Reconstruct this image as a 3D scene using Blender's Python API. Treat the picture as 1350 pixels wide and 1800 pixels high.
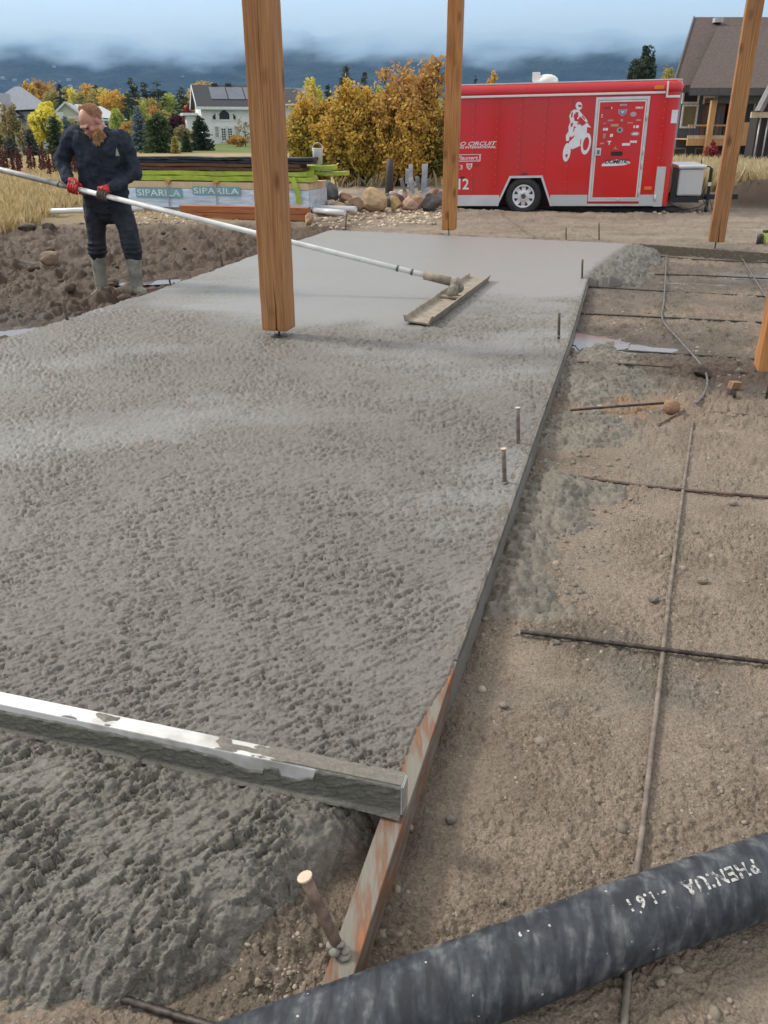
import bpy, bmesh, math, random
import numpy as np
from mathutils import Vector, Matrix, Euler

# ------------------------------------------------------------------ scene, camera, sky, sun, exposure
for o in list(bpy.data.objects):
    bpy.data.objects.remove(o, do_unlink=True)
sc = bpy.context.scene
COL = sc.collection
R = math.radians
CAM_H, PITCH, FPX = 1.5, R(25.0), 1450.0
cam_d = bpy.data.cameras.new('camera'); cam = bpy.data.objects.new('camera', cam_d); COL.objects.link(cam)
cam.location = (0, 0, CAM_H); cam.rotation_euler = (R(90) - PITCH, 0, 0)
cam_d.sensor_fit = 'VERTICAL'; cam_d.sensor_height = 24.0; cam_d.lens = 24.0 * FPX / 1800.0
cam_d.clip_start = 0.05; cam_d.clip_end = 30000
sc.camera = cam

SUN_EL, SUN_AZ = R(40), R(-72)          # azimuth from +Y towards +X: the light comes from the left, a little ahead
world = bpy.data.worlds.new('World'); sc.world = world; world.use_nodes = True
wn, wl = world.node_tree.nodes, world.node_tree.links
wn.clear()
w_out = wn.new('ShaderNodeOutputWorld'); w_bg = wn.new('ShaderNodeBackground')
w_sky = wn.new('ShaderNodeTexSky'); w_sky.sky_type = 'NISHITA'; w_sky.sun_disc = False
w_sky.sun_elevation = SUN_EL; w_sky.sun_rotation = SUN_AZ; w_sky.air_density = 1.2; w_sky.dust_density = 2.0
w_tc = wn.new('ShaderNodeTexCoord'); w_sep = wn.new('ShaderNodeSeparateXYZ')
w_ramp = wn.new('ShaderNodeValToRGB')                       # overcast: brighter and whiter overhead
w_ramp.color_ramp.elements[0].position = 0.0; w_ramp.color_ramp.elements[0].color = (0.27, 0.39, 0.57, 1)
w_ramp.color_ramp.elements[1].position = 0.75; w_ramp.color_ramp.elements[1].color = (1.02, 1.00, 0.97, 1)
e = w_ramp.color_ramp.elements.new(0.10); e.color = (0.41, 0.54, 0.71, 1)
e = w_ramp.color_ramp.elements.new(0.30); e.color = (0.68, 0.75, 0.82, 1)
w_map = wn.new('ShaderNodeMapping'); w_map.inputs['Scale'].default_value = (3, 3, 9)
w_noise = wn.new('ShaderNodeTexNoise'); w_noise.inputs['Scale'].default_value = 1.6; w_noise.inputs['Detail'].default_value = 6
w_nr = wn.new('ShaderNodeMapRange'); w_nr.inputs[1].default_value = 0.3; w_nr.inputs[2].default_value = 0.7
w_nr.inputs[3].default_value = 0.86; w_nr.inputs[4].default_value = 1.10
w_mul = wn.new('ShaderNodeVectorMath'); w_mul.operation = 'SCALE'
w_sk = wn.new('ShaderNodeVectorMath'); w_sk.operation = 'SCALE'; w_sk.inputs['Scale'].default_value = 0.10
w_mix = wn.new('ShaderNodeMix'); w_mix.data_type = 'RGBA'; w_mix.inputs[0].default_value = 0.88
wl.new(w_tc.outputs['Generated'], w_sep.inputs[0]); wl.new(w_sep.outputs['Z'], w_ramp.inputs[0])
wl.new(w_tc.outputs['Generated'], w_map.inputs[0]); wl.new(w_map.outputs[0], w_noise.inputs['Vector'])
wl.new(w_noise.outputs['Fac'], w_nr.inputs[0])
wl.new(w_ramp.outputs[0], w_mul.inputs[0]); wl.new(w_nr.outputs[0], w_mul.inputs['Scale'])
wl.new(w_sky.outputs[0], w_sk.inputs[0])
wl.new(w_sk.outputs[0], w_mix.inputs[6]); wl.new(w_mul.outputs[0], w_mix.inputs[7])
wl.new(w_mix.outputs[2], w_bg.inputs['Color']); w_bg.inputs['Strength'].default_value = 0.68
wl.new(w_bg.outputs[0], w_out.inputs['Surface'])

sun_d = bpy.data.lights.new('sun', 'SUN'); sun = bpy.data.objects.new('sun', sun_d); COL.objects.link(sun)
sun_d.energy = 1.5; sun_d.angle = R(10); sun_d.color = (1.0, 0.95, 0.88)
sdir = Vector((math.sin(SUN_AZ) * math.cos(SUN_EL), math.cos(SUN_AZ) * math.cos(SUN_EL), math.sin(SUN_EL)))
sun.rotation_euler = sdir.to_track_quat('Z', 'Y').to_euler()

sc.view_settings.view_transform = 'Standard'; sc.view_settings.look = 'None'
sc.view_settings.exposure = 0.95; sc.view_settings.gamma = 1.0; sc.view_settings.use_curve_mapping = False
sc.render.engine = 'CYCLES'
cy = sc.cycles
cy.max_bounces = 6; cy.diffuse_bounces = 3; cy.glossy_bounces = 3; cy.transmission_bounces = 4
cy.volume_bounces = 3; cy.transparent_max_bounces = 8
cy.use_denoising = True
try: cy.denoiser = 'OPENIMAGEDENOISE'
except Exception: pass
cy.caustics_reflective = False; cy.caustics_refractive = False

# ------------------------------------------------------------------ helpers
rnd = random.Random(7)
_c, _s = math.cos(PITCH), math.sin(PITCH)
def ray(px, py):
    u = (px - 675.0) / FPX; w = (900.0 - py) / FPX
    return u, _c + w * _s, -_s + w * _c
def G(px, py, z=0.0):
    """world point at height z seen at a pixel of the 1350x1800 photograph"""
    x, y, dz = ray(px, py); t = (z - CAM_H) / dz
    return Vector((x * t, y * t, z))
def D(px, py, Y):
    """world point at distance Y along the ground"""
    x, y, dz = ray(px, py); t = Y / y
    return Vector((x * t, Y, CAM_H + dz * t))

def _h(ix, iy, seed):
    h = (ix.astype(np.int64) * 374761393 + iy.astype(np.int64) * 668265263 + seed * 974711) & 0xFFFFFFFF
    h = ((h ^ (h >> 13)) * 1274126177) & 0xFFFFFFFF
    h = (h ^ (h >> 16)) & 0xFFFFFFFF
    return h
def hf(ix, iy, seed): return _h(ix, iy, seed) / 4294967296.0
def perlin(x, y, seed=0):
    x = np.asarray(x, float); y = np.asarray(y, float)
    ix = np.floor(x).astype(np.int64); iy = np.floor(y).astype(np.int64)
    fx = x - ix; fy = y - iy
    def g(i, j):
        a = hf(ix + i, iy + j, seed) * 6.2831853
        return np.cos(a) * (fx - i) + np.sin(a) * (fy - j)
    u = fx * fx * fx * (fx * (fx * 6 - 15) + 10); v = fy * fy * fy * (fy * (fy * 6 - 15) + 10)
    a = g(0, 0); b = g(1, 0); c = g(0, 1); d = g(1, 1)
    return ((a + (b - a) * u) + ((c + (d - c) * u) - (a + (b - a) * u)) * v) * 1.5
def fbm(x, y, oct=4, seed=0, lac=2.03, gain=0.5):
    s = 0; a = 1.0; n = 0
    for i in range(oct):
        s = s + a * perlin(x, y, seed + i * 17); n += a
        x = x * lac + 3.7; y = y * lac - 1.9; a *= gain
    return s / n
def worley(x, y, seed=0):
    """nearest feature point: distance, its random id, offset to it"""
    ix = np.floor(x).astype(np.int64); iy = np.floor(y).astype(np.int64)
    best = np.full(x.shape, 9.0); bid = np.zeros(x.shape); bx = np.zeros(x.shape); by = np.zeros(x.shape); sec = np.full(x.shape, 9.0)
    for i in (-1, 0, 1):
        for j in (-1, 0, 1):
            cx = ix + i; cyy = iy + j
            dx = x - (cx + hf(cx, cyy, seed)); dy = y - (cyy + hf(cx, cyy, seed + 5))
            d = dx * dx + dy * dy
            m = d < best
            sec = np.where(m, best, np.minimum(sec, d))
            best = np.where(m, d, best); bid = np.where(m, hf(cx, cyy, seed + 11), bid)
            bx = np.where(m, dx, bx); by = np.where(m, dy, by)
    return np.sqrt(best), bid, bx, by, np.sqrt(sec)
def sstep(a, b, x):
    t = np.clip((x - a) / (b - a), 0, 1); return t * t * (3 - 2 * t)

def mesh_np(name, V, F, mat=None, smooth=True):
    """fast mesh from numpy verts and quads/tris"""
    me = bpy.data.meshes.new(name)
    V = np.ascontiguousarray(V, np.float32); F = np.ascontiguousarray(F, np.int32)
    k = F.shape[1]
    me.vertices.add(len(V)); me.vertices.foreach_set('co', V.ravel())
    me.loops.add(F.size); me.loops.foreach_set('vertex_index', F.ravel())
    me.polygons.add(len(F)); me.polygons.foreach_set('loop_start', np.arange(len(F), dtype=np.int32) * k)
    try: me.polygons.foreach_set('loop_total', np.full(len(F), k, np.int32))
    except Exception: pass
    me.update(calc_edges=True)
    if smooth: me.polygons.foreach_set('use_smooth', np.ones(len(F), bool))
    if mat: me.materials.append(mat)
    return me
def vattr(me, name, vals):
    vals = np.asarray(vals, np.float32)
    if vals.ndim == 1:
        a = me.attributes.new(name, 'FLOAT', 'POINT'); a.data.foreach_set('value', vals)
    else:
        a = me.attributes.new(name, 'FLOAT_COLOR', 'POINT')
        a.data.foreach_set('color', np.concatenate([vals, np.ones((len(vals), 1), np.float32)], 1).ravel())
def link(name, me, parent=None, loc=None):
    o = bpy.data.objects.new(name, me); COL.objects.link(o)
    if parent is not None: o.parent = parent
    if loc is not None: o.location = loc
    return o
def tag(o, label=None, cat=None, group=None, kind=None):
    if label: o['label'] = label
    if cat: o['category'] = cat
    if group: o['group'] = group
    if kind: o['kind'] = kind
    return o
def empty(name, loc=(0, 0, 0), rz=0.0):
    o = bpy.data.objects.new(name, None); COL.objects.link(o)
    o.location = loc; o.rotation_euler = (0, 0, rz); o.empty_display_size = 0.1
    return o

class MB:
    """collects simple solids into one mesh"""
    def __init__(s): s.v = []; s.f = []; s.sm = []
    def add(s, vs, fs, smooth=False):
        n = len(s.v); s.v += [tuple(v) for v in vs]; s.f += [tuple(i + n for i in f) for f in fs]; s.sm += [smooth] * len(fs)
        return s
    def box(s, a, b, M=None):
        x0, y0, z0 = a; x1, y1, z1 = b
        vs = [Vector(p) for p in ((x0,y0,z0),(x1,y0,z0),(x1,y1,z0),(x0,y1,z0),(x0,y0,z1),(x1,y0,z1),(x1,y1,z1),(x0,y1,z1))]
        if M is not None: vs = [M @ v for v in vs]
        return s.add(vs, [(0,3,2,1),(4,5,6,7),(0,1,5,4),(1,2,6,5),(2,3,7,6),(3,0,4,7)])
    def bar(s, p, q, w, h, up=(0, 0, 1)):
        """rectangular bar from p to q"""
        p = Vector(p); q = Vector(q); d = (q - p); L = d.length; d.normalize()
        sx = d.cross(Vector(up))
        if sx.length < 1e-5: sx = d.cross(Vector((1, 0, 0)))
        sx.normalize(); uz = sx.cross(d)
        vs = []
        for t in (p, q):
            for a, b in ((-1,-1),(1,-1),(1,1),(-1,1)): vs.append(t + sx * (a * w / 2) + uz * (b * h / 2))
        return s.add(vs, [(0,1,2,3),(7,6,5,4),(0,4,5,1),(1,5,6,2),(2,6,7,3),(3,7,4,0)])
    def tube(s, pts, r, n=8, caps=True, smooth=True):
        pts = [Vector(p) for p in pts]; k = len(pts)
        rs = r if isinstance(r, (list, tuple)) else [r] * k
        vs = []; prev = None
        for i, p in enumerate(pts):
            d = (pts[min(i+1, k-1)] - pts[max(i-1, 0)]).normalized()
            if prev is None:
                a = d.cross(Vector((0, 0, 1)))
                if a.length < 0.05: a = d.cross(Vector((1, 0, 0)))
            else: a = prev - d * prev.dot(d)
            a.normalize(); prev = a; b = d.cross(a)
            for j in range(n):
                t = 2 * math.pi * j / n
                vs.append(p + (a * math.cos(t) + b * math.sin(t)) * rs[i])
        fs = [(i*n+j, i*n+(j+1) % n, (i+1)*n+(j+1) % n, (i+1)*n+j) for i in range(k-1) for j in range(n)]
        s.add(vs, fs, smooth)
        if caps:
            m = len(s.v) - k * n
            s.f.append(tuple(m + j for j in reversed(range(n)))); s.f.append(tuple(m + (k-1)*n + j for j in range(n))); s.sm += [False, False]
        return s
    def prism(s, poly, z0, z1, M=None):
        """polygon (x,y) extruded in z"""
        n = len(poly)
        vs = [Vector((x, y, z0)) for x, y in poly] + [Vector((x, y, z1)) for x, y in poly]
        if M is not None: vs = [M @ v for v in vs]
        return s.add(vs, [tuple(reversed(range(n))), tuple(range(n, 2*n))] + [(i, (i+1) % n, n+(i+1) % n, n+i) for i in range(n)])
    def ball(s, c, r, n=8, m=6):
        c = Vector(c); rx, ry, rz = r if isinstance(r, (tuple, list, Vector)) else (r, r, r)
        vs = [c + Vector((0, 0, -rz))]
        for i in range(1, m):
            a = -math.pi/2 + math.pi * i / m
            for j in range(n):
                t = 2*math.pi*j/n; vs.append(c + Vector((rx*math.cos(a)*math.cos(t), ry*math.cos(a)*math.sin(t), rz*math.sin(a))))
        vs.append(c + Vector((0, 0, rz)))
        fs = [(0, 1+(j+1) % n, 1+j) for j in range(n)]
        for i in range(m-2):
            for j in range(n): fs.append((1+i*n+j, 1+i*n+(j+1) % n, 1+(i+1)*n+(j+1) % n, 1+(i+1)*n+j))
        t = len(vs)-1; b = 1+(m-2)*n
        fs += [(b+j, b+(j+1) % n, t) for j in range(n)]
        return s.add(vs, fs, True)
    def mesh(s, name, mat=None):
        me = bpy.data.meshes.new(name); me.from_pydata(s.v, [], s.f); me.update()
        me.polygons.foreach_set('use_smooth', s.sm)
        if mat: me.materials.append(mat)
        return me
    def build(s, name, mat=None, parent=None, loc=None, bevel=0):
        o = link(name, s.mesh(name, mat), parent, loc)
        if bevel:
            b = o.modifiers.new('bevel', 'BEVEL'); b.width = bevel; b.segments = 2; b.limit_method = 'ANGLE'
        return o

# ------------------------------------------------------------------ materials
MATS = {}
def M(name, c1, c2=None, rough=0.7, scale=6.0, detail=4, bump=0.0, bscale=None, metal=0.0, stretch=(1, 1, 1), spec=0.5,
      rough2=None, lo=0.35, hi=0.65, bdist=0.01, c3=None, coat=0, trans=0, emit=None, coord='Object', isl=0.0):
    if name in MATS: return MATS[name]
    m = bpy.data.materials.new(name); m.use_nodes = True; MATS[name] = m
    nt = m.node_tree; n, l = nt.nodes, nt.links
    p = n['Principled BSDF']; p.inputs['Roughness'].default_value = rough; p.inputs['Metallic'].default_value = metal
    p.inputs['Specular IOR Level'].default_value = spec
    if coat: p.inputs['Coat Weight'].default_value = coat; p.inputs['Coat Roughness'].default_value = 0.08
    c2 = c2 or tuple(x * 0.75 for x in c1)
    tc = n.new('ShaderNodeTexCoord'); mp = n.new('ShaderNodeMapping'); mp.inputs['Scale'].default_value = stretch
    l.new(tc.outputs[coord], mp.inputs[0])
    nz = n.new('ShaderNodeTexNoise'); nz.inputs['Scale'].default_value = scale; nz.inputs['Detail'].default_value = detail
    l.new(mp.outputs[0], nz.inputs['Vector'])
    rp = n.new('ShaderNodeValToRGB'); rp.color_ramp.elements[0].position = lo; rp.color_ramp.elements[0].color = (*c2, 1)
    rp.color_ramp.elements[1].position = hi; rp.color_ramp.elements[1].color = (*c1, 1)
    if c3: e = rp.color_ramp.elements.new((lo + hi) / 2); e.color = (*c3, 1)
    l.new(nz.outputs['Fac'], rp.inputs[0]); col = rp.outputs[0]
    if isl:
        gi = n.new('ShaderNodeNewGeometry'); mr = n.new('ShaderNodeMapRange'); mr.inputs[3].default_value = 1 - isl; mr.inputs[4].default_value = 1 + isl
        l.new(gi.outputs['Random Per Island'], mr.inputs[0])
        vm = n.new('ShaderNodeVectorMath'); vm.operation = 'SCALE'; l.new(col, vm.inputs[0]); l.new(mr.outputs[0], vm.inputs['Scale']); col = vm.outputs[0]
    l.new(col, p.inputs['Base Color'])
    if rough2 is not None:
        mr = n.new('ShaderNodeMapRange'); mr.inputs[1].default_value = lo; mr.inputs[2].default_value = hi
        mr.inputs[3].default_value = rough2; mr.inputs[4].default_value = rough
        l.new(nz.outputs['Fac'], mr.inputs[0]); l.new(mr.outputs[0], p.inputs['Roughness'])
    if bump:
        nb = n.new('ShaderNodeTexNoise'); nb.inputs['Scale'].default_value = bscale or scale * 4; nb.inputs['Detail'].default_value = 5
        l.new(mp.outputs[0], nb.inputs['Vector'])
        bp = n.new('ShaderNodeBump'); bp.inputs['Strength'].default_value = bump; bp.inputs['Distance'].default_value = bdist
        l.new(nb.outputs['Fac'], bp.inputs['Height']); l.new(bp.outputs[0], p.inputs['Normal'])
    if emit: p.inputs['Emission Color'].default_value = (*emit, 1); p.inputs['Emission Strength'].default_value = 1
    return m

def leaf_mat(name, cols, trans=0.35, rough=0.6):
    """leaves: colour varies leaf by leaf, some light passes through"""
    if name in MATS: return MATS[name]
    m = bpy.data.materials.new(name); m.use_nodes = True; MATS[name] = m
    n, l = m.node_tree.nodes, m.node_tree.links
    p = n['Principled BSDF']; p.inputs['Roughness'].default_value = rough; p.inputs['Specular IOR Level'].default_value = 0.3
    g = n.new('ShaderNodeNewGeometry'); rp = n.new('ShaderNodeValToRGB')
    els = rp.color_ramp.elements
    els[0].position = 0; els[0].color = (*cols[0], 1); els[1].position = 1; els[1].color = (*cols[-1], 1)
    for i, c in enumerate(cols[1:-1]): e = els.new((i + 1) / (len(cols) - 1)); e.color = (*c, 1)
    l.new(g.outputs['Random Per Island'], rp.inputs[0]); l.new(rp.outputs[0], p.inputs['Base Color'])
    t = n.new('ShaderNodeBsdfTranslucent'); l.new(rp.outputs[0], t.inputs['Color'])
    mx = n.new('ShaderNodeMixShader'); mx.inputs[0].default_value = trans
    l.new(p.outputs[0], mx.inputs[1]); l.new(t.outputs[0], mx.inputs[2]); l.new(mx.outputs[0], n['Material Output'].inputs['Surface'])
    return m
# ------------------------------------------------------------------ far field, foothills, mountain, cloud, haze
def grid_faces(nr, nc):
    i = np.arange(nr - 1)[:, None] * nc + np.arange(nc - 1)[None, :]
    return np.stack([i, i + 1, i + nc + 1, i + nc], -1).reshape(-1, 4)

def make_field():
    nr, nc = 150, 220
    Y = np.concatenate([np.linspace(-25, 20, 30, endpoint=False), 20 * (2950 / 20) ** np.linspace(0, 1, nr - 30)])
    U = np.linspace(-1, 1, nc); U = np.sign(U) * np.abs(U) ** 1.3
    X = U[None, :] * (60 + 0.9 * np.abs(Y))[:, None]; YY = np.broadcast_to(Y[:, None], X.shape)
    near = 1 - sstep(20.5, 24.5, YY)
    Z = -0.05 - 0.4 * near + 0.10 * fbm(X * .07, YY * .07, 3, 5) * (1 - near)
    far = sstep(300, 2900, YY)
    Z = Z + far * 95 * (0.8 + 0.5 * fbm(X * .0016 + 9, YY * .0016, 4, 21)) + sstep(150, 900, YY) * 5 * fbm(X * .004, YY * .004, 3, 8)
    m = bpy.data.materials.new('field_soil'); m.use_nodes = True; n, l = m.node_tree.nodes, m.node_tree.links
    p = n['Principled BSDF']; p.inputs['Roughness'].default_value = 0.95; p.inputs['Specular IOR Level'].default_value = 0.15
    at = n.new('ShaderNodeAttribute'); at.attribute_name = 'tone'; tc = n.new('ShaderNodeTexCoord')
    nz = n.new('ShaderNodeTexNoise'); nz.inputs['Scale'].default_value = 2.5; nz.inputs['Detail'].default_value = 8
    l.new(tc.outputs['Object'], nz.inputs['Vector'])
    mr = n.new('ShaderNodeMapRange'); mr.inputs[3].default_value = 0.7; mr.inputs[4].default_value = 1.3; l.new(nz.outputs['Fac'], mr.inputs[0])
    vm = n.new('ShaderNodeVectorMath'); vm.operation = 'SCALE'; l.new(at.outputs['Color'], vm.inputs[0]); l.new(mr.outputs[0], vm.inputs['Scale'])
    l.new(vm.outputs[0], p.inputs['Base Color'])
    me = mesh_np('field', np.stack([X, YY, Z], -1).reshape(-1, 3), grid_faces(nr, nc), m)
    tan = np.array([.34, .26, .14]); green = np.array([.10, .15, .045]); forest = np.array([.035, .055, .03]); olive = np.array([.13, .12, .05])
    a = sstep(-.15, .25, fbm(X * .02, YY * .02, 4, 3))[..., None]; b = sstep(60, 110, YY)[..., None]
    lawn = (sstep(58, 62, YY) * (1 - sstep(95, 105, YY)) * (X < 5))[..., None] * .8
    c = tan * (1 - b) + (olive * (1 - a) + green * a) * b
    c = c * (1 - lawn) + np.array([.09, .15, .035]) * lawn
    f = (sstep(500, 1100, YY) * sstep(-.25, .05, fbm(X * .004, YY * .004, 4, 41)))[..., None]
    c = c * (1 - f) + forest * f
    vattr(me, 'tone', c.reshape(-1, 3))
    return tag(link('field', me), kind='structure')
make_field()

def mountain_z(X, YY):
    V = np.clip((YY - 3300) / 2600, 0, 1)
    ridge = 1 - np.abs(fbm(X * .0011, YY * .0011, 5, 77)) * 1.6
    Z = 40 + 470 * V ** 0.8 * (0.80 + 0.28 * ridge) + 50 * fbm(X * .004, YY * .004, 4, 31) * V
    return Z + 14 * np.abs(perlin(X * .03, YY * .03, 3)) * (V > .02)
def make_mountain():
    nr, nc = 130, 420
    X = np.linspace(-7000, 7000, nc)[None, :]; V = np.linspace(0, 1, nr)[:, None] ** 1.4
    YY = 3300 + V * 2600 + X * 0; X = X + V * 0
    Z = mountain_z(X, YY)
    m = M('forest_slope', (.036, .042, .034), (.007, .011, .014), rough=0.95, scale=.006, detail=9, bump=1.0, bscale=.05, bdist=25, spec=.05, c3=(.015, .021, .021))
    me = mesh_np('mountain', np.stack([X, YY, Z], -1).reshape(-1, 3), grid_faces(nr, nc), m)
    return tag(link('mountain', me), kind='structure')
make_mountain()

def make_cloud():
    """low cloud bank lying against the mountain: a closed body of even density, thin and ragged below, thick above"""
    nr, nc = 90, 260
    A = np.linspace(-1.15, 1.15, nc)[None, :] * np.ones((nr, 1)); E = np.linspace(R(2.4), R(14), nr)[:, None] * np.ones((1, nc))
    a = np.degrees(A) ; e = np.degrees(E)
    base = 3.30 + 0.8 * fbm(a * .11, a * 0 + 2, 3, 9) + 0.15 * fbm(a * .6, e * .5, 3, 19)
    T = sstep(0, 2.3, e - base + 1.0 * fbm(a * .30, e * .75, 6, 29)) * 1500 + 60 * sstep(0.0, .5, e - base + .9 * fbm(a * .9 + 4, e * .55, 4, 51))
    T *= 1 - sstep(5.6, 9.0, e + .8 * fbm(a * .25, e * .4, 4, 91))
    T = np.maximum(T, 0.5); T[0] = T[-1] = .5; T[:, 0] = T[:, -1] = .5
    Db = 3270 + 250 * sstep(2.4, 8, e)
    def pos(d): return np.stack([np.sin(A) * d, np.cos(A) * d * .5 + d * .5, CAM_H + np.tan(E) * d], -1)
    back = 3250 + 900 * np.clip((e - 3) / 6, 0, 1) + 1500 * (e > 99)
    front = back - T
    Vb = pos(back).reshape(-1, 3); Vf = pos(front).reshape(-1, 3); N = nr * nc
    F = grid_faces(nr, nc); i = np.arange(nr * nc).reshape(nr, nc)
    rim = np.concatenate([i[0, :], i[1:, -1], i[-1, ::-1][1:], i[::-1, 0][1:-1]])
    nx = np.roll(rim, -1)
    FF = np.concatenate([F, F[:, ::-1] + N, np.stack([rim, rim + N, nx + N, nx], -1)])
    m = bpy.data.materials.new('cloud_vapour'); m.use_nodes = True; n, l = m.node_tree.nodes, m.node_tree.links
    n.remove(n['Principled BSDF']); v = n.new('ShaderNodeVolumePrincipled')
    v.inputs['Color'].default_value = (.74, .88, 1, 1); v.inputs['Density'].default_value = .0022; v.inputs['Anisotropy'].default_value = .3
    l.new(v.outputs[0], n['Material Output'].inputs['Volume'])
    me = mesh_np('cloud', np.concatenate([Vf, Vb]), FF, m)
    return tag(link('cloud', me), 'low grey cloud bank hiding the mountain top', 'cloud', kind='stuff')
make_cloud()

def make_haze():
    mb = MB().box((-3600, -60, -2.0), (3600, 2990, 240))
    m = bpy.data.materials.new('haze_air'); m.use_nodes = True; n, l = m.node_tree.nodes, m.node_tree.links
    n.remove(n['Principled BSDF']); v = n.new('ShaderNodeVolumePrincipled')
    v.inputs['Color'].default_value = (.32, .60, 1, 1); v.inputs['Density'].default_value = .00009; v.inputs['Anisotropy'].default_value = .1
    l.new(v.outputs[0], n['Material Output'].inputs['Volume'])
    return tag(mb.build('haze', m), kind='stuff')
make_haze()
# ------------------------------------------------------------------ site ground and fresh concrete slab
def PL(pts, z=0.0): return np.array([[*G(x, y, z)[:2]] for x, y in pts])
FORM = PL([(560, 1900), (612, 1745), (680, 1530), (746, 1335), (790, 1200), (808, 1150), (862, 1000), (922, 825), (965, 700), (1001, 600), (1035, 487)])
def form_x(Y): return np.interp(Y, FORM[:, 1], FORM[:, 0])               # outer edge of the form board
LEFT_A, LEFT_K = -2.93, .2803
def left_x(Y): return LEFT_A + (Y - 6.25) * LEFT_K + .05 * np.sin(Y * .9)
def back_y(x): return 13.92 - (x + .78) * .398
FRONT = PL([(-500, 1600), (-200, 1670), (0, 1700), (100, 1722), (250, 1728), (380, 1700), (450, 1655), (500, 1600), (545, 1560), (600, 1500), (650, 1460), (700, 1420), (760, 1400)], -.03)
def front_y(x): return np.interp(x, FRONT[:, 0], FRONT[:, 1])
HEAP = PL([(1035, 487), (1062, 462), (1092, 440), (1112, 427)])
def slab_right(Y):
    near = form_x(Y) - .055
    cover = form_x(Y) - .010
    r = near + (cover - near) * sstep(1.75, 2.1, Y)
    h = np.interp(Y, HEAP[:, 1], HEAP[:, 0])
    return np.where(Y > HEAP[0, 1], h, r)
def slab_d(x, y):
    """inside distance to the slab edges, metres"""
    dR = (slab_right(y) - x) * .96
    dL = (x - left_x(y)) * .96 + .05 * fbm(x * 3, y * 3, 3, 61)
    dB = (back_y(x) - y) * .93
    dF = (y - front_y(x)) * .8 + .05 * fbm(x * 7, y * 7, 4, 62)
    return dR, dL, dB, dF

def flakes(x, y, s, seed, ang=55, el=.45, phi=200):
    a = R(ang); u = x * math.cos(a) + y * math.sin(a); v = -x * math.sin(a) + y * math.cos(a)
    wx = .45 * fbm(x / s * .45, y / s * .45, 2, seed + 1); wy = .45 * fbm(x / s * .45 + 9, y / s * .45, 2, seed + 2)
    d, idn, dx, dy, d2 = worley(u / s * el + wx, v / s + wy, seed)
    h = (idn - .5) * .7 + (dx * math.cos(R(phi)) + dy * math.sin(R(phi))) * .9 - np.maximum(0, .10 - (d2 - d)) * 1.2
    return h
def domes(x, y, k, sd, r=.62):
    """rounded clods with crisp outlines, k per metre"""
    w = worley(x * k + .5 * fbm(x * k * .6, y * k * .6, 2, sd + 1), y * k + .5 * fbm(x * k * .6 + 5, y * k * .6, 2, sd + 2), sd)
    return np.sqrt(np.maximum(0, 1 - (w[0] / r) ** 2)) * sstep(.15, .9, w[1])
PUD = []   # puddles: centre, radii, rotation, water level
def pud(px, py, z, rx, ry, rot=0): z -= .0035 * (len(PUD) % 4); p = G(px, py, z); PUD.append((p.x, p.y, rx, ry, R(rot), z))
pud(1046, 602, -.100, .22, .26, 16); pud(1085, 613, -.102, .50, .17, -14); pud(1105, 512, -.111, .40, .14, -15); pud(1230, 500, -.112, .5, .09, -15)
pud(1310, 487, -.108, .45, .22, 0); pud(8, 585, -.15, .60, .45, 10); pud(268, 497, -.10, .42, .12, 15); pud(55, 545, -.155, .22, .10, 0); pud(8, 462, -.145, .4, .18, 5)
pud(120, 430, -.15, .2, .10, 0)
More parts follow.
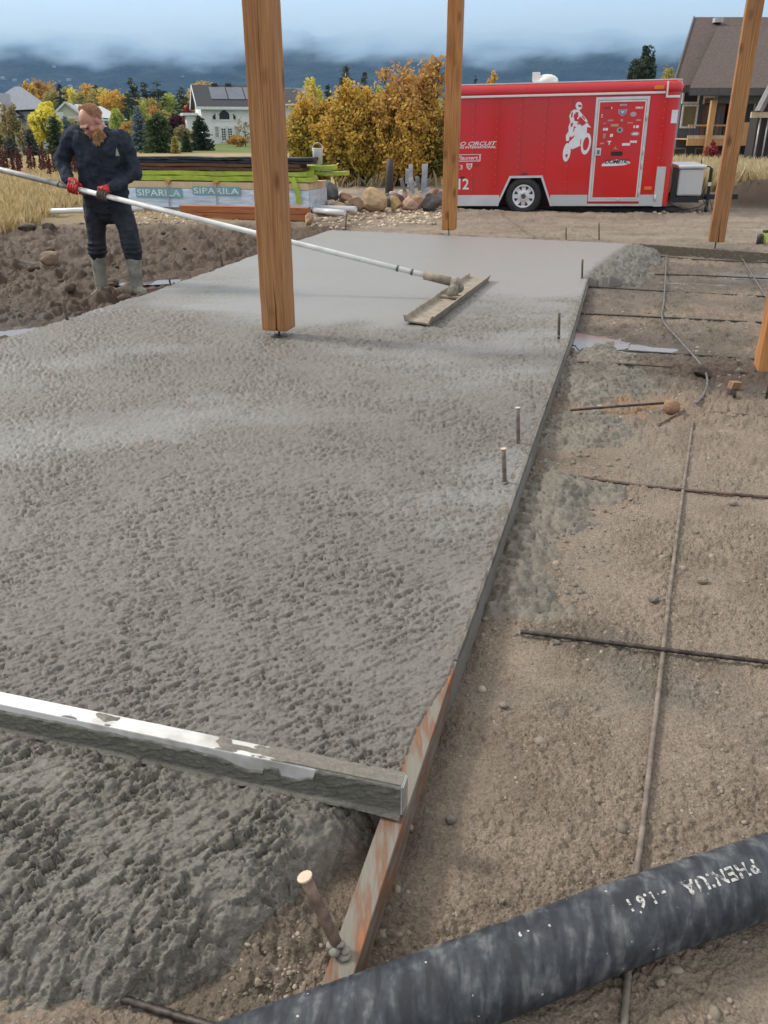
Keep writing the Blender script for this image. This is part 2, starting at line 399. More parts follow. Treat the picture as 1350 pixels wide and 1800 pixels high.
def ground_z(x, y, fine=True):
    x = np.asarray(x, float); y = np.asarray(y, float)
    sub = -.105 + .018 * fbm(x * 1.3, y * 1.3, 4, 101) + .010 * fbm(x * 6, y * 6, 4, 102)
    if fine:
        w = worley(x * 38 + fbm(x * 9, y * 9, 2, 5), y * 38, 103)
        far_ = sstep(3.6, 5.2, y) * sstep(-.45, .25, fbm(x * 1.6, y * 1.6, 3, 109)); sub = sub + far_ * (.022 * domes(x, y, 9, 161) + .014 * domes(x, y, 20, 162) + .012 * fbm(x * 11, y * 11, 3, 163))
        patch = sstep(-.15, .25, fbm(x * 2.2, y * 2.2, 3, 104))
        sub = sub + (.0070 * flakes(x, y, .024, 106, 30, .8, 60) + .0045 * flakes(x, y, .011, 107, 80, .8, 10) + .007 * domes(x, y, 42, 110)) * sstep(-.35, .2, fbm(x * 3, y * 3, 3, 108)) + patch * .011 * np.clip(1 - w[0] * 1.5, 0, 1) * (w[1] > .35) + .0022 * fbm(x * 60, y * 60, 3, 105)
    # churned mud left of the slab
    wx = x + .25 * fbm(x * 2, y * 2, 3, 111); wy = y + .25 * fbm(x * 2 + 7, y * 2, 3, 112)
    c1 = worley(wx * 2.6, wy * 2.6, 113); c2 = worley(wx * 7, wy * 7, 114)
    mud = -.17 + .11 * (np.clip(1 - c1[0] ** 2 * 1.7, 0, 1) * (.25 + .75 * c1[1])) + .045 * np.clip(1 - c2[0] * 1.3, 0, 1) * c2[1] + .07 * fbm(x * .9, y * .9, 3, 115)
    if fine:
        chop = sstep(-.35, .25, fbm(x * 1.1, y * 1.1, 3, 128))
        mud = -.165 + .4 * (mud + .17) + (.05 * domes(x, y, 2.4, 116) + .075 * domes(x, y, 4.2, 117) + .040 * domes(x, y, 11, 118) + .014 * domes(x, y, 24, 119) + .075 * (.35 - np.abs(fbm(x * 3.2, y * 3.2, 4, 164))) + .05 * (.35 - np.abs(fbm(x * 8, y * 8, 4, 165)))) * (.30 + .70 * chop) - .02 + .045 * fbm(x * 5, y * 5, 4, 120) + .010 * fbm(x * 30, y * 30, 3, 129)
    # compacted dirt behind the slab
    bak = -.05 + .03 * fbm(x * .6, y * 1.2, 4, 121) + .012 * fbm(x * 4, y * 7, 4, 122)
    bak = bak + (.04 * domes(x, y, 3.2, 171) * sstep(-.1, .35, fbm(x * .6, y * 1.1, 3, 172)) + .022 * domes(x, y, 8, 173) * sstep(-.2, .3, fbm(x * .8 + 5, y * 1.5, 3, 174)) + .012 * domes(x, y, 18, 175) if fine else 0) + (.016 * flakes(x, y, .09, 125, 5, .5, 90) + .010 * flakes(x, y, .035, 126, 5, .6, 250) if fine else 0) * sstep(-.3, .4, fbm(x * .9, y * 1.6, 3, 127)) + .035 * sstep(0, .35, fbm(x * .5, y * 2.4, 4, 123)) * sstep(15, 16.5, y)
    bak = bak + .10 * np.exp(-((y - (17.0 - .2 * (x - 2.8))) / .22) ** 2) * sstep(.3, 1.5, x) * (.6 + .6 * fbm(x * 2, y * 2, 3, 124))
    wl = sstep(.25, -.25, x - left_x(y) - .15 * fbm(x * 2, y * 2, 2, 131)) * (1 - sstep(14.6, 16.2, y + .5 * fbm(x, y, 2, 132)))
    wb = sstep(-.12, .10, y - back_y(x)) * (1 - wl)
    z = sub * (1 - wl - wb) + mud * wl + bak * wb
    # shallow water hollows
    for cx, cyy, rx, ry, rot, lev in PUD:
        a = (x - cx) * math.cos(rot) + (y - cyy) * math.sin(rot); b = -(x - cx) * math.sin(rot) + (y - cyy) * math.cos(rot)
        q = np.sqrt((a / rx) ** 2 + (b / ry) ** 2)
        k = np.exp(-(q ** 2) * 1.2)
        k = np.clip(k * 1.35, 0, 1); z = z * (1 - k * .85) + (lev - .014) * k * .85
    # soil heap at the right, rise towards the field
    z = z + .42 * np.exp(-(((x - 8.0) / 1.1) ** 2 + ((y - 18.6) / .6) ** 2)) * (1 + .35 * fbm(x * 2, y * 2, 4, 141) + (.25 * domes(x, y, 3, 176) + .14 * domes(x, y, 7, 177) if fine else 0))
    z = z + .10 * sstep(16.0, 20, y)
    # disturbed hole with dark soil by the right-hand post
    z = z + .05 * np.exp(-(((x - 2.55) / .35) ** 2 + ((y - 5.6) / .35) ** 2)) * fbm(x * 9, y * 9, 3, 151)
    # near heap of loose soil between slab and form
    z = z + .045 * np.exp(-(((x + .22) / .14) ** 2 + ((y - 1.2) / .2) ** 2)) * (1 + .5 * fbm(x * 20, y * 20, 3, 152))
    return z
def gz(x, y): return float(ground_z(np.array([x]), np.array([y]), False)[0])

def fan(rows_px, ncol, umax=1.15, y_near=.15, n_near=14):
    ys = np.array([G(675, p).y for p in rows_px]); ts = np.array([-CAM_H / ray(675, p)[2] for p in rows_px])
    yn = np.linspace(y_near, ys[0], n_near, endpoint=False); tn = np.full(n_near, ts[0])
    ys = np.concatenate([yn, ys]); ts = np.concatenate([tn, ts])
    U = np.linspace(-1, 1, ncol); U = np.sign(U) * (np.minimum(np.abs(U), .8) / .8 * .5 + np.maximum(np.abs(U) - .8, 0) / .2 * (umax - .5))
    X = U[None, :] * ts[:, None]; Y = np.broadcast_to(ys[:, None], X.shape)
    return X, Y
def cull(V, F, keepv, attrs):
    keep = keepv[F].any(1); F = F[keep]
    used = np.zeros(len(V), bool); used[F.ravel()] = True
    idx = np.cumsum(used) - 1
    return V[used], idx[F], [a[used] for a in attrs]

def soil_material():
    m = bpy.data.materials.new('site_soil'); m.use_nodes = True; n, l = m.node_tree.nodes, m.node_tree.links
    p = n['Principled BSDF']; p.inputs['Specular IOR Level'].default_value = .35
    at = n.new('ShaderNodeAttribute'); at.attribute_name = 'tone'; wt = n.new('ShaderNodeAttribute'); wt.attribute_name = 'wet'
    tc = n.new('ShaderNodeTexCoord')
    nz = n.new('ShaderNodeTexNoise'); nz.inputs['Scale'].default_value = 90; nz.inputs['Detail'].default_value = 6; nz.inputs['Roughness'].default_value = .7
    l.new(tc.outputs['Object'], nz.inputs['Vector'])
    mr = n.new('ShaderNodeMapRange'); mr.inputs[1].default_value = .25; mr.inputs[2].default_value = .75; mr.inputs[3].default_value = .55; mr.inputs[4].default_value = 1.45
    l.new(nz.outputs['Fac'], mr.inputs[0])
    vm = n.new('ShaderNodeVectorMath'); vm.operation = 'SCALE'; l.new(at.outputs['Color'], vm.inputs[0]); l.new(mr.outputs[0], vm.inputs['Scale'])
    l.new(vm.outputs[0], p.inputs['Base Color'])
    rr = n.new('ShaderNodeMapRange'); rr.inputs[3].default_value = .95; rr.inputs[4].default_value = .28; l.new(wt.outputs['Fac'], rr.inputs[0]); l.new(rr.outputs[0], p.inputs['Roughness'])
    vz = n.new('ShaderNodeTexVoronoi'); vz.inputs['Scale'].default_value = 130; l.new(tc.outputs['Object'], vz.inputs['Vector'])
    sm = n.new('ShaderNodeMath'); sm.operation = 'MULTIPLY_ADD'; sm.inputs[1].default_value = -.5; l.new(vz.outputs['Distance'], sm.inputs[0]); l.new(nz.outputs['Fac'], sm.inputs[2])
    bp = n.new('ShaderNodeBump'); bp.inputs['Strength'].default_value = 1.0; bp.inputs['Distance'].default_value = .009
    n28 = n.new('ShaderNodeTexNoise'); n28.inputs['Scale'].default_value = 30; n28.inputs['Detail'].default_value = 7; n28.inputs['Roughness'].default_value = .7; l.new(tc.outputs['Object'], n28.inputs['Vector'])
    b2 = n.new('ShaderNodeBump'); b2.inputs['Strength'].default_value = .6; b2.inputs['Distance'].default_value = .03; l.new(n28.outputs['Fac'], b2.inputs['Height'])
    l.new(sm.outputs[0], bp.inputs['Height']); l.new(b2.outputs[0], bp.inputs['Normal']); l.new(bp.outputs[0], p.inputs['Normal'])
    return m
SOIL = soil_material()

from concurrent.futures import ThreadPoolExecutor
def par(fn, x, y, chunk=30000):
    """evaluate fn(x, y) -> tuple of arrays in blocks, four at a time"""
    ix = [slice(i, min(i + chunk, len(x))) for i in range(0, len(x), chunk)]
    with ThreadPoolExecutor(4) as ex: res = list(ex.map(lambda q: fn(x[q], y[q]), ix))
    return [np.concatenate([r[k] for r in res]) for k in range(len(res[0]))]
def compact(X, Y, keepf):
    """keep only the grid quads that touch the wanted area"""
    x = X.ravel(); y = Y.ravel(); F = grid_faces(*X.shape)
    keepv, = par(lambda a, b: (keepf(a, b),), x, y)
    F = F[keepv[F].any(1)]; used = np.zeros(len(x), bool); used[F.ravel()] = True
    idx = np.cumsum(used) - 1
    return x[used], y[used], idx[F]

def make_ground():
    X, Y = fan(np.concatenate([np.linspace(1860, 640, 440), np.linspace(638, 402, 300), np.linspace(401, 332, 80)]), 720)
    def wanted(x, y):
        dR, dL, dB, dF = slab_d(x, y); d = np.minimum(np.minimum(dR, dL), np.minimum(dB, dF))
        return ~((d > .12) & ~((y > 9.0) & (x > 1.9)))
    x, y, F = compact(X, Y, wanted)
    z, c, wet = par(ground_eval, x, y)
    me = mesh_np('ground', np.stack([x, y, z], -1), F, SOIL); vattr(me, 'tone', np.clip(c, .01, .9)); vattr(me, 'wet', wet)
    return tag(link('ground', me), kind='structure')
def ground_eval(x, y):
    z = ground_z(x, y)
    z = z - .03 * (~((slab_d(x, y)[0] < .1) | (slab_d(x, y)[3] < .1) | (slab_d(x, y)[1] < .1) | (slab_d(x, y)[2] < .1)))
    # soil colour (dry tan, damp brown, dark churned mud, pale compacted)
    n1 = fbm(x * 1.1, y * 1.1, 5, 201); n2 = fbm(x * 5, y * 5, 4, 202)
    sub = np.array([.290, .232, .176])[None] * (1 + .45 * n1 + .30 * n2)[:, None]
    damp = sstep(.05, .5, n1 + .3 * n2 + .42 * sstep(3.8, 6.0, y))[:, None]
    sub = sub * (1 - damp * .50)
    grey = sstep(.1, .5, fbm(x * 1.7 + 4, y * 1.7, 4, 207))[:, None] * .5
    sub = sub * (1 - grey) + np.array([.25, .22, .18]) * grey
    mud = np.array([.088, .056, .034])[None] * (1 + .5 * n2 + .3 * fbm(x * 14, y * 14, 3, 203))[:, None]
    ml = sstep(-.06, .10, z + .02)[:, None] * .0 + sstep(.1, .6, fbm(x * .8, y * .8, 4, 204))[:, None] * .45
    mud = mud * (1 - ml) + np.array([.20, .148, .105]) * ml
    bak = np.array([.262, .214, .164])[None] * (1 + .42 * fbm(x * .7, y * 2.2, 5, 205) + .22 * n2)[:, None]
    wl = (sstep(.25, -.25, x - left_x(y)) * (1 - sstep(14.6, 16.2, y)))[:, None]
    wb = sstep(-.12, .10, y - back_y(x))[:, None] * (1 - wl)
    c = sub * (1 - wl - wb) + mud * wl + bak * wb
    dry = (sstep(15.2, 16.6, y + .6 * n1) * sstep(-1.5, -2.4, x + .3 * (y - 16)))[:, None]      # grass field to the left
    c = c * (1 - dry) + np.array([.30, .235, .12]) * dry
    hp = np.exp(-(((x - 8.0) / 1.2) ** 2 + ((y - 18.3) / .7) ** 2))[:, None]
    c = c * (1 - np.clip(hp * 1.6, 0, 1)) + np.array([.075, .053, .038]) * np.clip(hp * 1.6, 0, 1)
    # rusty orange earth by the round stone, dark dug earth by the post
    q = np.exp(-(((x - 1.60) / .28) ** 2 + ((y - 5.0) / .22) ** 2))[:, None] * sstep(-.2, .3, n2)[:, None]
    c = c * (1 - q) + np.array([.34, .17, .075]) * q
    q = np.exp(-(((x - 2.5) / .45) ** 2 + ((y - 5.75) / .35) ** 2))[:, None]; q = np.clip(q * 1.3, 0, .9)
    c = c * (1 - q) + np.array([.10, .065, .045]) * q
    # darker band of soil colour along the form
    near = sstep(.10, .0, x - form_x(y))[:, None] * (x > form_x(y))[:, None] * .35
    c = c * (1 - near)
    wet = np.clip(.50 * wl[:, 0] + .4 * damp[:, 0] * (1 - wl[:, 0]) * (1 - wb[:, 0]), 0, 1)
    for cx, cyy, rx, ry, rot, lev in PUD:
        k = np.exp(-(((x - cx) / (rx * 1.6)) ** 2 + ((y - cyy) / (ry * 1.9)) ** 2)); wet = np.maximum(wet, k)
        c = c * (1 - .35 * k[:, None])
    return z, c, wet
make_ground()

def water_material():
    m = bpy.data.materials.new('puddle_water'); m.use_nodes = True; n, l = m.node_tree.nodes, m.node_tree.links
    p = n['Principled BSDF']; p.inputs['Base Color'].default_value = (.17, .15, .125, 1); p.inputs['Roughness'].default_value = .07
    p.inputs['Specular IOR Level'].default_value = .9; p.inputs['IOR'].default_value = 1.45
    tc = n.new('ShaderNodeTexCoord'); nz = n.new('ShaderNodeTexNoise'); nz.inputs['Scale'].default_value = 6
    l.new(tc.outputs['Object'], nz.inputs['Vector']); bp = n.new('ShaderNodeBump'); bp.inputs['Strength'].default_value = .05; bp.inputs['Distance'].default_value = .004
    l.new(nz.outputs['Fac'], bp.inputs['Height']); l.new(bp.outputs[0], p.inputs['Normal'])
    return m
WATER = water_material()
for cx, cyy, rx, ry, rot, lev in PUD:
    n = 28; vs = [(0, 0, 0)]; fs = []
    for i in range(n):
        a = 2 * math.pi * i / n; k = 1.25 * (1 + .18 * math.sin(3 * a + cx) + .12 * math.sin(5 * a + cyy))
        u, v = rx * k * math.cos(a), ry * k * math.sin(a)
        vs.append((u * math.cos(rot) - v * math.sin(rot), u * math.sin(rot) + v * math.cos(rot), 0)); fs.append((0, i + 1, (i + 1) % n + 1))
    mb = MB(); mb.add(vs, fs); tag(mb.build('puddle', WATER, loc=(cx, cyy, lev)), kind='structure')

def concrete_material():
    m = bpy.data.materials.new('fresh_concrete'); m.use_nodes = True; n, l = m.node_tree.nodes, m.node_tree.links
    p = n['Principled BSDF']; p.inputs['Specular IOR Level'].default_value = .5; p.inputs['Coat Weight'].default_value = .12; p.inputs['Coat Roughness'].default_value = .45
    at = n.new('ShaderNodeAttribute'); at.attribute_name = 'tone'; wt = n.new('ShaderNodeAttribute'); wt.attribute_name = 'wet'
    tc = n.new('ShaderNodeTexCoord')
    nz = n.new('ShaderNodeTexNoise'); nz.inputs['Scale'].default_value = 120; nz.inputs['Detail'].default_value = 7; nz.inputs['Roughness'].default_value = .65
    l.new(tc.outputs['Object'], nz.inputs['Vector'])
    mr = n.new('ShaderNodeMapRange'); mr.inputs[1].default_value = .25; mr.inputs[2].default_value = .75; mr.inputs[3].default_value = .76; mr.inputs[4].default_value = 1.24
    l.new(nz.outputs['Fac'], mr.inputs[0])
    vm = n.new('ShaderNodeVectorMath'); vm.operation = 'SCALE'; l.new(at.outputs['Color'], vm.inputs[0]); l.new(mr.outputs[0], vm.inputs['Scale'])
    l.new(vm.outputs[0], p.inputs['Base Color'])
    rr = n.new('ShaderNodeMapRange'); rr.inputs[3].default_value = .58; rr.inputs[4].default_value = .46; l.new(wt.outputs['Fac'], rr.inputs[0]); l.new(rr.outputs[0], p.inputs['Roughness'])
    inv = n.new('ShaderNodeMapRange'); inv.inputs[3].default_value = .9; inv.inputs[4].default_value = .05; l.new(wt.outputs['Fac'], inv.inputs[0])
    bp = n.new('ShaderNodeBump'); bp.inputs['Distance'].default_value = .011
    l.new(inv.outputs[0], bp.inputs['Strength'])
    mp = n.new('ShaderNodeMapping'); mp.inputs['Rotation'].default_value = (0, 0, R(-55)); mp.inputs['Scale'].default_value = (26, 62, 60); l.new(tc.outputs['Object'], mp.inputs[0])
    wn_ = n.new('ShaderNodeTexNoise'); wn_.inputs['Scale'].default_value = 1.0; wn_.inputs['Detail'].default_value = 5; wn_.inputs['Roughness'].default_value = .7; wn_.inputs['Distortion'].default_value = 1.2; l.new(mp.outputs[0], wn_.inputs['Vector'])
    ad = n.new('ShaderNodeMath'); ad.operation = 'MULTIPLY_ADD'; ad.inputs[1].default_value = .35; l.new(nz.outputs['Fac'], ad.inputs[0]); l.new(wn_.outputs['Fac'], ad.inputs[2])
    l.new(ad.outputs[0], bp.inputs['Height']); l.new(bp.outputs[0], p.inputs['Normal'])
    return m
CONC = concrete_material()

SCR0 = G(-120, 1259, .0); SCR1 = G(706, 1440, .0)
def screed_y(x):
    return SCR1.y + (x - SCR1.x) * (SCR0.y - SCR1.y) / (SCR0.x - SCR1.x)
SM = PL([(-600, 540), (0, 520), (250, 535), (450, 572), (520, 573), (738, 576), (790, 520), (840, 512), (1020, 527), (1060, 520)])
SM = SM[np.argsort(SM[:, 0])]
def make_slab():
    X, Y = fan(np.concatenate([np.linspace(1880, 600, 860), np.linspace(598, 392, 210)]), 660, n_near=20)
    x, y, F = compact(X, Y, slab_out)
    z, c, wet = par(slab_eval, x, y)
    me = mesh_np('concrete_slab', np.stack([x, y, z], -1), F, CONC); vattr(me, 'tone', np.clip(c, .02, .9)); vattr(me, 'wet', wet)
    return tag(link('concrete_slab', me), kind='structure')
def slab_out(x, y):
    dR, dL, dB, dF = slab_d(x, y)
    heapzone = sstep(9.2, 9.5, y) * (1 - sstep(12.1, 12.5, y)); dRh = dR + .10 * fbm(x * 4, y * 4, 4, 321)
    return np.minimum(np.minimum(np.where(heapzone > .5, dRh + 1.0, dR + .05), dL + .2), np.minimum(dB + .1, dF + .14)) > 0
def slab_eval(x, y):
    dR, dL, dB, dF = slab_d(x, y)
    raw = sstep(.03, -.10, y - screed_y(x) - .02)
    smooth = sstep(-.25, .35, y - np.interp(x, SM[:, 0], SM[:, 1]) + .3 * fbm(x * 2, y * 2, 3, 301))
    smooth = smooth * (1 - .5 * sstep(-.9, -1.8, x + .1 * (y - 8)) * sstep(10.6, 9.2, y))
    semi = sstep(-.02, .38, fbm(x * .50, y * 1.1 + 3, 4, 302)) * .65 * (1 - raw) * sstep(2.0, 3.4, y)                     # patches the screed closed better
    smooth = smooth * (1 - sstep(.10, -.02, dR) * (y > 9.2)); amp = (1 - smooth) * (1 - .55 * semi) * (.55 + .9 * sstep(-.4, .4, fbm(x * 2.6 + y, y * 1.7, 4, 303)))
    f1 = flakes(x, y, .0165, 311, 55, .36); f2 = flakes(x, y, .0085, 312, 40, .7, 120); f3 = flakes(x, y, .028, 313, 75, .75, 230)
    tear = np.abs(fbm(x * 34, y * 34, 3, 320)) ; lump = fbm(x * 24, y * 24, 4, 314)
    k_ = 1 + .16 * np.clip(y - 2.5, 0, 4)
    tex = .0100 * f1 + .0060 * f2 + .0070 * lump - .03 * np.maximum(0, .10 - tear)
    tex = np.where(tex > 0, tex * .30, tex * 1.25) * k_
    rawt = .016 * f3 + .011 * f1 + .0065 * f2 + .012 * lump - .03 * np.maximum(0, .10 - tear)
    rawt = np.where(rawt > 0, rawt * .6, rawt) * (.35 + 1.0 * sstep(-.35, .40, fbm(x * 6 + 3, y * 6, 3, 341))) + .007 * domes(x, y, 32, 342) * (fbm(x * 9, y * 9, 2, 343) > -.05) + .014 * fbm(x * 5, y * 5, 4, 315) + .022 * fbm(x * 1.8 + 2, y * 1.8, 2, 316)
    z = .006 + tex * amp * (1 - raw) + (rawt + .012) * raw + .004 * fbm(x * .9, y * .9, 2, 317) + .0012 * smooth * fbm(x * 6, y * 1.6, 3, 318)
    # swipe ridges where the float has passed
    z = z + .0035 * np.exp(-((smooth - .25) / .12) ** 2) * (1 + fbm(x * 12, y * 12, 2, 319))
    # heap spilling off the right end of the finished strip
    heapzone = sstep(9.2, 9.5, y) * (1 - sstep(12.1, 12.5, y))
    dRh = dR + .10 * fbm(x * 4, y * 4, 4, 321)
    hz = .03 * np.exp(-((dRh + .28) / .20) ** 2)
    clump = .030 * flakes(x, y, .10, 322, 20, .8) + .024 * flakes(x, y, .05, 324, 60, .8) + .014 * flakes(x, y, .025, 326, 10, .8) + .045 * fbm(x * 5, y * 5, 4, 323)
    z = z + heapzone * sstep(.12, -.05, dRh) * (clump * 1.2 + hz - .02)
    drop = np.zeros_like(x)
    def fall(d, w, depth=.32, pw=2.0):
        t = np.clip(-d / w, 0, 1); return depth * t ** pw
    z = z - np.where(heapzone > .5, fall(dRh, .85, .20, 2.0) + .3 * sstep(-.80, -.95, dRh), fall(dR, .03, .3))
    z = z - fall(dL + .05, .12, .30) - fall(dB + .01, .06, .3)
    t = np.clip((.17 - dF) / .17, 0, 1); z = z - (.115 * t ** 2.2 + .3 * sstep(.0, -.10, dF)) * (raw > .01)
    # colour: warm wet grey, greener paste in the fresh pour, paler where bleed water lies, its sky sheen put into the colour
    n1 = fbm(x * .8, y * .8, 4, 331); n2 = fbm(x * 6, y * 6, 4, 332)
    base = np.array([.176, .163, .139]); green = np.array([.168, .157, .127]); pale = np.array([.262, .262, .255])
    c = base[None] * (1 + .12 * n1 + .10 * n2)[:, None]
    g = np.clip(raw * .6 + .5 * sstep(.1, .5, fbm(x * 2.5, y * 2.5, 3, 333)) * raw + heapzone * .6 * sstep(.1, 0, dR), 0, 1)[:, None]
    c = c * (1 - g) + green * g
    rp_ = (raw * sstep(.0, .4, fbm(x * 4 + 9, y * 4, 4, 344)))[:, None] * .5; c = c * (1 - rp_) + np.array([.215, .198, .166]) * rp_
    s = (np.clip(smooth + .9 * semi, 0, 1) * (1 - heapzone * sstep(.1, 0, dR)))[:, None] * .7
    c = c * (1 - s) + pale * s
    hd = (heapzone * sstep(.10, -.05, dR))[:, None] * .85; c = c * (1 - hd) + np.array([.135, .126, .104]) * hd
    wet = np.clip(.16 + .72 * smooth + .95 * semi + .15 * n1 - .15 * raw - .35 * heapzone * sstep(.1, 0, dR), 0, 1)
    return z, c, wet
make_slab()

def spill(poly, thick, label, seed, res=.0085, z=-.1):
    P = np.array([[*G(a, b, z)[:2]] for a, b in poly])
    x0, y0 = P.min(0) - .15; x1, y1 = P.max(0) + .15
    xs = np.arange(x0, x1, res); ys = np.arange(y0, y1, res * 1.3)
    X, Y = np.meshgrid(xs, ys); x, y = X.ravel(), Y.ravel()
    inside = np.zeros(len(x), bool); dist = np.full(len(x), 9.0)
    for i in range(len(P)):
        a = P[i]; b = P[(i + 1) % len(P)]
        cond = ((a[1] > y) != (b[1] > y)) & (x < (b[0] - a[0]) * (y - a[1]) / (b[1] - a[1] + 1e-12) + a[0]); inside ^= cond
        ab = b - a; t = np.clip(((x - a[0]) * ab[0] + (y - a[1]) * ab[1]) / (ab @ ab), 0, 1)
        dist = np.minimum(dist, np.hypot(x - a[0] - t * ab[0], y - a[1] - t * ab[1]))
    d = np.where(inside, dist, -dist) + .13 * fbm(x * 5, y * 5, 4, seed) + .05 * fbm(x * 25, y * 25, 3, seed + 3)
    prof = np.clip(d / .22, -1, 1)
    h = np.where(prof > 0, np.maximum(prof, 0) ** .6 * thick * 1.05 * (.55 + .9 * np.clip(.5 + fbm(x * 4, y * 4, 4, seed + 9), 0, 1)), prof * .08)
    tx = .016 * flakes(x, y, .034, seed + 1, 30, .7) + .012 * flakes(x, y, .019, seed + 2, 60, .6) + .007 * flakes(x, y, .010, seed + 7, 20, .7) + .012 * fbm(x * 16, y * 16, 4, seed + 4)
    h = h + np.where(tx > 0, tx * .7, tx) * sstep(-.05, .3, prof)
    zz = ground_z(x, y, False) + h - .006
    V = np.stack([x, y, zz], -1)
    c = np.array([.178, .160, .127])[None] * (1 + .45 * fbm(x * 5, y * 5, 4, seed + 5))[:, None]
    b = sstep(.1, .5, fbm(x * 7, y * 7, 3, seed + 6))[:, None] * .5; c = c * (1 - b) + np.array([.215, .18, .138]) * b * 1.0
    eb = (1 - sstep(-.03, .05, d + .06 * fbm(x * 12, y * 12, 3, seed + 8)))[:, None] * .9; c = c * (1 - eb) + np.array([.22, .178, .133]) * eb
    w = np.full(len(x), .15)
    V, F, (c, w) = cull(V, grid_faces(*X.shape), d > -.05, [c, w])
    me = mesh_np('concrete_spill', V, F, CONC); vattr(me, 'tone', c); vattr(me, 'wet', w)
    tag(link('concrete_spill', me), label, 'concrete spill', 'concrete slopped over the form')
spill([(960, 640), (1010, 612), (1075, 603), (1110, 625), (1150, 655), (1156, 695), (1100, 706), (1000, 715), (955, 690)], .055, 'smooth grey hump of spilled concrete beside the puddle', 401)
spill([(948, 730), (1060, 715), (1120, 745), (1132, 770), (1085, 785), (1030, 790), (960, 800), (935, 775)], .035, 'flat concrete spill under the loose bar by the round stone', 421)
spill([(905, 850), (960, 812), (1010, 835), (1100, 850), (1115, 862), (1060, 890), (1030, 930), (990, 950), (985, 1010), (1010, 1060), (1040, 1085), (980, 1090), (900, 1085), (850, 1090), (838, 1070), (870, 960)], .05, 'long lumpy concrete spill heaped along the form board', 441)
spill([(-60, 1725), (60, 1715), (110, 1730), (85, 1760), (20, 1790), (-60, 1800)], .03, 'small wet concrete spill at the bottom left corner', 461, .008, -.1)

def pebble_protos(k=10, sub=1):
    out = []
    for s in range(k):
        bm = bmesh.new(); bmesh.ops.create_icosphere(bm, subdivisions=sub, radius=1)
        rr = random.Random(s); sx, sy, sz = rr.uniform(.8, 1.2), rr.uniform(.6, .95), rr.uniform(.45, .8)
        V = np.array([[v.co.x * sx * rr.uniform(.82, 1.15), v.co.y * sy * rr.uniform(.82, 1.15), v.co.z * sz * rr.uniform(.85, 1.12)] for v in bm.verts])
        F = np.array([[v.index for v in f.verts] for f in bm.faces]); bm.free(); out.append((V, F))
    return out
PEB = pebble_protos()
def scatter_stones(name, pts, sizes, mat, seed, sink=.25, zf=None):
    rr = np.random.RandomState(seed); Vs = []; Fs = []; n = 0
    zz = ground_z(pts[:, 0], pts[:, 1], False) if zf is None else zf
    for i, (p, s) in enumerate(zip(pts, sizes)):
        V, F = PEB[rr.randint(len(PEB))]; a = rr.rand() * 6.28
        ca, sa = math.cos(a), math.sin(a)
        W = V * s; W = np.stack([W[:, 0] * ca - W[:, 1] * sa, W[:, 0] * sa + W[:, 1] * ca, W[:, 2]], -1) + [p[0], p[1], zz[i] + s * (.6 - sink * 2)]
        Vs.append(W); Fs.append(F + n); n += len(V)
    return link(name, mesh_np(name, np.concatenate(Vs), np.concatenate(Fs), mat, smooth=False))
def pebbles():
    rs = np.random.RandomState(3); n = 7000
    px = rs.uniform(560, 1420, n); py = rs.uniform(640, 1840, n) ** 1.0
    P = np.array([[*G(a, b, -.1)[:2]] for a, b in zip(px, py)])
    ok = (P[:, 0] > form_x(P[:, 1]) + .01) & ((fbm(P[:, 0] * 2.2, P[:, 1] * 2.2, 3, 104) > rs.uniform(-.25, .5, n)))
    extra = np.array([[*G(rs.uniform(380, 570), rs.uniform(1640, 1800), -.1)[:2]] for _ in range(240)])
    P = np.concatenate([P[ok], extra]); s = .0022 + .0050 * rs.rand(len(P)) ** 2.5 + .010 * (rs.rand(len(P)) > .985)
    s = np.minimum(s * (1 + .25 * P[:, 1]), .022)
    n2_ = 2200; Q = np.array([[*G(a, b, -.1)[:2]] for a, b in zip(rs.uniform(960, 1420, n2_), rs.uniform(450, 760, n2_))]); Q = Q[(Q[:, 0] > form_x(Q[:, 1]) + .03) & (fbm(Q[:, 0] * 1.6, Q[:, 1] * 1.6, 3, 109) > rs.uniform(-.5, .4, n2_))]
    P = np.concatenate([P, Q]); s = np.concatenate([s, .007 + .020 * rs.rand(len(Q)) ** 2.5])
    m = M('pebble', (.29, .245, .19), (.19, .157, .12), rough=.9, scale=30, isl=.35, bump=.4, bscale=200, bdist=.002)
    tag(scatter_stones('pebbles', P, s, m, 5, .3), kind='stuff')
    n3 = 1500; py = rs.uniform(600, 1130, n3); yy = np.array([G(675, b, -.1).y for b in py]); xx = form_x(yy) + .02 + np.abs(rs.normal(size=n3)) * (.18 + .02 * yy)
    mc = M('concrete_crumb', (.22, .195, .155), (.16, .142, .112), rough=.7, scale=40, isl=.25, bump=.4, bscale=160, bdist=.003)
    tag(scatter_stones('concrete_crumbs', np.stack([xx, yy], -1), .003 + .014 * rs.rand(n3) ** 4 * (.5 + .15 * yy), mc, 6, .2), kind='stuff')
pebbles()
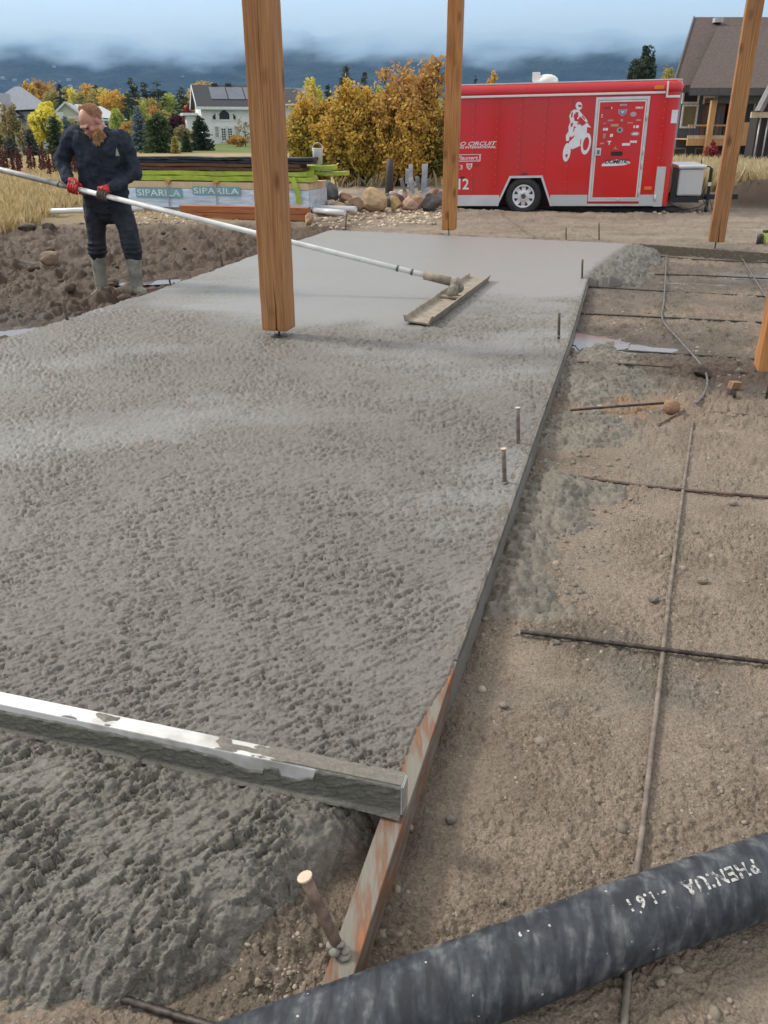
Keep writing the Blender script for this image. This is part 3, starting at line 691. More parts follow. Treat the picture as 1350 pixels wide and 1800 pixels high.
# ------------------------------------------------------------------ posts, forms, steel, screed, float, hose
def wood_mat(name, light, dark, knot=True, scale=1.0, dirt=None):
    m = bpy.data.materials.new(name); m.use_nodes = True; n, l = m.node_tree.nodes, m.node_tree.links
    p = n['Principled BSDF']; p.inputs['Roughness'].default_value = .72; p.inputs['Specular IOR Level'].default_value = .3
    tc = n.new('ShaderNodeTexCoord'); oi = n.new('ShaderNodeObjectInfo')
    ad = n.new('ShaderNodeVectorMath'); ad.operation = 'ADD'; l.new(tc.outputs['Object'], ad.inputs[0])
    sc_ = n.new('ShaderNodeVectorMath'); sc_.operation = 'SCALE'; sc_.inputs['Scale'].default_value = 37.0
    cmb = n.new('ShaderNodeCombineXYZ'); l.new(oi.outputs['Random'], cmb.inputs[0]); l.new(oi.outputs['Random'], cmb.inputs[1]); l.new(cmb.outputs[0], sc_.inputs[0]); l.new(sc_.outputs[0], ad.inputs[1])
    mp = n.new('ShaderNodeMapping'); mp.inputs['Scale'].default_value = (9 * scale, 9 * scale, .55 * scale); l.new(ad.outputs[0], mp.inputs[0])
    n1 = n.new('ShaderNodeTexNoise'); n1.inputs['Scale'].default_value = 1.3; n1.inputs['Detail'].default_value = 3; n1.inputs['Distortion'].default_value = .6; l.new(mp.outputs[0], n1.inputs['Vector'])
    wv = n.new('ShaderNodeMath'); wv.operation = 'MULTIPLY'; wv.inputs[1].default_value = 34; l.new(n1.outputs['Fac'], wv.inputs[0])
    sn = n.new('ShaderNodeMath'); sn.operation = 'SINE'; l.new(wv.outputs[0], sn.inputs[0])
    mp2 = n.new('ShaderNodeMapping'); mp2.inputs['Scale'].default_value = (80 * scale, 80 * scale, 2.2 * scale); l.new(ad.outputs[0], mp2.inputs[0])
    n2 = n.new('ShaderNodeTexNoise'); n2.inputs['Scale'].default_value = 1; n2.inputs['Detail'].default_value = 5; l.new(mp2.outputs[0], n2.inputs['Vector'])
    sm = n.new('ShaderNodeMath'); sm.operation = 'MULTIPLY_ADD'; sm.inputs[1].default_value = .035; l.new(sn.outputs[0], sm.inputs[0]); l.new(n2.outputs['Fac'], sm.inputs[2])
    rp = n.new('ShaderNodeValToRGB'); rp.color_ramp.elements[0].position = .28; rp.color_ramp.elements[0].color = (*dark, 1)
    rp.color_ramp.elements[1].position = .62; rp.color_ramp.elements[1].color = (*light, 1); l.new(sm.outputs[0], rp.inputs[0])
    col = rp.outputs[0]
    if knot:
        vo = n.new('ShaderNodeTexVoronoi'); vo.inputs['Scale'].default_value = 1; mp3 = n.new('ShaderNodeMapping'); mp3.inputs['Scale'].default_value = (5, 5, 2.4); l.new(ad.outputs[0], mp3.inputs[0]); l.new(mp3.outputs[0], vo.inputs['Vector'])
        kr = n.new('ShaderNodeMapRange'); kr.inputs[1].default_value = .08; kr.inputs[2].default_value = .22; kr.inputs[3].default_value = .75; kr.inputs[4].default_value = 0; l.new(vo.outputs['Distance'], kr.inputs[0])
        kx = n.new('ShaderNodeMix'); kx.data_type = 'RGBA'; kx.inputs[7].default_value = (dark[0] * .45, dark[1] * .4, dark[2] * .35, 1); l.new(kr.outputs[0], kx.inputs[0]); l.new(col, kx.inputs[6]); col = kx.outputs[2]
    # broad weather staining
    n3 = n.new('ShaderNodeTexNoise'); n3.inputs['Scale'].default_value = 2.2; n3.inputs['Detail'].default_value = 4; mp4 = n.new('ShaderNodeMapping'); mp4.inputs['Scale'].default_value = (2, 2, .6); l.new(ad.outputs[0], mp4.inputs[0]); l.new(mp4.outputs[0], n3.inputs['Vector'])
    dr = n.new('ShaderNodeMapRange'); dr.inputs[1].default_value = .45; dr.inputs[2].default_value = .75; dr.inputs[3].default_value = 0; dr.inputs[4].default_value = .85 if dirt else .35; l.new(n3.outputs['Fac'], dr.inputs[0])
    dx = n.new('ShaderNodeMix'); dx.data_type = 'RGBA'; dx.inputs[7].default_value = (*(dirt or (dark[0] * .7, dark[1] * .65, dark[2] * .6)), 1); l.new(dr.outputs[0], dx.inputs[0]); l.new(col, dx.inputs[6]); col = dx.outputs[2]
    l.new(col, p.inputs['Base Color'])
    bp = n.new('ShaderNodeBump'); bp.inputs['Strength'].default_value = .35; bp.inputs['Distance'].default_value = .003; l.new(sm.outputs[0], bp.inputs['Height']); l.new(bp.outputs[0], p.inputs['Normal'])
    return m
FIR = wood_mat('fir_post', (.44, .222, .092), (.255, .108, .042))
FIR2 = wood_mat('fir_post_wet', (.52, .245, .085), (.31, .12, .036), True, 1.0, (.26, .10, .03))
STEEL = M('dark_steel', (.10, .085, .075), (.045, .035, .03), rough=.55, scale=40, metal=.6, bump=.3, bscale=200, bdist=.001)
RUST = M('rusty_bar', (.20, .115, .075), (.085, .06, .048), rough=.8, scale=25, metal=.25, bump=.5, bscale=300, bdist=.001, c3=(.13, .10, .085))
DUSTY = M('dusty_bar', (.25, .205, .165), (.13, .105, .085), rough=.85, scale=20, metal=.1, bump=.5, bscale=300, bdist=.001)
AX = R(-15.7)

def make_post(px, py, z0, gap, height, label, nx, check, seed):
    b = G(px, py, z0); a = .101; ch = .006
    root = empty('timber_post', (b.x, b.y, z0), AX)
    rr = random.Random(seed); zs = [0, .02, .1, .2, .3, .42, .6, .9, 1.3, 1.8, 2.4, height]
    vs = []; k = 13
    for z in zs:
        w = max(.0009, .0065 * check * max(0, 1 - z / .45)) if z < .5 else (.0016 if (z > 1.2 and check > .9) else .0006)
        dp = max(.012, .06 * max(0, 1 - z / .6)); c = nx + .012 * math.sin(z * 5 + seed)
        jx = rr.uniform(-.0015, .0015); jy = rr.uniform(-.0015, .0015)
        if z == 0: w *= 2.4
        for x, y in ((-a + ch, -a), (c - w, -a), (c, -a + dp), (c + w, -a), (a - ch, -a), (a, -a + ch), (a, 0), (a, a - ch), (a - ch, a), (0, a), (-a + ch, a), (-a, a - ch), (-a, -a + ch)):
            s = .985 if z == 0 else 1; vs.append((x * s + jx, y * s + jy, gap + z))
    fs = [(i * k + j, i * k + (j + 1) % k, (i + 1) * k + (j + 1) % k, (i + 1) * k + j) for i in range(len(zs) - 1) for j in range(k)]
    fs += [tuple(reversed(range(k))), tuple((len(zs) - 1) * k + j for j in range(k))]
    mb = MB(); mb.add(vs, fs); mb.build('beam', FIR2 if seed in (2, 4) else FIR, root)
    MB().box((-.06, -.06, gap - .006), (.06, .06, gap - .0005)).build('base_plate', STEEL, root)
    MB().tube([(0, 0, -.16), (0, 0, gap - .005)], .0085, 8).build('anchor_rod', STEEL, root)
    tag(root, label, 'post', 'timber posts hung over the slab')
    return root
make_post(491, 591, .0, .062, 3.2, 'thick timber post nearest the man, hanging over fresh concrete', .012, 1.0, 1)
make_post(789, 411, .0, .065, 4.2, 'timber post standing in front of the red trailer rear end', .0, .95, 2)
make_post(1256, 440, -.06, .12, 4.4, 'timber post over the dark back form board by trailer tongue', .02, .9, 3)
make_post(1347, 700, -.10, .20, 2.6, 'timber post cut by the right picture edge above dug earth', -.02, .4, 4)

def loft_board(name, pts_outer, thick, z0, z1, mat, label, group='form boards round the slab', end=0):
    P = [Vector((x, y, 0)) for x, y in pts_outer]; vs = []; k = len(P)
    for i, p in enumerate(P):
        d = (P[min(i + 1, k - 1)] - P[max(i - 1, 0)]).normalized(); nrm = Vector((-d.y, d.x, 0))
        q = p + nrm * thick
        for a, z in ((p, z0), (p, z1 - .002), (p + nrm * .002, z1), (q, z1), (q, z0)): vs.append((a.x, a.y, z))
    fs = [(i * 5 + j, (i + 1) * 5 + j, (i + 1) * 5 + (j + 1) % 5, i * 5 + (j + 1) % 5) for i in range(k - 1) for j in range(5)]
    fs += [tuple(range(5)), tuple((k - 1) * 5 + j for j in reversed(range(5)))]
    o_ = P[0].copy(); vs = [(x - o_.x, y - o_.y, z) for x, y, z in vs]
    mb = MB(); mb.add(vs, fs); o = mb.build(name, mat, loc=(o_.x, o_.y, 0))
    return tag(o, label, 'form board', group)
def board_mat(name, wood, wood2, paste, lo, hi):
    return M(name, wood, paste, rough=.7, scale=9, detail=6, lo=lo, hi=hi, c3=wood2, bump=.6, bscale=40, bdist=.004, stretch=(3.2, .5, 3.2))
FB1 = board_mat('form_wood', (.29, .115, .050), (.17, .092, .055), (.19, .172, .14), .44, .66)
FB2 = board_mat('form_wood_caked', (.19, .172, .14), (.15, .132, .105), (.085, .068, .052), .35, .65)
FB3 = board_mat('form_wood_wet', (.13, .10, .065), (.085, .068, .045), (.17, .15, .12), .35, .62)
Ys = [.80, 1.04, 1.4, 1.75, 2.0, 2.12]
loft_board('form_board', [(float(form_x(y)), y) for y in Ys], .055, -.115, .0, FB1, 'orange stained form board running under the screed to the hose')
Ys = [2.124, 2.6, 3.2, 3.72, 4.3, 5, 5.7, 6.4, 7.2, 8, 8.7, 9.36]
loft_board('form_board', [(float(form_x(y)), y) for y in Ys], .050, -.115, .004, FB2, 'concrete caked form board ending at the spill heap')
a = G(1112, 428, .02); b = G(1560, 460, .02)
loft_board('form_board', [(a.x, a.y), ((a.x + b.x) / 2, (a.y + b.y) / 2 + .01), (b.x, b.y)], .04, -.13, .02, FB3, 'dark wet form board closing the far end beneath the post')

# steel form pins
def pin(px, py, pxt, pyt, r, label, mat, z=0.0, dy=0.0, smear=True, head=False, name='form_pin'):
    b = G(px, py, z); t = D(pxt, pyt, b.y + dy); d = (t - b)
    root = empty(name, b)
    pts = [Vector((0, 0, 0)) - d.normalized() * .12 + d * 0, d * .3, d * .7, d * .975]
    MB().tube(pts, [r * .95, r, r, r * .98], 10).build('shaft', mat, root)
    if head: MB().tube([d * .965, d * .99, d], [r * 1.1, r * 1.28, r * 1.2], 12).build('head', M('pale_cut_end', (.62, .50, .38), (.48, .36, .26), rough=.85, scale=200), root)
    if smear:
        mb = MB(); rr = random.Random(px)
        for i in range(5):
            mb.ball(Vector((rr.uniform(-1, 1) * r, rr.uniform(-1, 1) * r, rr.uniform(.0, .012))) + d * rr.uniform(-.02, .12), (r * rr.uniform(.7, 1.3), r * rr.uniform(.7, 1.3), r * rr.uniform(.3, .8)), 7, 5)
        mb.build('concrete_smear', M('paste', (.27, .25, .21), (.19, .18, .15), rough=.75, scale=60, bump=.6, bscale=150, bdist=.003), root)
    tag(root, label, 'form pin', 'steel pins holding the forms'); return root
pin(599, 1674, 535, 1540, .0125, 'big leaning steel pin with pale head beside the orange board', M('pin_steel', (.24, .165, .12), (.12, .085, .065), rough=.7, scale=40, metal=.3, bump=.6, bscale=150, bdist=.002), .0, .02, True, True)
pin(911, 781, 910, 716, .011, 'smeared form pin at mid slab, the farther of the close pair', DUSTY, 0, 0, True, True)
pin(887, 850, 885, 788, .011, 'smeared form pin at mid slab, the nearer of the close pair', DUSTY, 0, 0, True, True)
pin(982, 597, 983, 549, .011, 'bare form pin beside the slab edge level with the puddle', RUST)
pin(1023, 490, 1024, 455, .011, 'form pin at the far end of the caked board', RUST)
pin(995, 418, 995, 400, .010, 'short form pin behind the slab, left of the taller one', RUST, -.02, 0, False)
pin(1053, 420, 1053, 391, .010, 'tall form pin standing behind the slab back edge', RUST, -.02, 0, False)
pin(607, 405, 609, 375, .012, 'form pin at the back left slab corner by the gravel', RUST, -.02, 0, False)
pin(120, 571, 110, 524, .014, 'leaning form pin in the mud nearest the left picture edge', RUST, -.04, 0, False)
pin(157, 552, 152, 539, .011, 'stubby form pin in mud beside the leaning one', RUST, -.05, 0, False)
pin(391, 468, 386, 443, .014, 'form pin in mud left of the thick timber post', RUST, -.04, 0, False)
pin(300, 502, 297, 488, .010, 'short form pin by the man right boot', RUST, -.05, 0, False)
pin(1339, 434, 1341, 410, .014, 'dark form pin by the small power tool', STEEL, -.06, 0, False)

# reinforcing bars
def rebar(pts, r, label, mat=RUST, zo=.012, ribs=True):
    P = []
    for q in pts:
        z = -.1
        for _ in range(3):
            g = G(q[0], q[1], z); z = gz(g.x, g.y) + zo + (q[2] if len(q) > 2 else 0)
        P.append(Vector((g.x, g.y, z)))
    # resample smoothly
    out = []; seg = .011 if ribs else .05
    for i in range(len(P) - 1):
        p0, p1, p2, p3 = P[max(i - 1, 0)], P[i], P[i + 1], P[min(i + 2, len(P) - 1)]
        n = max(2, int((p2 - p1).length / seg))
        for j in range(n):
            t = j / n; out.append(.5 * ((2 * p1) + (p2 - p0) * t + (2 * p0 - 5 * p1 + 4 * p2 - p3) * t * t + (3 * p1 - p0 - 3 * p2 + p3) * t ** 3))
    out.append(P[-1])
    rs = [r * (1.13 if i % 2 else .93) for i in range(len(out))] if ribs else r
    o_ = P[0].copy(); out = [p - o_ for p in out]
    o = MB().tube(out, rs, 7).build('reinforcing_bar', mat, loc=o_)
    return tag(o, label, 'rebar', 'reinforcing bars laid on the dirt')
rebar([(1092, 1850), (1100, 1760), (1112, 1600), (1130, 1450), (1150, 1280), (1165, 1150), (1180, 1020), (1196, 895), (1218, 742)], .0078, 'long dusty reinforcing bar running lengthwise under the black hose', DUSTY)
rebar([(915, 1110), (1060, 1128), (1200, 1146), (1350, 1164), (1520, 1186)], .0078, 'dark ribbed cross bar nearest the camera, ending at the spill', STEEL, .02)
rebar([(997, 834), (1100, 850), (1220, 863), (1350, 874), (1520, 890)], .0078, 'second cross bar, passing under the long lengthwise bar', RUST, .010)
rebar([(1003, 721), (1090, 714), (1166, 709)], .008, 'short loose bar lying across the flat spill towards the round stone', STEEL, .045, False)
rebar([(1158, 746), (1180, 733), (1202, 721)], .0075, 'short bent stub of bar in front of the round stone', DUSTY, .015, False)
rebar([(1246, 724), (1350, 733), (1470, 743)], .0078, 'cross bar in front of the dug dark earth', RUST, .012, False)
rebar([(1014, 636), (1100, 640), (1182, 645)], .0075, 'half buried bar across the smooth spill hump', RUST, .05, False)
rebar([(1095, 616), (1200, 623), (1322, 631), (1470, 642)], .0078, 'cross bar dipping into the bright puddle', STEEL, .015, False)
rebar([(1022, 551), (1160, 558), (1340, 567), (1480, 574)], .0085, 'cross bar just behind the bright puddle', STEEL, .02, False)
rebar([(1036, 504), (1150, 511), (1345, 521), (1480, 527)], .0085, 'cross bar starting beside the form board far end', STEEL, .02, False)
rebar([(1150, 482), (1250, 485), (1350, 490), (1480, 496)], .0085, 'cross bar coming out of the spill heap', STEEL, .02, False)
rebar([(1150, 449), (1230, 456), (1310, 459), (1450, 466)], .008, 'cross bar lying closest to the dark back form', STEEL, .03, False)
rebar([(1171, 452), (1170, 480), (1167, 530), (1165, 562), (1198, 602), (1233, 642), (1243, 672), (1236, 695), (1224, 709)], .0085, 'lengthwise bar with a loose curved end by the dark earth', M('grey_bar', (.22, .20, .185), (.12, .105, .095), rough=.6, scale=30, metal=.4), .032, False)
rebar([(1305, 455), (1325, 488), (1352, 530)], .008, 'lengthwise bar beside the post at the right edge', M('grey_bar', (.2, .2, .2)), .035, False)
rebar([(92, 1722), (180, 1745), (280, 1776), (430, 1822)], .0082, 'dark ribbed bar poking out of the pour at the bottom', STEEL, .012)

# round stone, wood block, clods lying on the subgrade
def rock_mesh(name, seed, dims, mat, sub=2, rough=.22, smooth=False):
    bm = bmesh.new(); bmesh.ops.create_icosphere(bm, subdivisions=sub, radius=1)
    rr = random.Random(seed); cuts = [(Vector((rr.gauss(0, 1), rr.gauss(0, 1), rr.gauss(0, 1) * .7)).normalized(), rr.uniform(.55, .9)) for _ in range(9)]
    off = Vector((rr.uniform(0, 50), rr.uniform(0, 50), rr.uniform(0, 50)))
    from mathutils import noise
    for v in bm.verts:
        c = v.co.copy(); c *= 1 + rough * noise.noise(c * 1.3 + off)
        if rough > .1:
            for nrm, d in cuts:
                k = c.dot(nrm)
                if k > d: c -= nrm * (k - d) * .92
        c *= 1 + rough * .25 * noise.noise(c * 4 + off)
        v.co = Vector((c.x * dims[0], c.y * dims[1], c.z * dims[2]))
    me = bpy.data.meshes.new(name); bm.to_mesh(me); bm.free(); me.materials.append(mat)
    me.polygons.foreach_set('use_smooth', [smooth] * len(me.polygons)); return me
def rock(px, py, w, h, mat, label, seed, Y=None, depth=.8, rough=.22, smooth=False, name='boulder', cat='rock', group='rocks round the site', sink=.12, rot=0, sub=3):
    """px,py: base centre; w,h: size in photo pixels"""
    z = -.02
    for _ in range(3):
        g = G(px, py, z) if Y is None else Vector((D(px, py, Y).x, Y, 0)); z = gz(g.x, g.y) if g.y < 24 else D(px, py, g.y).z
    t = g.y / ray(px, py)[1]; W = w * t / FPX / 2; H = h * t / FPX / 2
    o = link(name, rock_mesh(name, seed, (W, W * depth, H), mat, sub, rough, smooth), loc=(g.x, g.y + W * depth * .5, z + H * (1 - sink)))
    o.rotation_euler = (0, R(rot), rnd.uniform(-.4, .4)); return tag(o, label, cat, group)
def stone(name, c, c2=None, sc=5): return M(name, c, c2, rough=.88, scale=sc, detail=7, bump=.6, bscale=sc * 5, bdist=.02)
rock(1181, 730, 30, 28, stone('round_brown', (.36, .21, .12), (.22, .13, .08), 20), 'round brown stone sitting on rusty orange earth', 11, rough=.08, smooth=True, name='round_stone', sub=3)
rock(1234, 665, 40, 22, stone('dark_clod', (.10, .075, .055), (.06, .045, .035), 20), 'dark earth clod beside the curved bar end', 12, name='earth_clod', cat='clod', rough=.35)
rock(1286, 702, 22, 18, stone('dark_clod', (.1, .07, .05)), 'small dark clod in front of the wood block', 13, name='earth_clod', cat='clod', rough=.35)
g = G(1290, 678, -.07)
o = MB().box((-.045, -.02, 0), (.045, .02, .05)).build('wood_block', wood_mat('scrap_wood', (.42, .26, .15), (.26, .15, .08), False), loc=(g.x, g.y, gz(g.x, g.y) + .01), bevel=.003); o.rotation_euler = (.1, .15, .5)
tag(o, 'small scrap wood block on the dug dark earth', 'wood block')
PEBS = [(884, 1246, 18, 14, 'pale pebble beside the form board above the screed end'), (792, 1450, 22, 20, 'round grey pebble right of the screed end'), (722, 1462, 16, 14, 'tan pebble touching the form board under the screed'), (884, 1590, 14, 12, 'small pebble just above the black hose middle'), (980, 1135, 13, 10, 'whitish pebble below the nearest cross bar'),
        (455, 1735, 22, 20, 'tan stone in loose earth left of the leaning pin'), (1235, 1027, 22, 13, 'dark flat clod right of the long bar'), (1150, 1062, 24, 15, 'grey concrete crumb left of the long bar'), (1052, 1412, 14, 12, 'grey pebble left of the long bar near the hose'), (1290, 890, 16, 10, 'grey pebble under the second cross bar'), (1300, 660, 16, 14, 'pale pebble behind the wood block'), (1160, 1738, 24, 18, 'pale stone below the hose near the bottom edge')]
for i, (px, py, w, h, lb) in enumerate(PEBS):
    rock(px, py, w, h, stone('pebble_grey%d' % (i % 3), [(.31, .26, .205), (.22, .20, .165), (.36, .295, .22)][i % 3], None, 40), lb, 30 + i, name='pebble', cat='pebble', group='larger pebbles on the subgrade', rough=.2, sub=2, smooth=True)

# screed board
def screed():
    a = SCR0.copy(); b = SCR1.copy(); d = (b - a); L = d.length; d.normalize()
    root = empty('screed_board', (a.x, a.y, .010), math.atan2(d.y, d.x))
    T, H = .046, .088
    alu = M('screed_metal', (.70, .69, .67), (.36, .34, .30), rough=.5, scale=7, detail=8, metal=.1, lo=.30, hi=.52, bump=.2, bscale=90, bdist=.002)
    o = MB().box((-1.2, 0, 0), (L, T, H)).build('bar', alu, root, bevel=.003)
    MB().box((L, .002, .002), (L + .003, T - .002, H - .002)).build('end_cap', M('cap_metal', (.55, .56, .54), (.38, .37, .33), rough=.4, metal=.5, scale=20), root)
    # coat of concrete on the near face and ragged over the top edge
    nu, nv = 420, 26
    U = np.linspace(-1.19, L - .002, nu)[None, :] * np.ones((nv, 1)); Vv = np.linspace(0, 1, nv)[:, None] * np.ones((1, nu))
    top = .070 + .014 * fbm(U * 9, U * 0, 4, 501) - .022 * sstep(.62, .72, U / L) * (1 - sstep(.80, .86, U / L)) * (fbm(U * 14, U * 0 + 3, 2, 502) > -.1)
    top = np.minimum(top, H + .0) ; top = np.where(U > L - .22, H + .004, top)
    z = Vv * top; th = .0035 + .004 * np.abs(fbm(U * 18, z * 40, 4, 503)) + .003 * flakes(U, z * 2, .02, 504)
    th = th * (1 - sstep(.93, 1, Vv)) - .002 * sstep(.96, 1, Vv) + .010 * (1 - sstep(0, .18, Vv))
    me = mesh_np('concrete_coat', np.stack([U, -th, z], -1).reshape(-1, 3), grid_faces(nv, nu), CONC)
    c = np.array([.135, .128, .104])[None] * (1 + .3 * fbm(U * 8, z * 25, 4, 505).ravel())[:, None]; vattr(me, 'tone', c); vattr(me, 'wet', np.full(nu * nv, .35))
    link('concrete_coat', me, root)
    # dabs of mortar left on the top face
    nu, nv = 300, 12
    U = np.linspace(.1, L - .003, nu)[None, :] * np.ones((nv, 1)); Wv = np.linspace(.001, T - .001, nv)[:, None] * np.ones((1, nu))
    m_ = fbm(U * 7, Wv * 16, 4, 511) + .55 * sstep(L - .5, L - .05, U) - .30 + .15 * (Wv < .006)
    me = mesh_np('mortar_dab', np.stack([U, Wv, H + np.clip(m_ * .03, -.004, .006)], -1).reshape(-1, 3), grid_faces(nv, nu), CONC)
    vattr(me, 'tone', np.tile([[.19, .172, .138]], (nu * nv, 1))); vattr(me, 'wet', np.full(nu * nv, .1)); link('mortar_dab', me, root)
    tag(root, 'long white metal screed board caked with wet concrete across the pour', 'screed')
screed()

# bull float with its long pole
def bull_float():
    a = G(733, 573, .0); b = G(842, 489, .03); mid = (a + b) / 2; d = (b - a); L = d.length; yaw = math.atan2(d.y, d.x)
    root = empty('bull_float', (mid.x, mid.y, .012), yaw)
    mg = M('float_magnesium', (.36, .305, .235), (.24, .20, .155), rough=.65, scale=14, metal=.1, bump=.3, bscale=90, bdist=.002)
    w = .115; sec = [(-w, .050), (-w - .012, .052), (-w + .005, -.002), (w - .012, -.004), (w + .014, .075), (w + .002, .075), (w - .022, .010), (-w + .016, .010)]
    n = len(sec); vs = []
    for s, k in ((-L / 2, 1), (-L / 2 + .05, 1), (L / 2 - .05, 1), (L / 2, 1)):
        rise = .012 if abs(s) > L / 2 - .03 else 0
        for (y, z) in sec: vs.append((s, -y, z + rise))
    fs = [(i * n + j, i * n + (j + 1) % n, (i + 1) * n + (j + 1) % n, (i + 1) * n + j) for i in range(3) for j in range(n)] + [tuple(reversed(range(n))), tuple(3 * n + j for j in range(n))]
    mb = MB(); mb.add(vs, fs); bl = mb.build('blade', mg, root); bl.rotation_euler = (R(5), 0, 0)
    inv = (Matrix.Translation(root.location) @ Euler((0, 0, yaw)).to_matrix().to_4x4()).inverted()
    hand = D(180, 343, 8.72); sock = D(800, 497, 8.05); dirp = (hand - sock)
    base = Vector((mid.x, mid.y, .03)); knee = sock
    MB().bar(inv @ base, inv @ Vector((base.x, base.y, .05)), .22, .12, (1, 0, 0)).build('mount_plate', mg, root, bevel=.004)
    br = MB().tube([inv @ base, inv @ (base * .5 + knee * .5 + Vector((0, 0, .02))), inv @ knee], [.065, .050, .045], 10)
    br.ball(inv @ knee, .060, 10, 8); br.ball(inv @ (knee + Vector((.04, .02, -.05))), .05, 9, 7)
    br.build('swivel_bracket', M('caked_bracket', (.36, .32, .255), (.22, .195, .155), rough=.85, scale=14, bump=.9, bscale=40, bdist=.02), root)
    MB().tube([inv @ (sock + dirp * .0), inv @ (sock + dirp * .085)], .042, 12).build('socket', M('caked_socket', (.30, .255, .19), (.20, .17, .13), rough=.8, scale=20), root)
    pole = M('pole_white', (.80, .80, .77), (.62, .61, .57), rough=.35, scale=9, stretch=(1, 1, 1), lo=.25, hi=.5, spec=.5)
    end = sock + dirp * 1.42
    MB().tube([inv @ (sock + dirp * .07), inv @ (sock + dirp * .5), inv @ (sock + dirp * 1.10)], .0250, 14).build('pole', pole, root)
    MB().tube([inv @ (sock + dirp * 1.10), inv @ end], .0270, 14).build('pole_extension', M('pole_grey', (.55, .54, .50), (.30, .29, .27), rough=.5, scale=12, metal=.3), root)
    for k in (.115, .155, 1.075, 1.125): MB().tube([inv @ (sock + dirp * k), inv @ (sock + dirp * (k + .006))], .030, 14).build('ferrule', M('ferrule', (.10, .10, .10), rough=.5), root)
    tag(root, 'bull float with grey channel blade and long white pole held by the man', 'bull float')
    return hand, sock, dirp
POLE_HAND, POLE_SOCK, POLE_DIR = bull_float()

# text helper: built-in font turned into flat mesh
def text_mesh(body, size=1.0, shear=0.0, bold=0.0, spacing=1.0, extrude=0.0):
    cu = bpy.data.curves.new('lettering', 'FONT'); cu.body = body; cu.size = size; cu.shear = shear; cu.offset = bold; cu.space_character = spacing; cu.extrude = extrude
    cu.resolution_u = 3
    o = bpy.data.objects.new('lettering', cu); COL.objects.link(o)
    dg = bpy.context.evaluated_depsgraph_get(); me = bpy.data.meshes.new_from_object(o.evaluated_get(dg))
    bpy.data.objects.remove(o, do_unlink=True); bpy.data.curves.remove(cu); me.materials.clear()
    return me

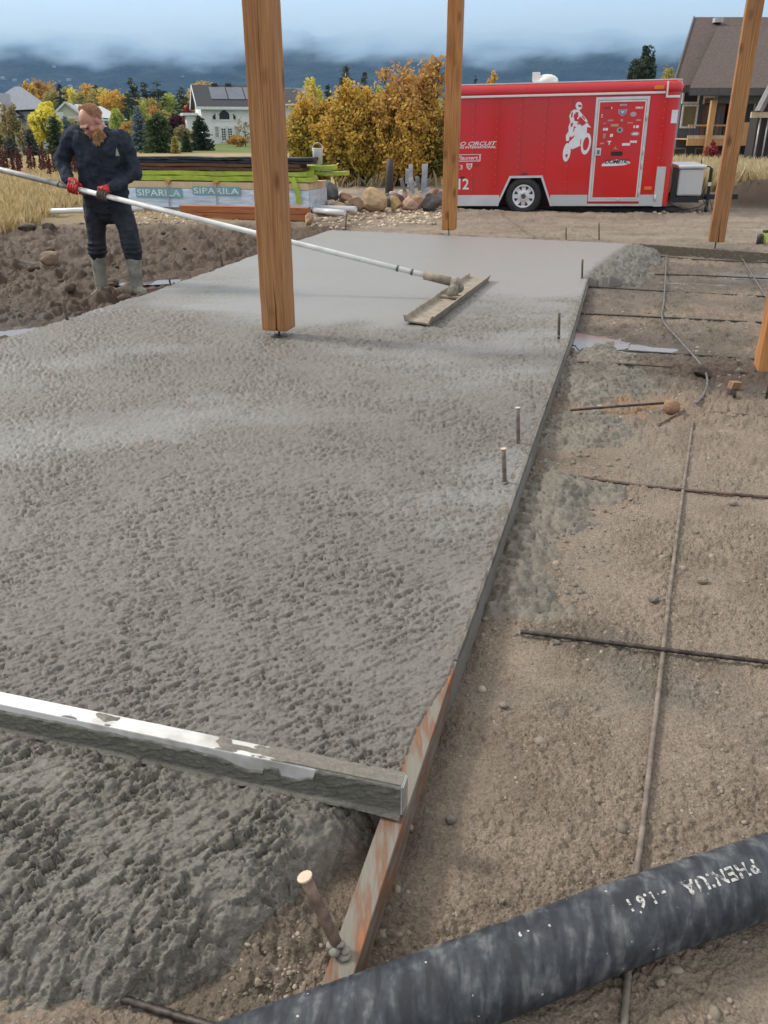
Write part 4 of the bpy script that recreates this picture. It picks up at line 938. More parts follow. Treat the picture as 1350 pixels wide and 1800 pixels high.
def hose():
    z = -.018; P = [G(x, y, z) for x, y in ((150, 1990), (400, 1888), (640, 1797), (900, 1700), (1100, 1622), (1350, 1538), (1600, 1450), (1900, 1330))]
    out = []
    for i in range(len(P) - 1):
        p0, p1, p2, p3 = P[max(i - 1, 0)], P[i], P[i + 1], P[min(i + 2, len(P) - 1)]
        for j in range(14):
            t = j / 14; out.append(.5 * ((2 * p1) + (p2 - p0) * t + (2 * p0 - 5 * p1 + 4 * p2 - p3) * t * t + (3 * p1 - p0 - 3 * p2 + p3) * t ** 3))
    out.append(P[-1]); o_ = P[3].copy(); o_.z = z
    root = empty('pump_hose', o_); r = .082
    m = bpy.data.materials.new('hose_rubber'); m.use_nodes = True; n, l = m.node_tree.nodes, m.node_tree.links
    p = n['Principled BSDF']; p.inputs['Roughness'].default_value = .42
    tc = n.new('ShaderNodeTexCoord'); mp = n.new('ShaderNodeMapping'); mp.inputs['Rotation'].default_value = (0, 0, R(-20)); mp.inputs['Scale'].default_value = (45, 14.0, 14.0); l.new(tc.outputs['Object'], mp.inputs[0])
    nb = n.new('ShaderNodeTexNoise'); nb.inputs['Scale'].default_value = 1; nb.inputs['Detail'].default_value = 4; nb.inputs['Distortion'].default_value = .4; l.new(mp.outputs[0], nb.inputs['Vector'])
    nd = n.new('ShaderNodeTexNoise'); nd.inputs['Scale'].default_value = 16; nd.inputs['Detail'].default_value = 10; nd.inputs['Roughness'].default_value = .65; l.new(tc.outputs['Object'], nd.inputs['Vector'])
    mu = n.new('ShaderNodeMath'); mu.operation = 'MULTIPLY'; l.new(nb.outputs['Fac'], mu.inputs[0]); l.new(nd.outputs['Fac'], mu.inputs[1])
    rp = n.new('ShaderNodeValToRGB'); rp.color_ramp.elements[0].position = .17; rp.color_ramp.elements[0].color = (.018, .020, .025, 1); rp.color_ramp.elements[1].position = .46; rp.color_ramp.elements[1].color = (.19, .19, .185, 1)
    e = rp.color_ramp.elements.new(.27); e.color = (.046, .051, .059, 1); l.new(mu.outputs[0], rp.inputs[0])
    vo = n.new('ShaderNodeTexVoronoi'); vo.inputs['Scale'].default_value = 34; l.new(tc.outputs['Object'], vo.inputs['Vector'])
    sp = n.new('ShaderNodeMapRange'); sp.inputs[1].default_value = .06; sp.inputs[2].default_value = .10; sp.inputs[3].default_value = 1; sp.inputs[4].default_value = 0; l.new(vo.outputs['Distance'], sp.inputs[0])
    gt = n.new('ShaderNodeMath'); gt.operation = 'GREATER_THAN'; gt.inputs[1].default_value = .5; l.new(nd.outputs['Fac'], gt.inputs[0])
    ml = n.new('ShaderNodeMath'); ml.operation = 'MULTIPLY'; l.new(sp.outputs[0], ml.inputs[0]); l.new(gt.outputs[0], ml.inputs[1])
    mx = n.new('ShaderNodeMix'); mx.data_type = 'RGBA'; mx.inputs[7].default_value = (.52, .50, .45, 1); l.new(ml.outputs[0], mx.inputs[0]); l.new(rp.outputs[0], mx.inputs[6]); l.new(mx.outputs[2], p.inputs['Base Color'])
    rr = n.new('ShaderNodeMapRange'); rr.inputs[3].default_value = .35; rr.inputs[4].default_value = .85; l.new(nd.outputs['Fac'], rr.inputs[0]); l.new(rr.outputs[0], p.inputs['Roughness'])
    bp = n.new('ShaderNodeBump'); bp.inputs['Strength'].default_value = .3; bp.inputs['Distance'].default_value = .004; l.new(nb.outputs['Fac'], bp.inputs['Height']); l.new(bp.outputs[0], p.inputs['Normal'])
    MB().tube([q - o_ for q in out], [r * (1 + .004 * math.sin(i * 1.9)) for i in range(len(out))], 40).build('hose_wall', m, root)
    # worn white lettering printed along the upper flank, upside down from this side
    i0 = min(range(len(out)), key=lambda i: (out[i] - G(1200, 1580, z)).length)
    c0 = out[i0]; ax = (out[i0 + 3] - out[i0 - 3]).normalized(); up = Vector((0, 0, 1)); side = ax.cross(up).normalized()
    pale = M('worn_white_print', (.50, .49, .46), (.06, .065, .07), rough=.6, scale=90, detail=6, lo=.38, hi=.52)
    for body, s0, size in (('PHENIUA', .155, .042), ('- 1.6 I', -.075, .034), (". '' - ,", -.34, .03)):
        me = text_mesh(body, size, 0, .0012, 1.12); 
        for v in me.vertices:
            s, a = s0 - v.co.x, -v.co.y / r                       # turned half a circle: runs towards -axis
            th = R(84) + a
            pos = c0 + ax * s + (up * math.sin(th) + side * math.cos(th)) * (r + .0009)
            v.co = pos - o_
        me.materials.append(pale); link('lettering', me, root)
    tag(root, 'thick black rubber pump hose with worn white print lying at the bottom right', 'hose')
hose()

# small power tool behind the dark form
g = G(1334, 432, -.05); root = empty('cordless_tool', (g.x, g.y, gz(g.x, g.y)), .3)
MB().tube([(0, 0, 0), (0, 0, .13), (0, 0, .16)], [.045, .045, .03], 14).build('body', M('tool_black', (.05, .05, .055), rough=.5), root)
MB().tube([(.07, 0, .0), (.07, 0, .17)], .03, 12).build('grip', M('tool_lime', (.42, .55, .06), rough=.5), root)
MB().box((.04, -.03, .17), (.24, .03, .21)).build('barrel', M('tool_black', (.05, .05, .055)), root, bevel=.008)
tag(root, 'small black and lime cordless tool standing behind the dark form board', 'power tool')
# ------------------------------------------------------------------ the man
def fuse(name, mb, voxel, mat, parent, smooth=6, wrinkle=0.0, wscale=.12, seed=0):
    o = mb.build(name, mat, parent)
    rm = o.modifiers.new('union', 'REMESH'); rm.mode = 'VOXEL'; rm.voxel_size = voxel; rm.use_smooth_shade = True
    sm = o.modifiers.new('soften', 'SMOOTH'); sm.factor = .5; sm.iterations = smooth
    if wrinkle:
        tx = bpy.data.textures.new('cloth_folds', 'CLOUDS'); tx.noise_scale = wscale; tx.noise_depth = 3
        dp = o.modifiers.new('folds', 'DISPLACE'); dp.texture = tx; dp.strength = wrinkle; dp.mid_level = .5; dp.texture_coords = 'LOCAL'
    return o
def limb(mb, pts, rs, n=12):
    pts = [Vector(p) for p in pts]
    mb.tube(pts, rs, n)
    for p, r in zip(pts, rs): mb.ball(p, r * .995, 10, 8)
def oval(mb, pts, ws, ds, n=18):
    """stack of horizontal-ish ovals: half widths ws across the picture, half depths ds"""
    vs = []; k = len(pts)
    for p, w, d in zip(pts, ws, ds):
        for j in range(n):
            t = 2 * math.pi * j / n; c, s = math.cos(t), math.sin(t)
            c = math.copysign(abs(c) ** .8, c); s = math.copysign(abs(s) ** .8, s)
            vs.append(Vector(p) + Vector((c * w, s * d, 0)))
    fs = [(i * n + j, i * n + (j + 1) % n, (i + 1) * n + (j + 1) % n, (i + 1) * n + j) for i in range(k - 1) for j in range(n)]
    fs += [tuple(reversed(range(n))), tuple((k - 1) * n + j for j in range(n))]
    mb.add(vs, fs, True)
def man():
    base = G(205, 505, -.08); root = empty('person', base); root_inv = Vector(base)
    def J(px, py, Y): return D(px, py, Y) - root_inv
    skin = M('skin', (.56, .30, .225), (.47, .225, .165), rough=.55, scale=14, bump=.15, bscale=120, bdist=.002)
    knit = M('navy_knit', (.040, .048, .068), (.020, .025, .038), rough=.92, scale=9, detail=6, bump=.9, bscale=9, bdist=.035, spec=.2, lo=.3, hi=.7, stretch=(1.6, 1, .7))
    denim = M('dark_work_cloth', (.030, .036, .052), (.010, .012, .018), rough=.88, scale=8, detail=7, bump=.9, bscale=9, bdist=.035, stretch=(1, 1, 1.5), c3=(.016, .019, .026), lo=.35, hi=.75)
    rubber = M('muddy_boot', (.30, .285, .235), (.155, .145, .115), rough=.6, scale=11, detail=6, bump=.3, bscale=60, bdist=.004)
    glove = M('red_glove', (.52, .030, .025), (.40, .018, .016), rough=.6, scale=30)
    palm = M('glove_grey', (.12, .085, .075), (.07, .05, .045), rough=.8, scale=40, bump=.4)
    ginger = leaf_mat('ginger_hair', [(.44, .24, .13), (.54, .33, .19), (.64, .44, .27), (.36, .19, .10)], .15, .5)
    blond = leaf_mat('blond_beard', [(.62, .40, .20), (.48, .26, .11), (.72, .52, .30), (.40, .19, .08)], .15, .5)
    # joints
    hipR, hipL = J(167, 356, 9.06), J(208, 357, 9.04); pelvis = (hipR + hipL) / 2
    kneeR, kneeL = J(169, 409, 9.03), J(226, 408, 8.94); ankR, ankL = J(176, 482, 9.10), J(238, 486, 8.93)
    topR, topL = J(172, 449, 9.06), J(234, 448, 8.93)
    shR, shL = J(128, 240, 8.96), J(214, 247, 8.93); elR, elL = J(107, 285, 8.99), J(237, 303, 8.98)
    hR, hL = J(126, 329, 8.73), J(180, 340, 8.70)
    wrR = hR + (elR - hR).normalized() * .105; wrL = hL + (elL - hL).normalized() * .10
    chest = J(177, 270, 8.95); neckB = J(180, 231, 8.90); waist = J(184, 335, 9.02); head = J(162, 214, 8.78)
    # body under the clothes, one surface
    b = MB()
    limb(b, [pelvis + Vector((0, 0, .03)), waist, chest, neckB], [.11, .12, .13, .07])
    limb(b, [neckB, (neckB + head) / 2, head], [.068, .062, .06])
    for s, e_, w in ((shR, elR, wrR), (shL, elL, wrL)): limb(b, [chest + Vector((0, 0, .06)), s, e_, w], [.09, .07, .05, .034])
    for h_, k_, a_ in ((hipR, kneeR, ankR), (hipL, kneeL, ankL)): limb(b, [h_, k_, a_], [.09, .062, .045])
    # head: turned to his right and bowed
    HM = Matrix.Translation(head) @ Euler((0, 0, R(-46))).to_matrix().to_4x4() @ Euler((R(46), 0, 0)).to_matrix().to_4x4()
    S = 1.22
    def hp(x, y, z): return HM @ (Vector((x, y, z)) * S)
    def blob(mb, c, r, n=12, m=10):
        t = MB(); t.ball((0, 0, 0), tuple(q * S for q in r), n, m)
        Mx = Matrix.Translation(hp(*c)) @ HM.to_3x3().to_4x4(); mb.add([Mx @ Vector(v) for v in t.v], t.f, True)
    blob(b, (0, .012, .028), (.074, .096, .088)); blob(b, (0, -.03, -.035), (.060, .062, .075)); blob(b, (0, -.055, -.085), (.036, .034, .03))
    blob(b, (0, -.094, -.012), (.014, .022, .014)); blob(b, (0, -.086, .012), (.009, .014, .026)); blob(b, (0, -.074, .03), (.058, .022, .014))
    for sx in (-1, 1): blob(b, (sx * .046, -.062, -.012), (.022, .022, .018)); blob(b, (sx * .077, .012, -.005), (.010, .020, .032))
    blob(b, (0, -.083, -.052), (.024, .010, .006)); blob(b, (0, -.081, -.063), (.020, .010, .007))
    fuse('body', b, .007, skin, root, 3)
    for sx in (-1, 1):
        e_ = MB(); blob(e_, (sx * .032, -.080, .010), (.012, .006, .006)); e_.build('eye', M('eye_dark', (.10, .06, .045), rough=.3), root)
        e_ = MB(); blob(e_, (sx * .034, -.088, .029), (.020, .006, .005)); e_.build('eyebrow', M('brow_hair', (.42, .22, .10), rough=.8), root)
    # hair: short sides, thin wind-blown top, full beard
    def tuft(name, mat, n, src, seed):
        rr = random.Random(seed); mb = MB()
        for _ in range(n):
            c, d, L, w = src(rr)
            c = Vector(c); d = Vector(d).normalized(); sd = d.cross(Vector((rr.uniform(-1, 1), rr.uniform(-1, 1), rr.uniform(-1, 1)))).normalized()
            p0, p1, p2 = c, c + d * L * .5 + sd * .002, c + d * L + Vector((rr.uniform(-1, 1), rr.uniform(-1, 1), rr.uniform(-1, 1))) * L * .22
            q = [hp(*(p0 - sd * w)), hp(*(p0 + sd * w)), hp(*(p1 + sd * w * .8)), hp(*(p1 - sd * w * .8)), hp(*p2)]
            mb.add(q, [(0, 1, 2, 3), (3, 2, 4)], False)
        return mb.build(name, mat, root)
    def hair_src(rr):
        while True:
            v = Vector((rr.gauss(0, 1), rr.gauss(0, 1), rr.gauss(0, 1))).normalized()
            if v.z > -.45 and v.y > -.25 + .25 * max(0, v.z) and not (v.z < .2 and v.y < -.05): break
        c = Vector((0, .012, .028)) + Vector((v.x * .076, v.y * .098, v.z * .090))
        up = max(0, v.z); d = v * (.55 + .5 * up) + Vector((-.25, .35, .25 * up + .15)); L = .007 + .016 * up * (v.y < .1) + rr.uniform(0, .010)
        return c, d, L, .0035
    tuft('hair', ginger, 1700, hair_src, 3)
    def beard_src(rr):
        a = rr.uniform(-1.5, 1.5); h = rr.random() ** .8
        x = math.sin(a) * (.066 - .018 * h); y = -.02 - math.cos(a) * (.062) + .012 * h; z = -.035 - h * .055
        if abs(x) < .022 and z > -.07: z = -.075
        return (x, y, z), (x * 1.6 , y * 1.2 - .03, -.07 - .06 * rr.random()), .026 + .042 * h * (1 - abs(a) / 2.4), .005
    tuft('beard', blond, 2600, beard_src, 4)
    # sweatshirt
    s = MB()
    oval(s, [waist + Vector((0, 0, -.07)), waist + Vector((0, 0, -.04)), waist + Vector((0, 0, .08)), chest + Vector((.0, 0, .0)), chest + Vector((-.005, -.01, .12)), chest + Vector((-.005, -.02, .20)), neckB + Vector((0, .01, -.01))],
         [.215, .235, .245, .245, .258, .220, .10], [.140, .150, .158, .165, .155, .125, .085])
    limb(s, [shR + Vector((.05, 0, .01)), shR, elR, wrR], [.098, .099, .074, .053]); limb(s, [shL + Vector((-.06, 0, .01)), shL, elL, wrL], [.100, .102, .080, .055])
    s.tube([neckB + Vector((0, 0, -.03)), neckB + Vector((-.01, -.01, .03))], [.088, .08], 14)
    for (e_, w_) in ((elR, wrR), (elL, wrL)):
        for k in (.15, .4, .62, .8): s.ball(e_.lerp(w_, k) + Vector((.004, -.02, 0)), (.066 - .014 * k, .066 - .014 * k, .018), 10, 6)
    sw = fuse('sweatshirt', s, .012, knit, root, 3, .055, .09)
    c = D(206, 268, 8.757) - root_inv
    # small chest badge, set on the cloth
    mb = MB(); mb.prism([(-.018, -.03), (.02, -.03), (.012, .0), (.0, .045), (-.01, .005)], 0, .004, Matrix.Translation(c) @ Euler((R(90), 0, 0)).to_matrix().to_4x4()); mb.build('chest_badge', M('badge', (.30, .31, .26), rough=.7), sw)
    # trousers, bunched into the boots
    t = MB()
    t.ball(pelvis + Vector((0, .01, -.10)), (.15, .12, .11), 14, 10)
    oval(t, [pelvis + Vector((.0, 0, -.10)), pelvis, waist + Vector((0, 0, -.02))], [.20, .232, .225], [.135, .150, .145])
    limb(t, [hipR + Vector((.0, 0, -.02)), hipR.lerp(kneeR, .5), kneeR, kneeR.lerp(topR, .5), topR], [.125, .112, .095, .094, .086]); limb(t, [hipL + Vector((-.0, 0, -.02)), hipL.lerp(kneeL, .5), kneeL, kneeL.lerp(topL, .5), topL], [.125, .112, .096, .098, .090])
    for kn, tp in ((kneeR, topR), (kneeL, topL)):
        for k in (.45, .66, .86): t.ball(kn.lerp(tp, k) + Vector((rnd.uniform(-.01, .01), -.012, 0)), (.104, .104, .030), 12, 6)
    fuse('trousers', t, .012, denim, root, 3, .036, .11)
    # rubber boots
    for nm, tp, an, toe in (('R', topR, ankR, J(156, 501, 8.86)), ('L', topL, ankL, J(264, 505, 8.80))):
        m_ = MB(); up = tp + Vector((0, 0, .0)); heel = an + Vector((0, .03, -.035))
        d = (toe - an); d.z = 0; d.normalize(); sole = gz(an.x + base.x, an.y + base.y) - base.z - .0
        an = an.copy(); an.z = sole + .11; f = an.copy(); f.z = sole + .055; f += d * .0
        limb(m_, [up, up.lerp(an, .5), an], [.080, .073, .066], 14)
        for k, r, h in ((-.04, .055, .055), (.03, .058, .062), (.09, .056, .052), (.15, .052, .045), (.20, .045, .038)): m_.ball(f + d * k + Vector((0, 0, h - .055)), (r, r, h), 12, 8)
        m_.ball(an + Vector((0, 0, -.03)), .064, 12, 8)
        bt = fuse('boot', m_, .010, rubber, root, 3)
        mb = MB(); mb.tube([f + d * -.085 + Vector((0, 0, -.045)), f + d * .08 + Vector((0, 0, -.045)), f + d * .235 + Vector((0, 0, -.045))], [.03, .042, .03], 10); mb.build('sole', M('boot_sole', (.14, .12, .095), rough=.8), bt)
    # gloved hands: palm, thumb and four fingers wrapped round the pole
    ax = POLE_DIR.normalized()
    sock = POLE_SOCK - root_inv
    def on_pole(p): return sock + ax * (p - sock).dot(ax)
    for wr, hp_, sgn in ((wrR, hR, 1), (wrL, hL, -1)):
        c = on_pole(hp_); R_ = .031
        u = Vector((0, -1, 0)); u = (u - ax * u.dot(ax)).normalized(); v = ax.cross(u).normalized()
        if v.z < 0: v = -v                                     # u: towards camera, v: up, both across the pole
        pal = MB()
        back = c + v * (R_ + .026) + u * .004
        limb(pal, [wr, wr.lerp(back, .55), back - ax * .0], [.040, .040, .036])
        for q in (-.036, -.012, .012, .036): pal.ball(back + ax * q + u * .008, (.022, .026, .024), 9, 7)
        def arc(a0, a1, q, rad, k=5):
            return [c + ax * q + (v * math.cos(R(a0 + (a1 - a0) * i / k)) + u * math.sin(R(a0 + (a1 - a0) * i / k))) * (rad) for i in range(k + 1)]
        hnd = fuse('glove', pal, .005, glove, root, 3)
        for q, ln in ((-.040, 168), (-.014, 190), (.012, 182), (.037, 158)):
            fg = MB(); limb(fg, arc(8, ln, q, R_ + .014), [.0150, .0150, .0142, .0138, .0130, .0115], 9); fg.build('finger', palm if sgn < 0 else glove, hnd)
        th = MB(); limb(th, arc(-25, -150, -.052 * sgn, R_ + .014), [.0175, .017, .016, .0155, .0145, .012], 9); th.build('thumb', glove, hnd)
        if sgn > 0:
            for q in (-.018, .004):
                mb = MB(); mb.bar(back + u * .034 + ax * q - v * .022, back + u * .030 + ax * q + v * .02, .007, .004, u); mb.build('glove_mark', M('glove_white', (.75, .72, .70), rough=.6), hnd)
    tag(root, 'bearded man in dark sweatshirt, red gloves and muddy boots holding the float pole', 'person')
man()
# ------------------------------------------------------------------ red cargo trailer
def make_trailer():
    Yl, Yr = 17.62, 16.78
    bl = D(784, 361, Yl); br = D(1168, 361, Yr); X = (br - bl); L = X.length; X.normalize()
    Zv = Vector((0, 0, 1)); Zv = (Zv - X * Zv.dot(X)).normalized(); Yv = Zv.cross(X)
    MW = Matrix(((X.x, Yv.x, Zv.x, bl.x), (X.y, Yv.y, Zv.y, bl.y), (X.z, Yv.z, Zv.z, bl.z), (0, 0, 0, 1)))
    root = empty('cargo_trailer'); root.matrix_world = MW; MI = MW.inverted()
    def T(px, py):
        """photo pixel -> (along, up) on the near side wall"""
        d = Vector(ray(px, py)); c = Vector((0, 0, CAM_H)); n_ = Yv; t = (bl - c).dot(n_) / d.dot(n_); q = MI @ (c + d * t); return q.x, q.z
    H = T(1188, 139)[1]; W = 1.9; Ht = T(1100, 163)[1]; nose = T(1192, 200)[0] + .02
    red = M('trailer_red', (.66, .010, .010), (.54, .026, .022), rough=.14, scale=.9, detail=7, lo=.3, hi=.62, spec=.5, coat=.4, rough2=.30, bump=.05, bscale=2.0, bdist=.02)
    redcap = M('trailer_red_cap', (.60, .014, .02), (.54, .01, .016), rough=.22, scale=2, coat=.3)
    white = M('trailer_trim', (.80, .78, .74), (.70, .68, .63), rough=.4, scale=5)
    silver = M('trailer_silver', (.70, .71, .72), (.58, .59, .60), rough=.34, metal=.35, scale=3)
    black = M('trailer_black', (.014, .014, .015), rough=.5)
    dec = M('decal_white', (.82, .83, .85), (.74, .75, .78), rough=.35, scale=8)
    def plate_mat():
        m = bpy.data.materials.new('diamond_plate'); m.use_nodes = True; n, l = m.node_tree.nodes, m.node_tree.links
        p = n['Principled BSDF']; p.inputs['Base Color'].default_value = (.58, .585, .58, 1); p.inputs['Metallic'].default_value = .4; p.inputs['Roughness'].default_value = .42
        tc = n.new('ShaderNodeTexCoord'); mp = n.new('ShaderNodeMapping'); mp.inputs['Rotation'].default_value = (0, R(45), 0); mp.inputs['Scale'].default_value = (30, 1, 30); l.new(tc.outputs['Object'], mp.inputs[0])
        ck = n.new('ShaderNodeTexVoronoi'); ck.inputs['Scale'].default_value = 1; ck.inputs['Randomness'].default_value = 0; l.new(mp.outputs[0], ck.inputs['Vector'])
        bp = n.new('ShaderNodeBump'); bp.invert = True; bp.inputs['Distance'].default_value = .01; bp.inputs['Strength'].default_value = .6; l.new(ck.outputs['Distance'], bp.inputs['Height']); l.new(bp.outputs[0], p.inputs['Normal'])
        return m
    plate = plate_mat()
    # wheel opening in the side wall
    n0 = T(874, 361); n1 = T(898, 313); n2 = T(951, 312); n3 = T(966, 361)
    side = [(0, 0), (n0[0], 0), (n1[0], n1[1]), (n2[0], n2[1]), (n3[0], 0), (nose - .14, 0), (nose - .14, Ht), (0, Ht)]
    mb = MB(); mb.add([(x, 0, z) for x, z in side], [tuple(range(len(side)))])
    # rounded nose corner and front wall, far wall, rear wall, floor
    arc = [(nose - .14 + .14 * math.sin(a), .14 - .14 * math.cos(a)) for a in [i * math.pi / 2 / 6 for i in range(7)]]
    ring = arc + [(nose, W - .14)] + [(nose - .14 + .14 * math.cos(a), W - .14 + .14 * math.sin(a)) for a in [i * math.pi / 2 / 6 for i in range(1, 7)]] + [(0, W), (0, 0)]
    k = len(ring); vs = [(x, y, 0) for x, y in ring] + [(x, y, Ht) for x, y in ring]
    mb.add(vs, [(i, i + 1, k + i + 1, k + i) for i in range(k - 1)], False)
    mb.add([(0, 0, .02), (nose - .14, 0, .02), (nose - .14, W, .02), (0, W, .02)], [(0, 3, 2, 1)])
    mb.build('body', red, root)
    # roof cap: bulging red fascia rolling back into the roof
    prof = [(0, Ht), (-.022, Ht + .012), (-.028, Ht + .05), (-.022, H - .10), (-.004, H - .045), (.035, H - .012), (.09, H)]
    xs = [(0, 0), (nose - .25, 0), (nose - .10, .0), (nose - .03, .03), (nose + .01, .08), (nose + .025, .16)]
    vs = []; m_ = len(prof)
    for x, ins in xs:
        for y, z in prof: vs.append((x, y + ins, z - (ins * .35 if z > H - .05 else 0)))
    fs = [(i * m_ + j, (i + 1) * m_ + j, (i + 1) * m_ + j + 1, i * m_ + j + 1) for i in range(len(xs) - 1) for j in range(m_ - 1)]
    mb = MB(); mb.add(vs, fs, True)
    e0 = (len(xs) - 1) * m_; pts = [vs[e0 + j] for j in range(m_)]; mb.add(pts + [(p[0], W - p[1], p[2]) for p in pts], [(j, m_ + j, m_ + j + 1, j + 1) for j in range(m_ - 1)], True)
    pts = [vs[j] for j in range(m_)]; mb.add(pts + [(p[0], W - p[1], p[2]) for p in pts], [(j, j + 1, m_ + j + 1, m_ + j) for j in range(m_ - 1)])
    mb.build('roof_cap', redcap, root)
    MB().box((0.0, .085, H - .02), (nose, W - .085, H + .006)).build('roof', silver, root, bevel=.004)
    MB().box((0, .03, H - .012), (nose - .08, .084, H + .010)).build('roof_edge', silver, root, bevel=.004)
    # white trim strip, nose trim
    a = T(820, 170); b = T(1170, 159); zt = Ht
    MB().box((0.0, -.034, zt - .028), (T(1170, 160)[0], -.002, zt + .010)).build('trim_strip', white, root, bevel=.006)
    x = T(1172, 155)[0]; MB().box((x, -.034, zt - .09), (x + .03, -.002, H - .03)).build('trim_strip', white, root, bevel=.006)
    MB().box((x, -.018, zt - .10), (nose - .02, -.001, zt - .06)).build('trim_strip', white, root, bevel=.006)
    # diamond plate skirt, corner guard
    zs = T(820, 343)[1]
    MB().box((0, -.006, -.01), (n0[0] + .03, 0, zs)).build('skirt', silver, root)
    fx = T(966, 361)[0]; dx0 = T(1033, 354)[0]; dx1 = T(1122, 354)[0]; cg = T(1151, 330)[0]
    MB().box((fx, -.006, -.01), (dx0 - .012, 0, zs)).build('skirt', plate, root)
    MB().box((dx0 - .012, -.005, -.01), (dx1 + .012, 0, .028)).build('skirt', silver, root)
    MB().box((dx1 + .012, -.006, -.01), (cg, 0, zs)).build('skirt', plate, root)
    zc = T(1160, 293)[1]
    MB().box((cg + .001, -.007, -.02), (nose - .12, .0, zc)).build('corner_guard', plate, root)
    # fender frame
    fm = MB(); pts = [T(874, 361), T(897, 312), T(952, 311), T(968, 361)]
    w = .028; path = [Vector((q[0], -.02, q[1])) for q in pts]
    inn = [(pts[0][0] - w, -.01), (pts[1][0] - w * .6, pts[1][1] + w), (pts[2][0] + w * .6, pts[2][1] + w), (pts[3][0] + w, -.01)]
    poly_o = inn; poly_i = [(pts[0][0] + .008, -.01), (pts[1][0] + .012, pts[1][1] - .012), (pts[2][0] - .012, pts[2][1] - .012), (pts[3][0] - .008, -.01)]
    vs = [(x, -.045, z) for x, z in poly_o] + [(x, -.045, z) for x, z in poly_i] + [(x, .0, z) for x, z in poly_o] + [(x, .05, z) for x, z in poly_i]
    fs = []
    for i in range(3): fs += [(i, i + 1, 4 + i + 1, 4 + i), (i, 8 + i, 8 + i + 1, i + 1), (4 + i, 4 + i + 1, 12 + i + 1, 12 + i)]
    fm.add(vs, fs); fm.build('fender', silver, root)
    # wheel well
    ww = MB(); pz = [(n0[0] - .02, 0), (n1[0], n1[1]), (n2[0], n2[1]), (n3[0] + .02, 0)]
    vs = [(x, .004, z) for x, z in pz] + [(x, .34, z) for x, z in pz]
    ww.add(vs, [(4, 5, 6, 7), (0, 1, 5, 4), (1, 2, 6, 5), (2, 3, 7, 6)]); ww.build('wheel_well', black, root)
    # wheel
    cx, cz = T(920, 345); rt = (T(920, 345)[1] - T(920, 378)[1]); wc = Vector((cx, .03, cz))
    def lathe(name, prof, mat, parent, n=36):
        mb = MB(); k = len(prof); vs = []
        for i in range(n):
            a = 2 * math.pi * i / n
            for r_, y in prof: vs.append((cx + r_ * math.cos(a), .03 + y, cz + r_ * math.sin(a)))
        fs = [(i * k + j, ((i + 1) % n) * k + j, ((i + 1) % n) * k + j + 1, i * k + j + 1) for i in range(n) for j in range(k - 1)]
        mb.add(vs, fs, True); return mb.build(name, mat, parent)
    wh = MB().tube([wc + Vector((0, .02, 0)), wc + Vector((0, .22, 0))], .05, 10).build('wheel', black, root)
    lathe('tyre', [(rt * .60, .02), (rt * .62, -.05), (rt * .72, -.066), (rt * .88, -.062), (rt * .96, -.04), (rt, -.01), (rt, .13), (rt * .9, .16)], M('tyre_rubber', (.022, .022, .023), (.035, .034, .033), rough=.75, scale=12), wh)
    rimm = M('rim_white', (.80, .81, .83), (.70, .71, .73), rough=.3, scale=6)
    rm = lathe('rim', [(rt * .62, -.045), (rt * .60, -.055), (rt * .56, -.05), (rt * .53, -.015), (rt * .44, -.004), (rt * .27, -.018), (rt * .24, -.040), (rt * .17, -.042), (0.001, -.040)], rimm, wh)
    for i in range(8):
        a = math.radians(22.5 + i * 45); c = Vector((cx + .41 * rt * math.cos(a), .014, cz + .41 * rt * math.sin(a)))
        ra = Vector((math.cos(a), 0, math.sin(a))); ta = Vector((-math.sin(a), 0, math.cos(a)))
        p = [c + ra * .045 + ta * .034, c + ra * .045 - ta * .034, c - ra * .036]
        mb = MB(); mb.add(p + [q + Vector((0, .03, 0)) for q in p], [(0, 2, 1), (3, 4, 5), (0, 1, 4, 3), (1, 2, 5, 4), (2, 0, 3, 5)]); mb.build('rim_slot', black, wh)
    MB().tube([wc + Vector((0, -.03, 0)), wc + Vector((0, -.075, 0))], [rt * .15, rt * .10], 12).build('hub', M('hub_rust', (.18, .11, .08), rough=.6, metal=.4), wh)
    for i in range(5):
        a = i * 1.2566; MB().tube([wc + Vector((rt * .2 * math.cos(a), -.04, rt * .2 * math.sin(a))), wc + Vector((rt * .2 * math.cos(a), -.056, rt * .2 * math.sin(a)))], .012, 6).build('lug_nut', silver, wh)
    # side door
    TL, TR, BR, BL = T(1049.6, 171), T(1145.8, 169.6), T(1121, 354), T(1032, 355)
    x0, x1, z0, z1 = (TL[0] + BL[0]) / 2, (TR[0] + BR[0]) / 2, BL[1] + .01, TL[1]
    dr = MB().box((x0 + .075, -.010, z0 + .075), (x1 - .075, -.002, z1 - .09)).build('door', red, root)
    for nm, a_, b_ in (('door_frame', (x0, z0), (x0 + .045, z1)), ('door_frame', (x1 - .045, z0), (x1, z1)), ('door_frame', (x0 + .045, z1 - .05), (x1 - .045, z1)), ('door_frame', (x0 + .045, z0), (x1 - .045, z0 + .04))):
        MB().box((a_[0], -.020, a_[1]), (b_[0], -.001, b_[1])).build(nm, silver, dr, bevel=.003)
    for a_, b_ in (((x0 + .052, z0 + .048), (x0 + .075, z1 - .058)), ((x1 - .075, z0 + .048), (x1 - .052, z1 - .058)), ((x0 + .075, z1 - .085), (x1 - .075, z1 - .058)), ((x0 + .075, z0 + .048), (x1 - .075, z0 + .07))):
        MB().box((a_[0], -.014, a_[1]), (b_[0], -.001, b_[1])).build('door_edge', white, dr)
    q = T(1051.5, 267); MB().box((q[0] - .05, -.035, q[1] - .065), (q[0] + .05, -.011, q[1] + .065)).build('latch', silver, dr, bevel=.008)
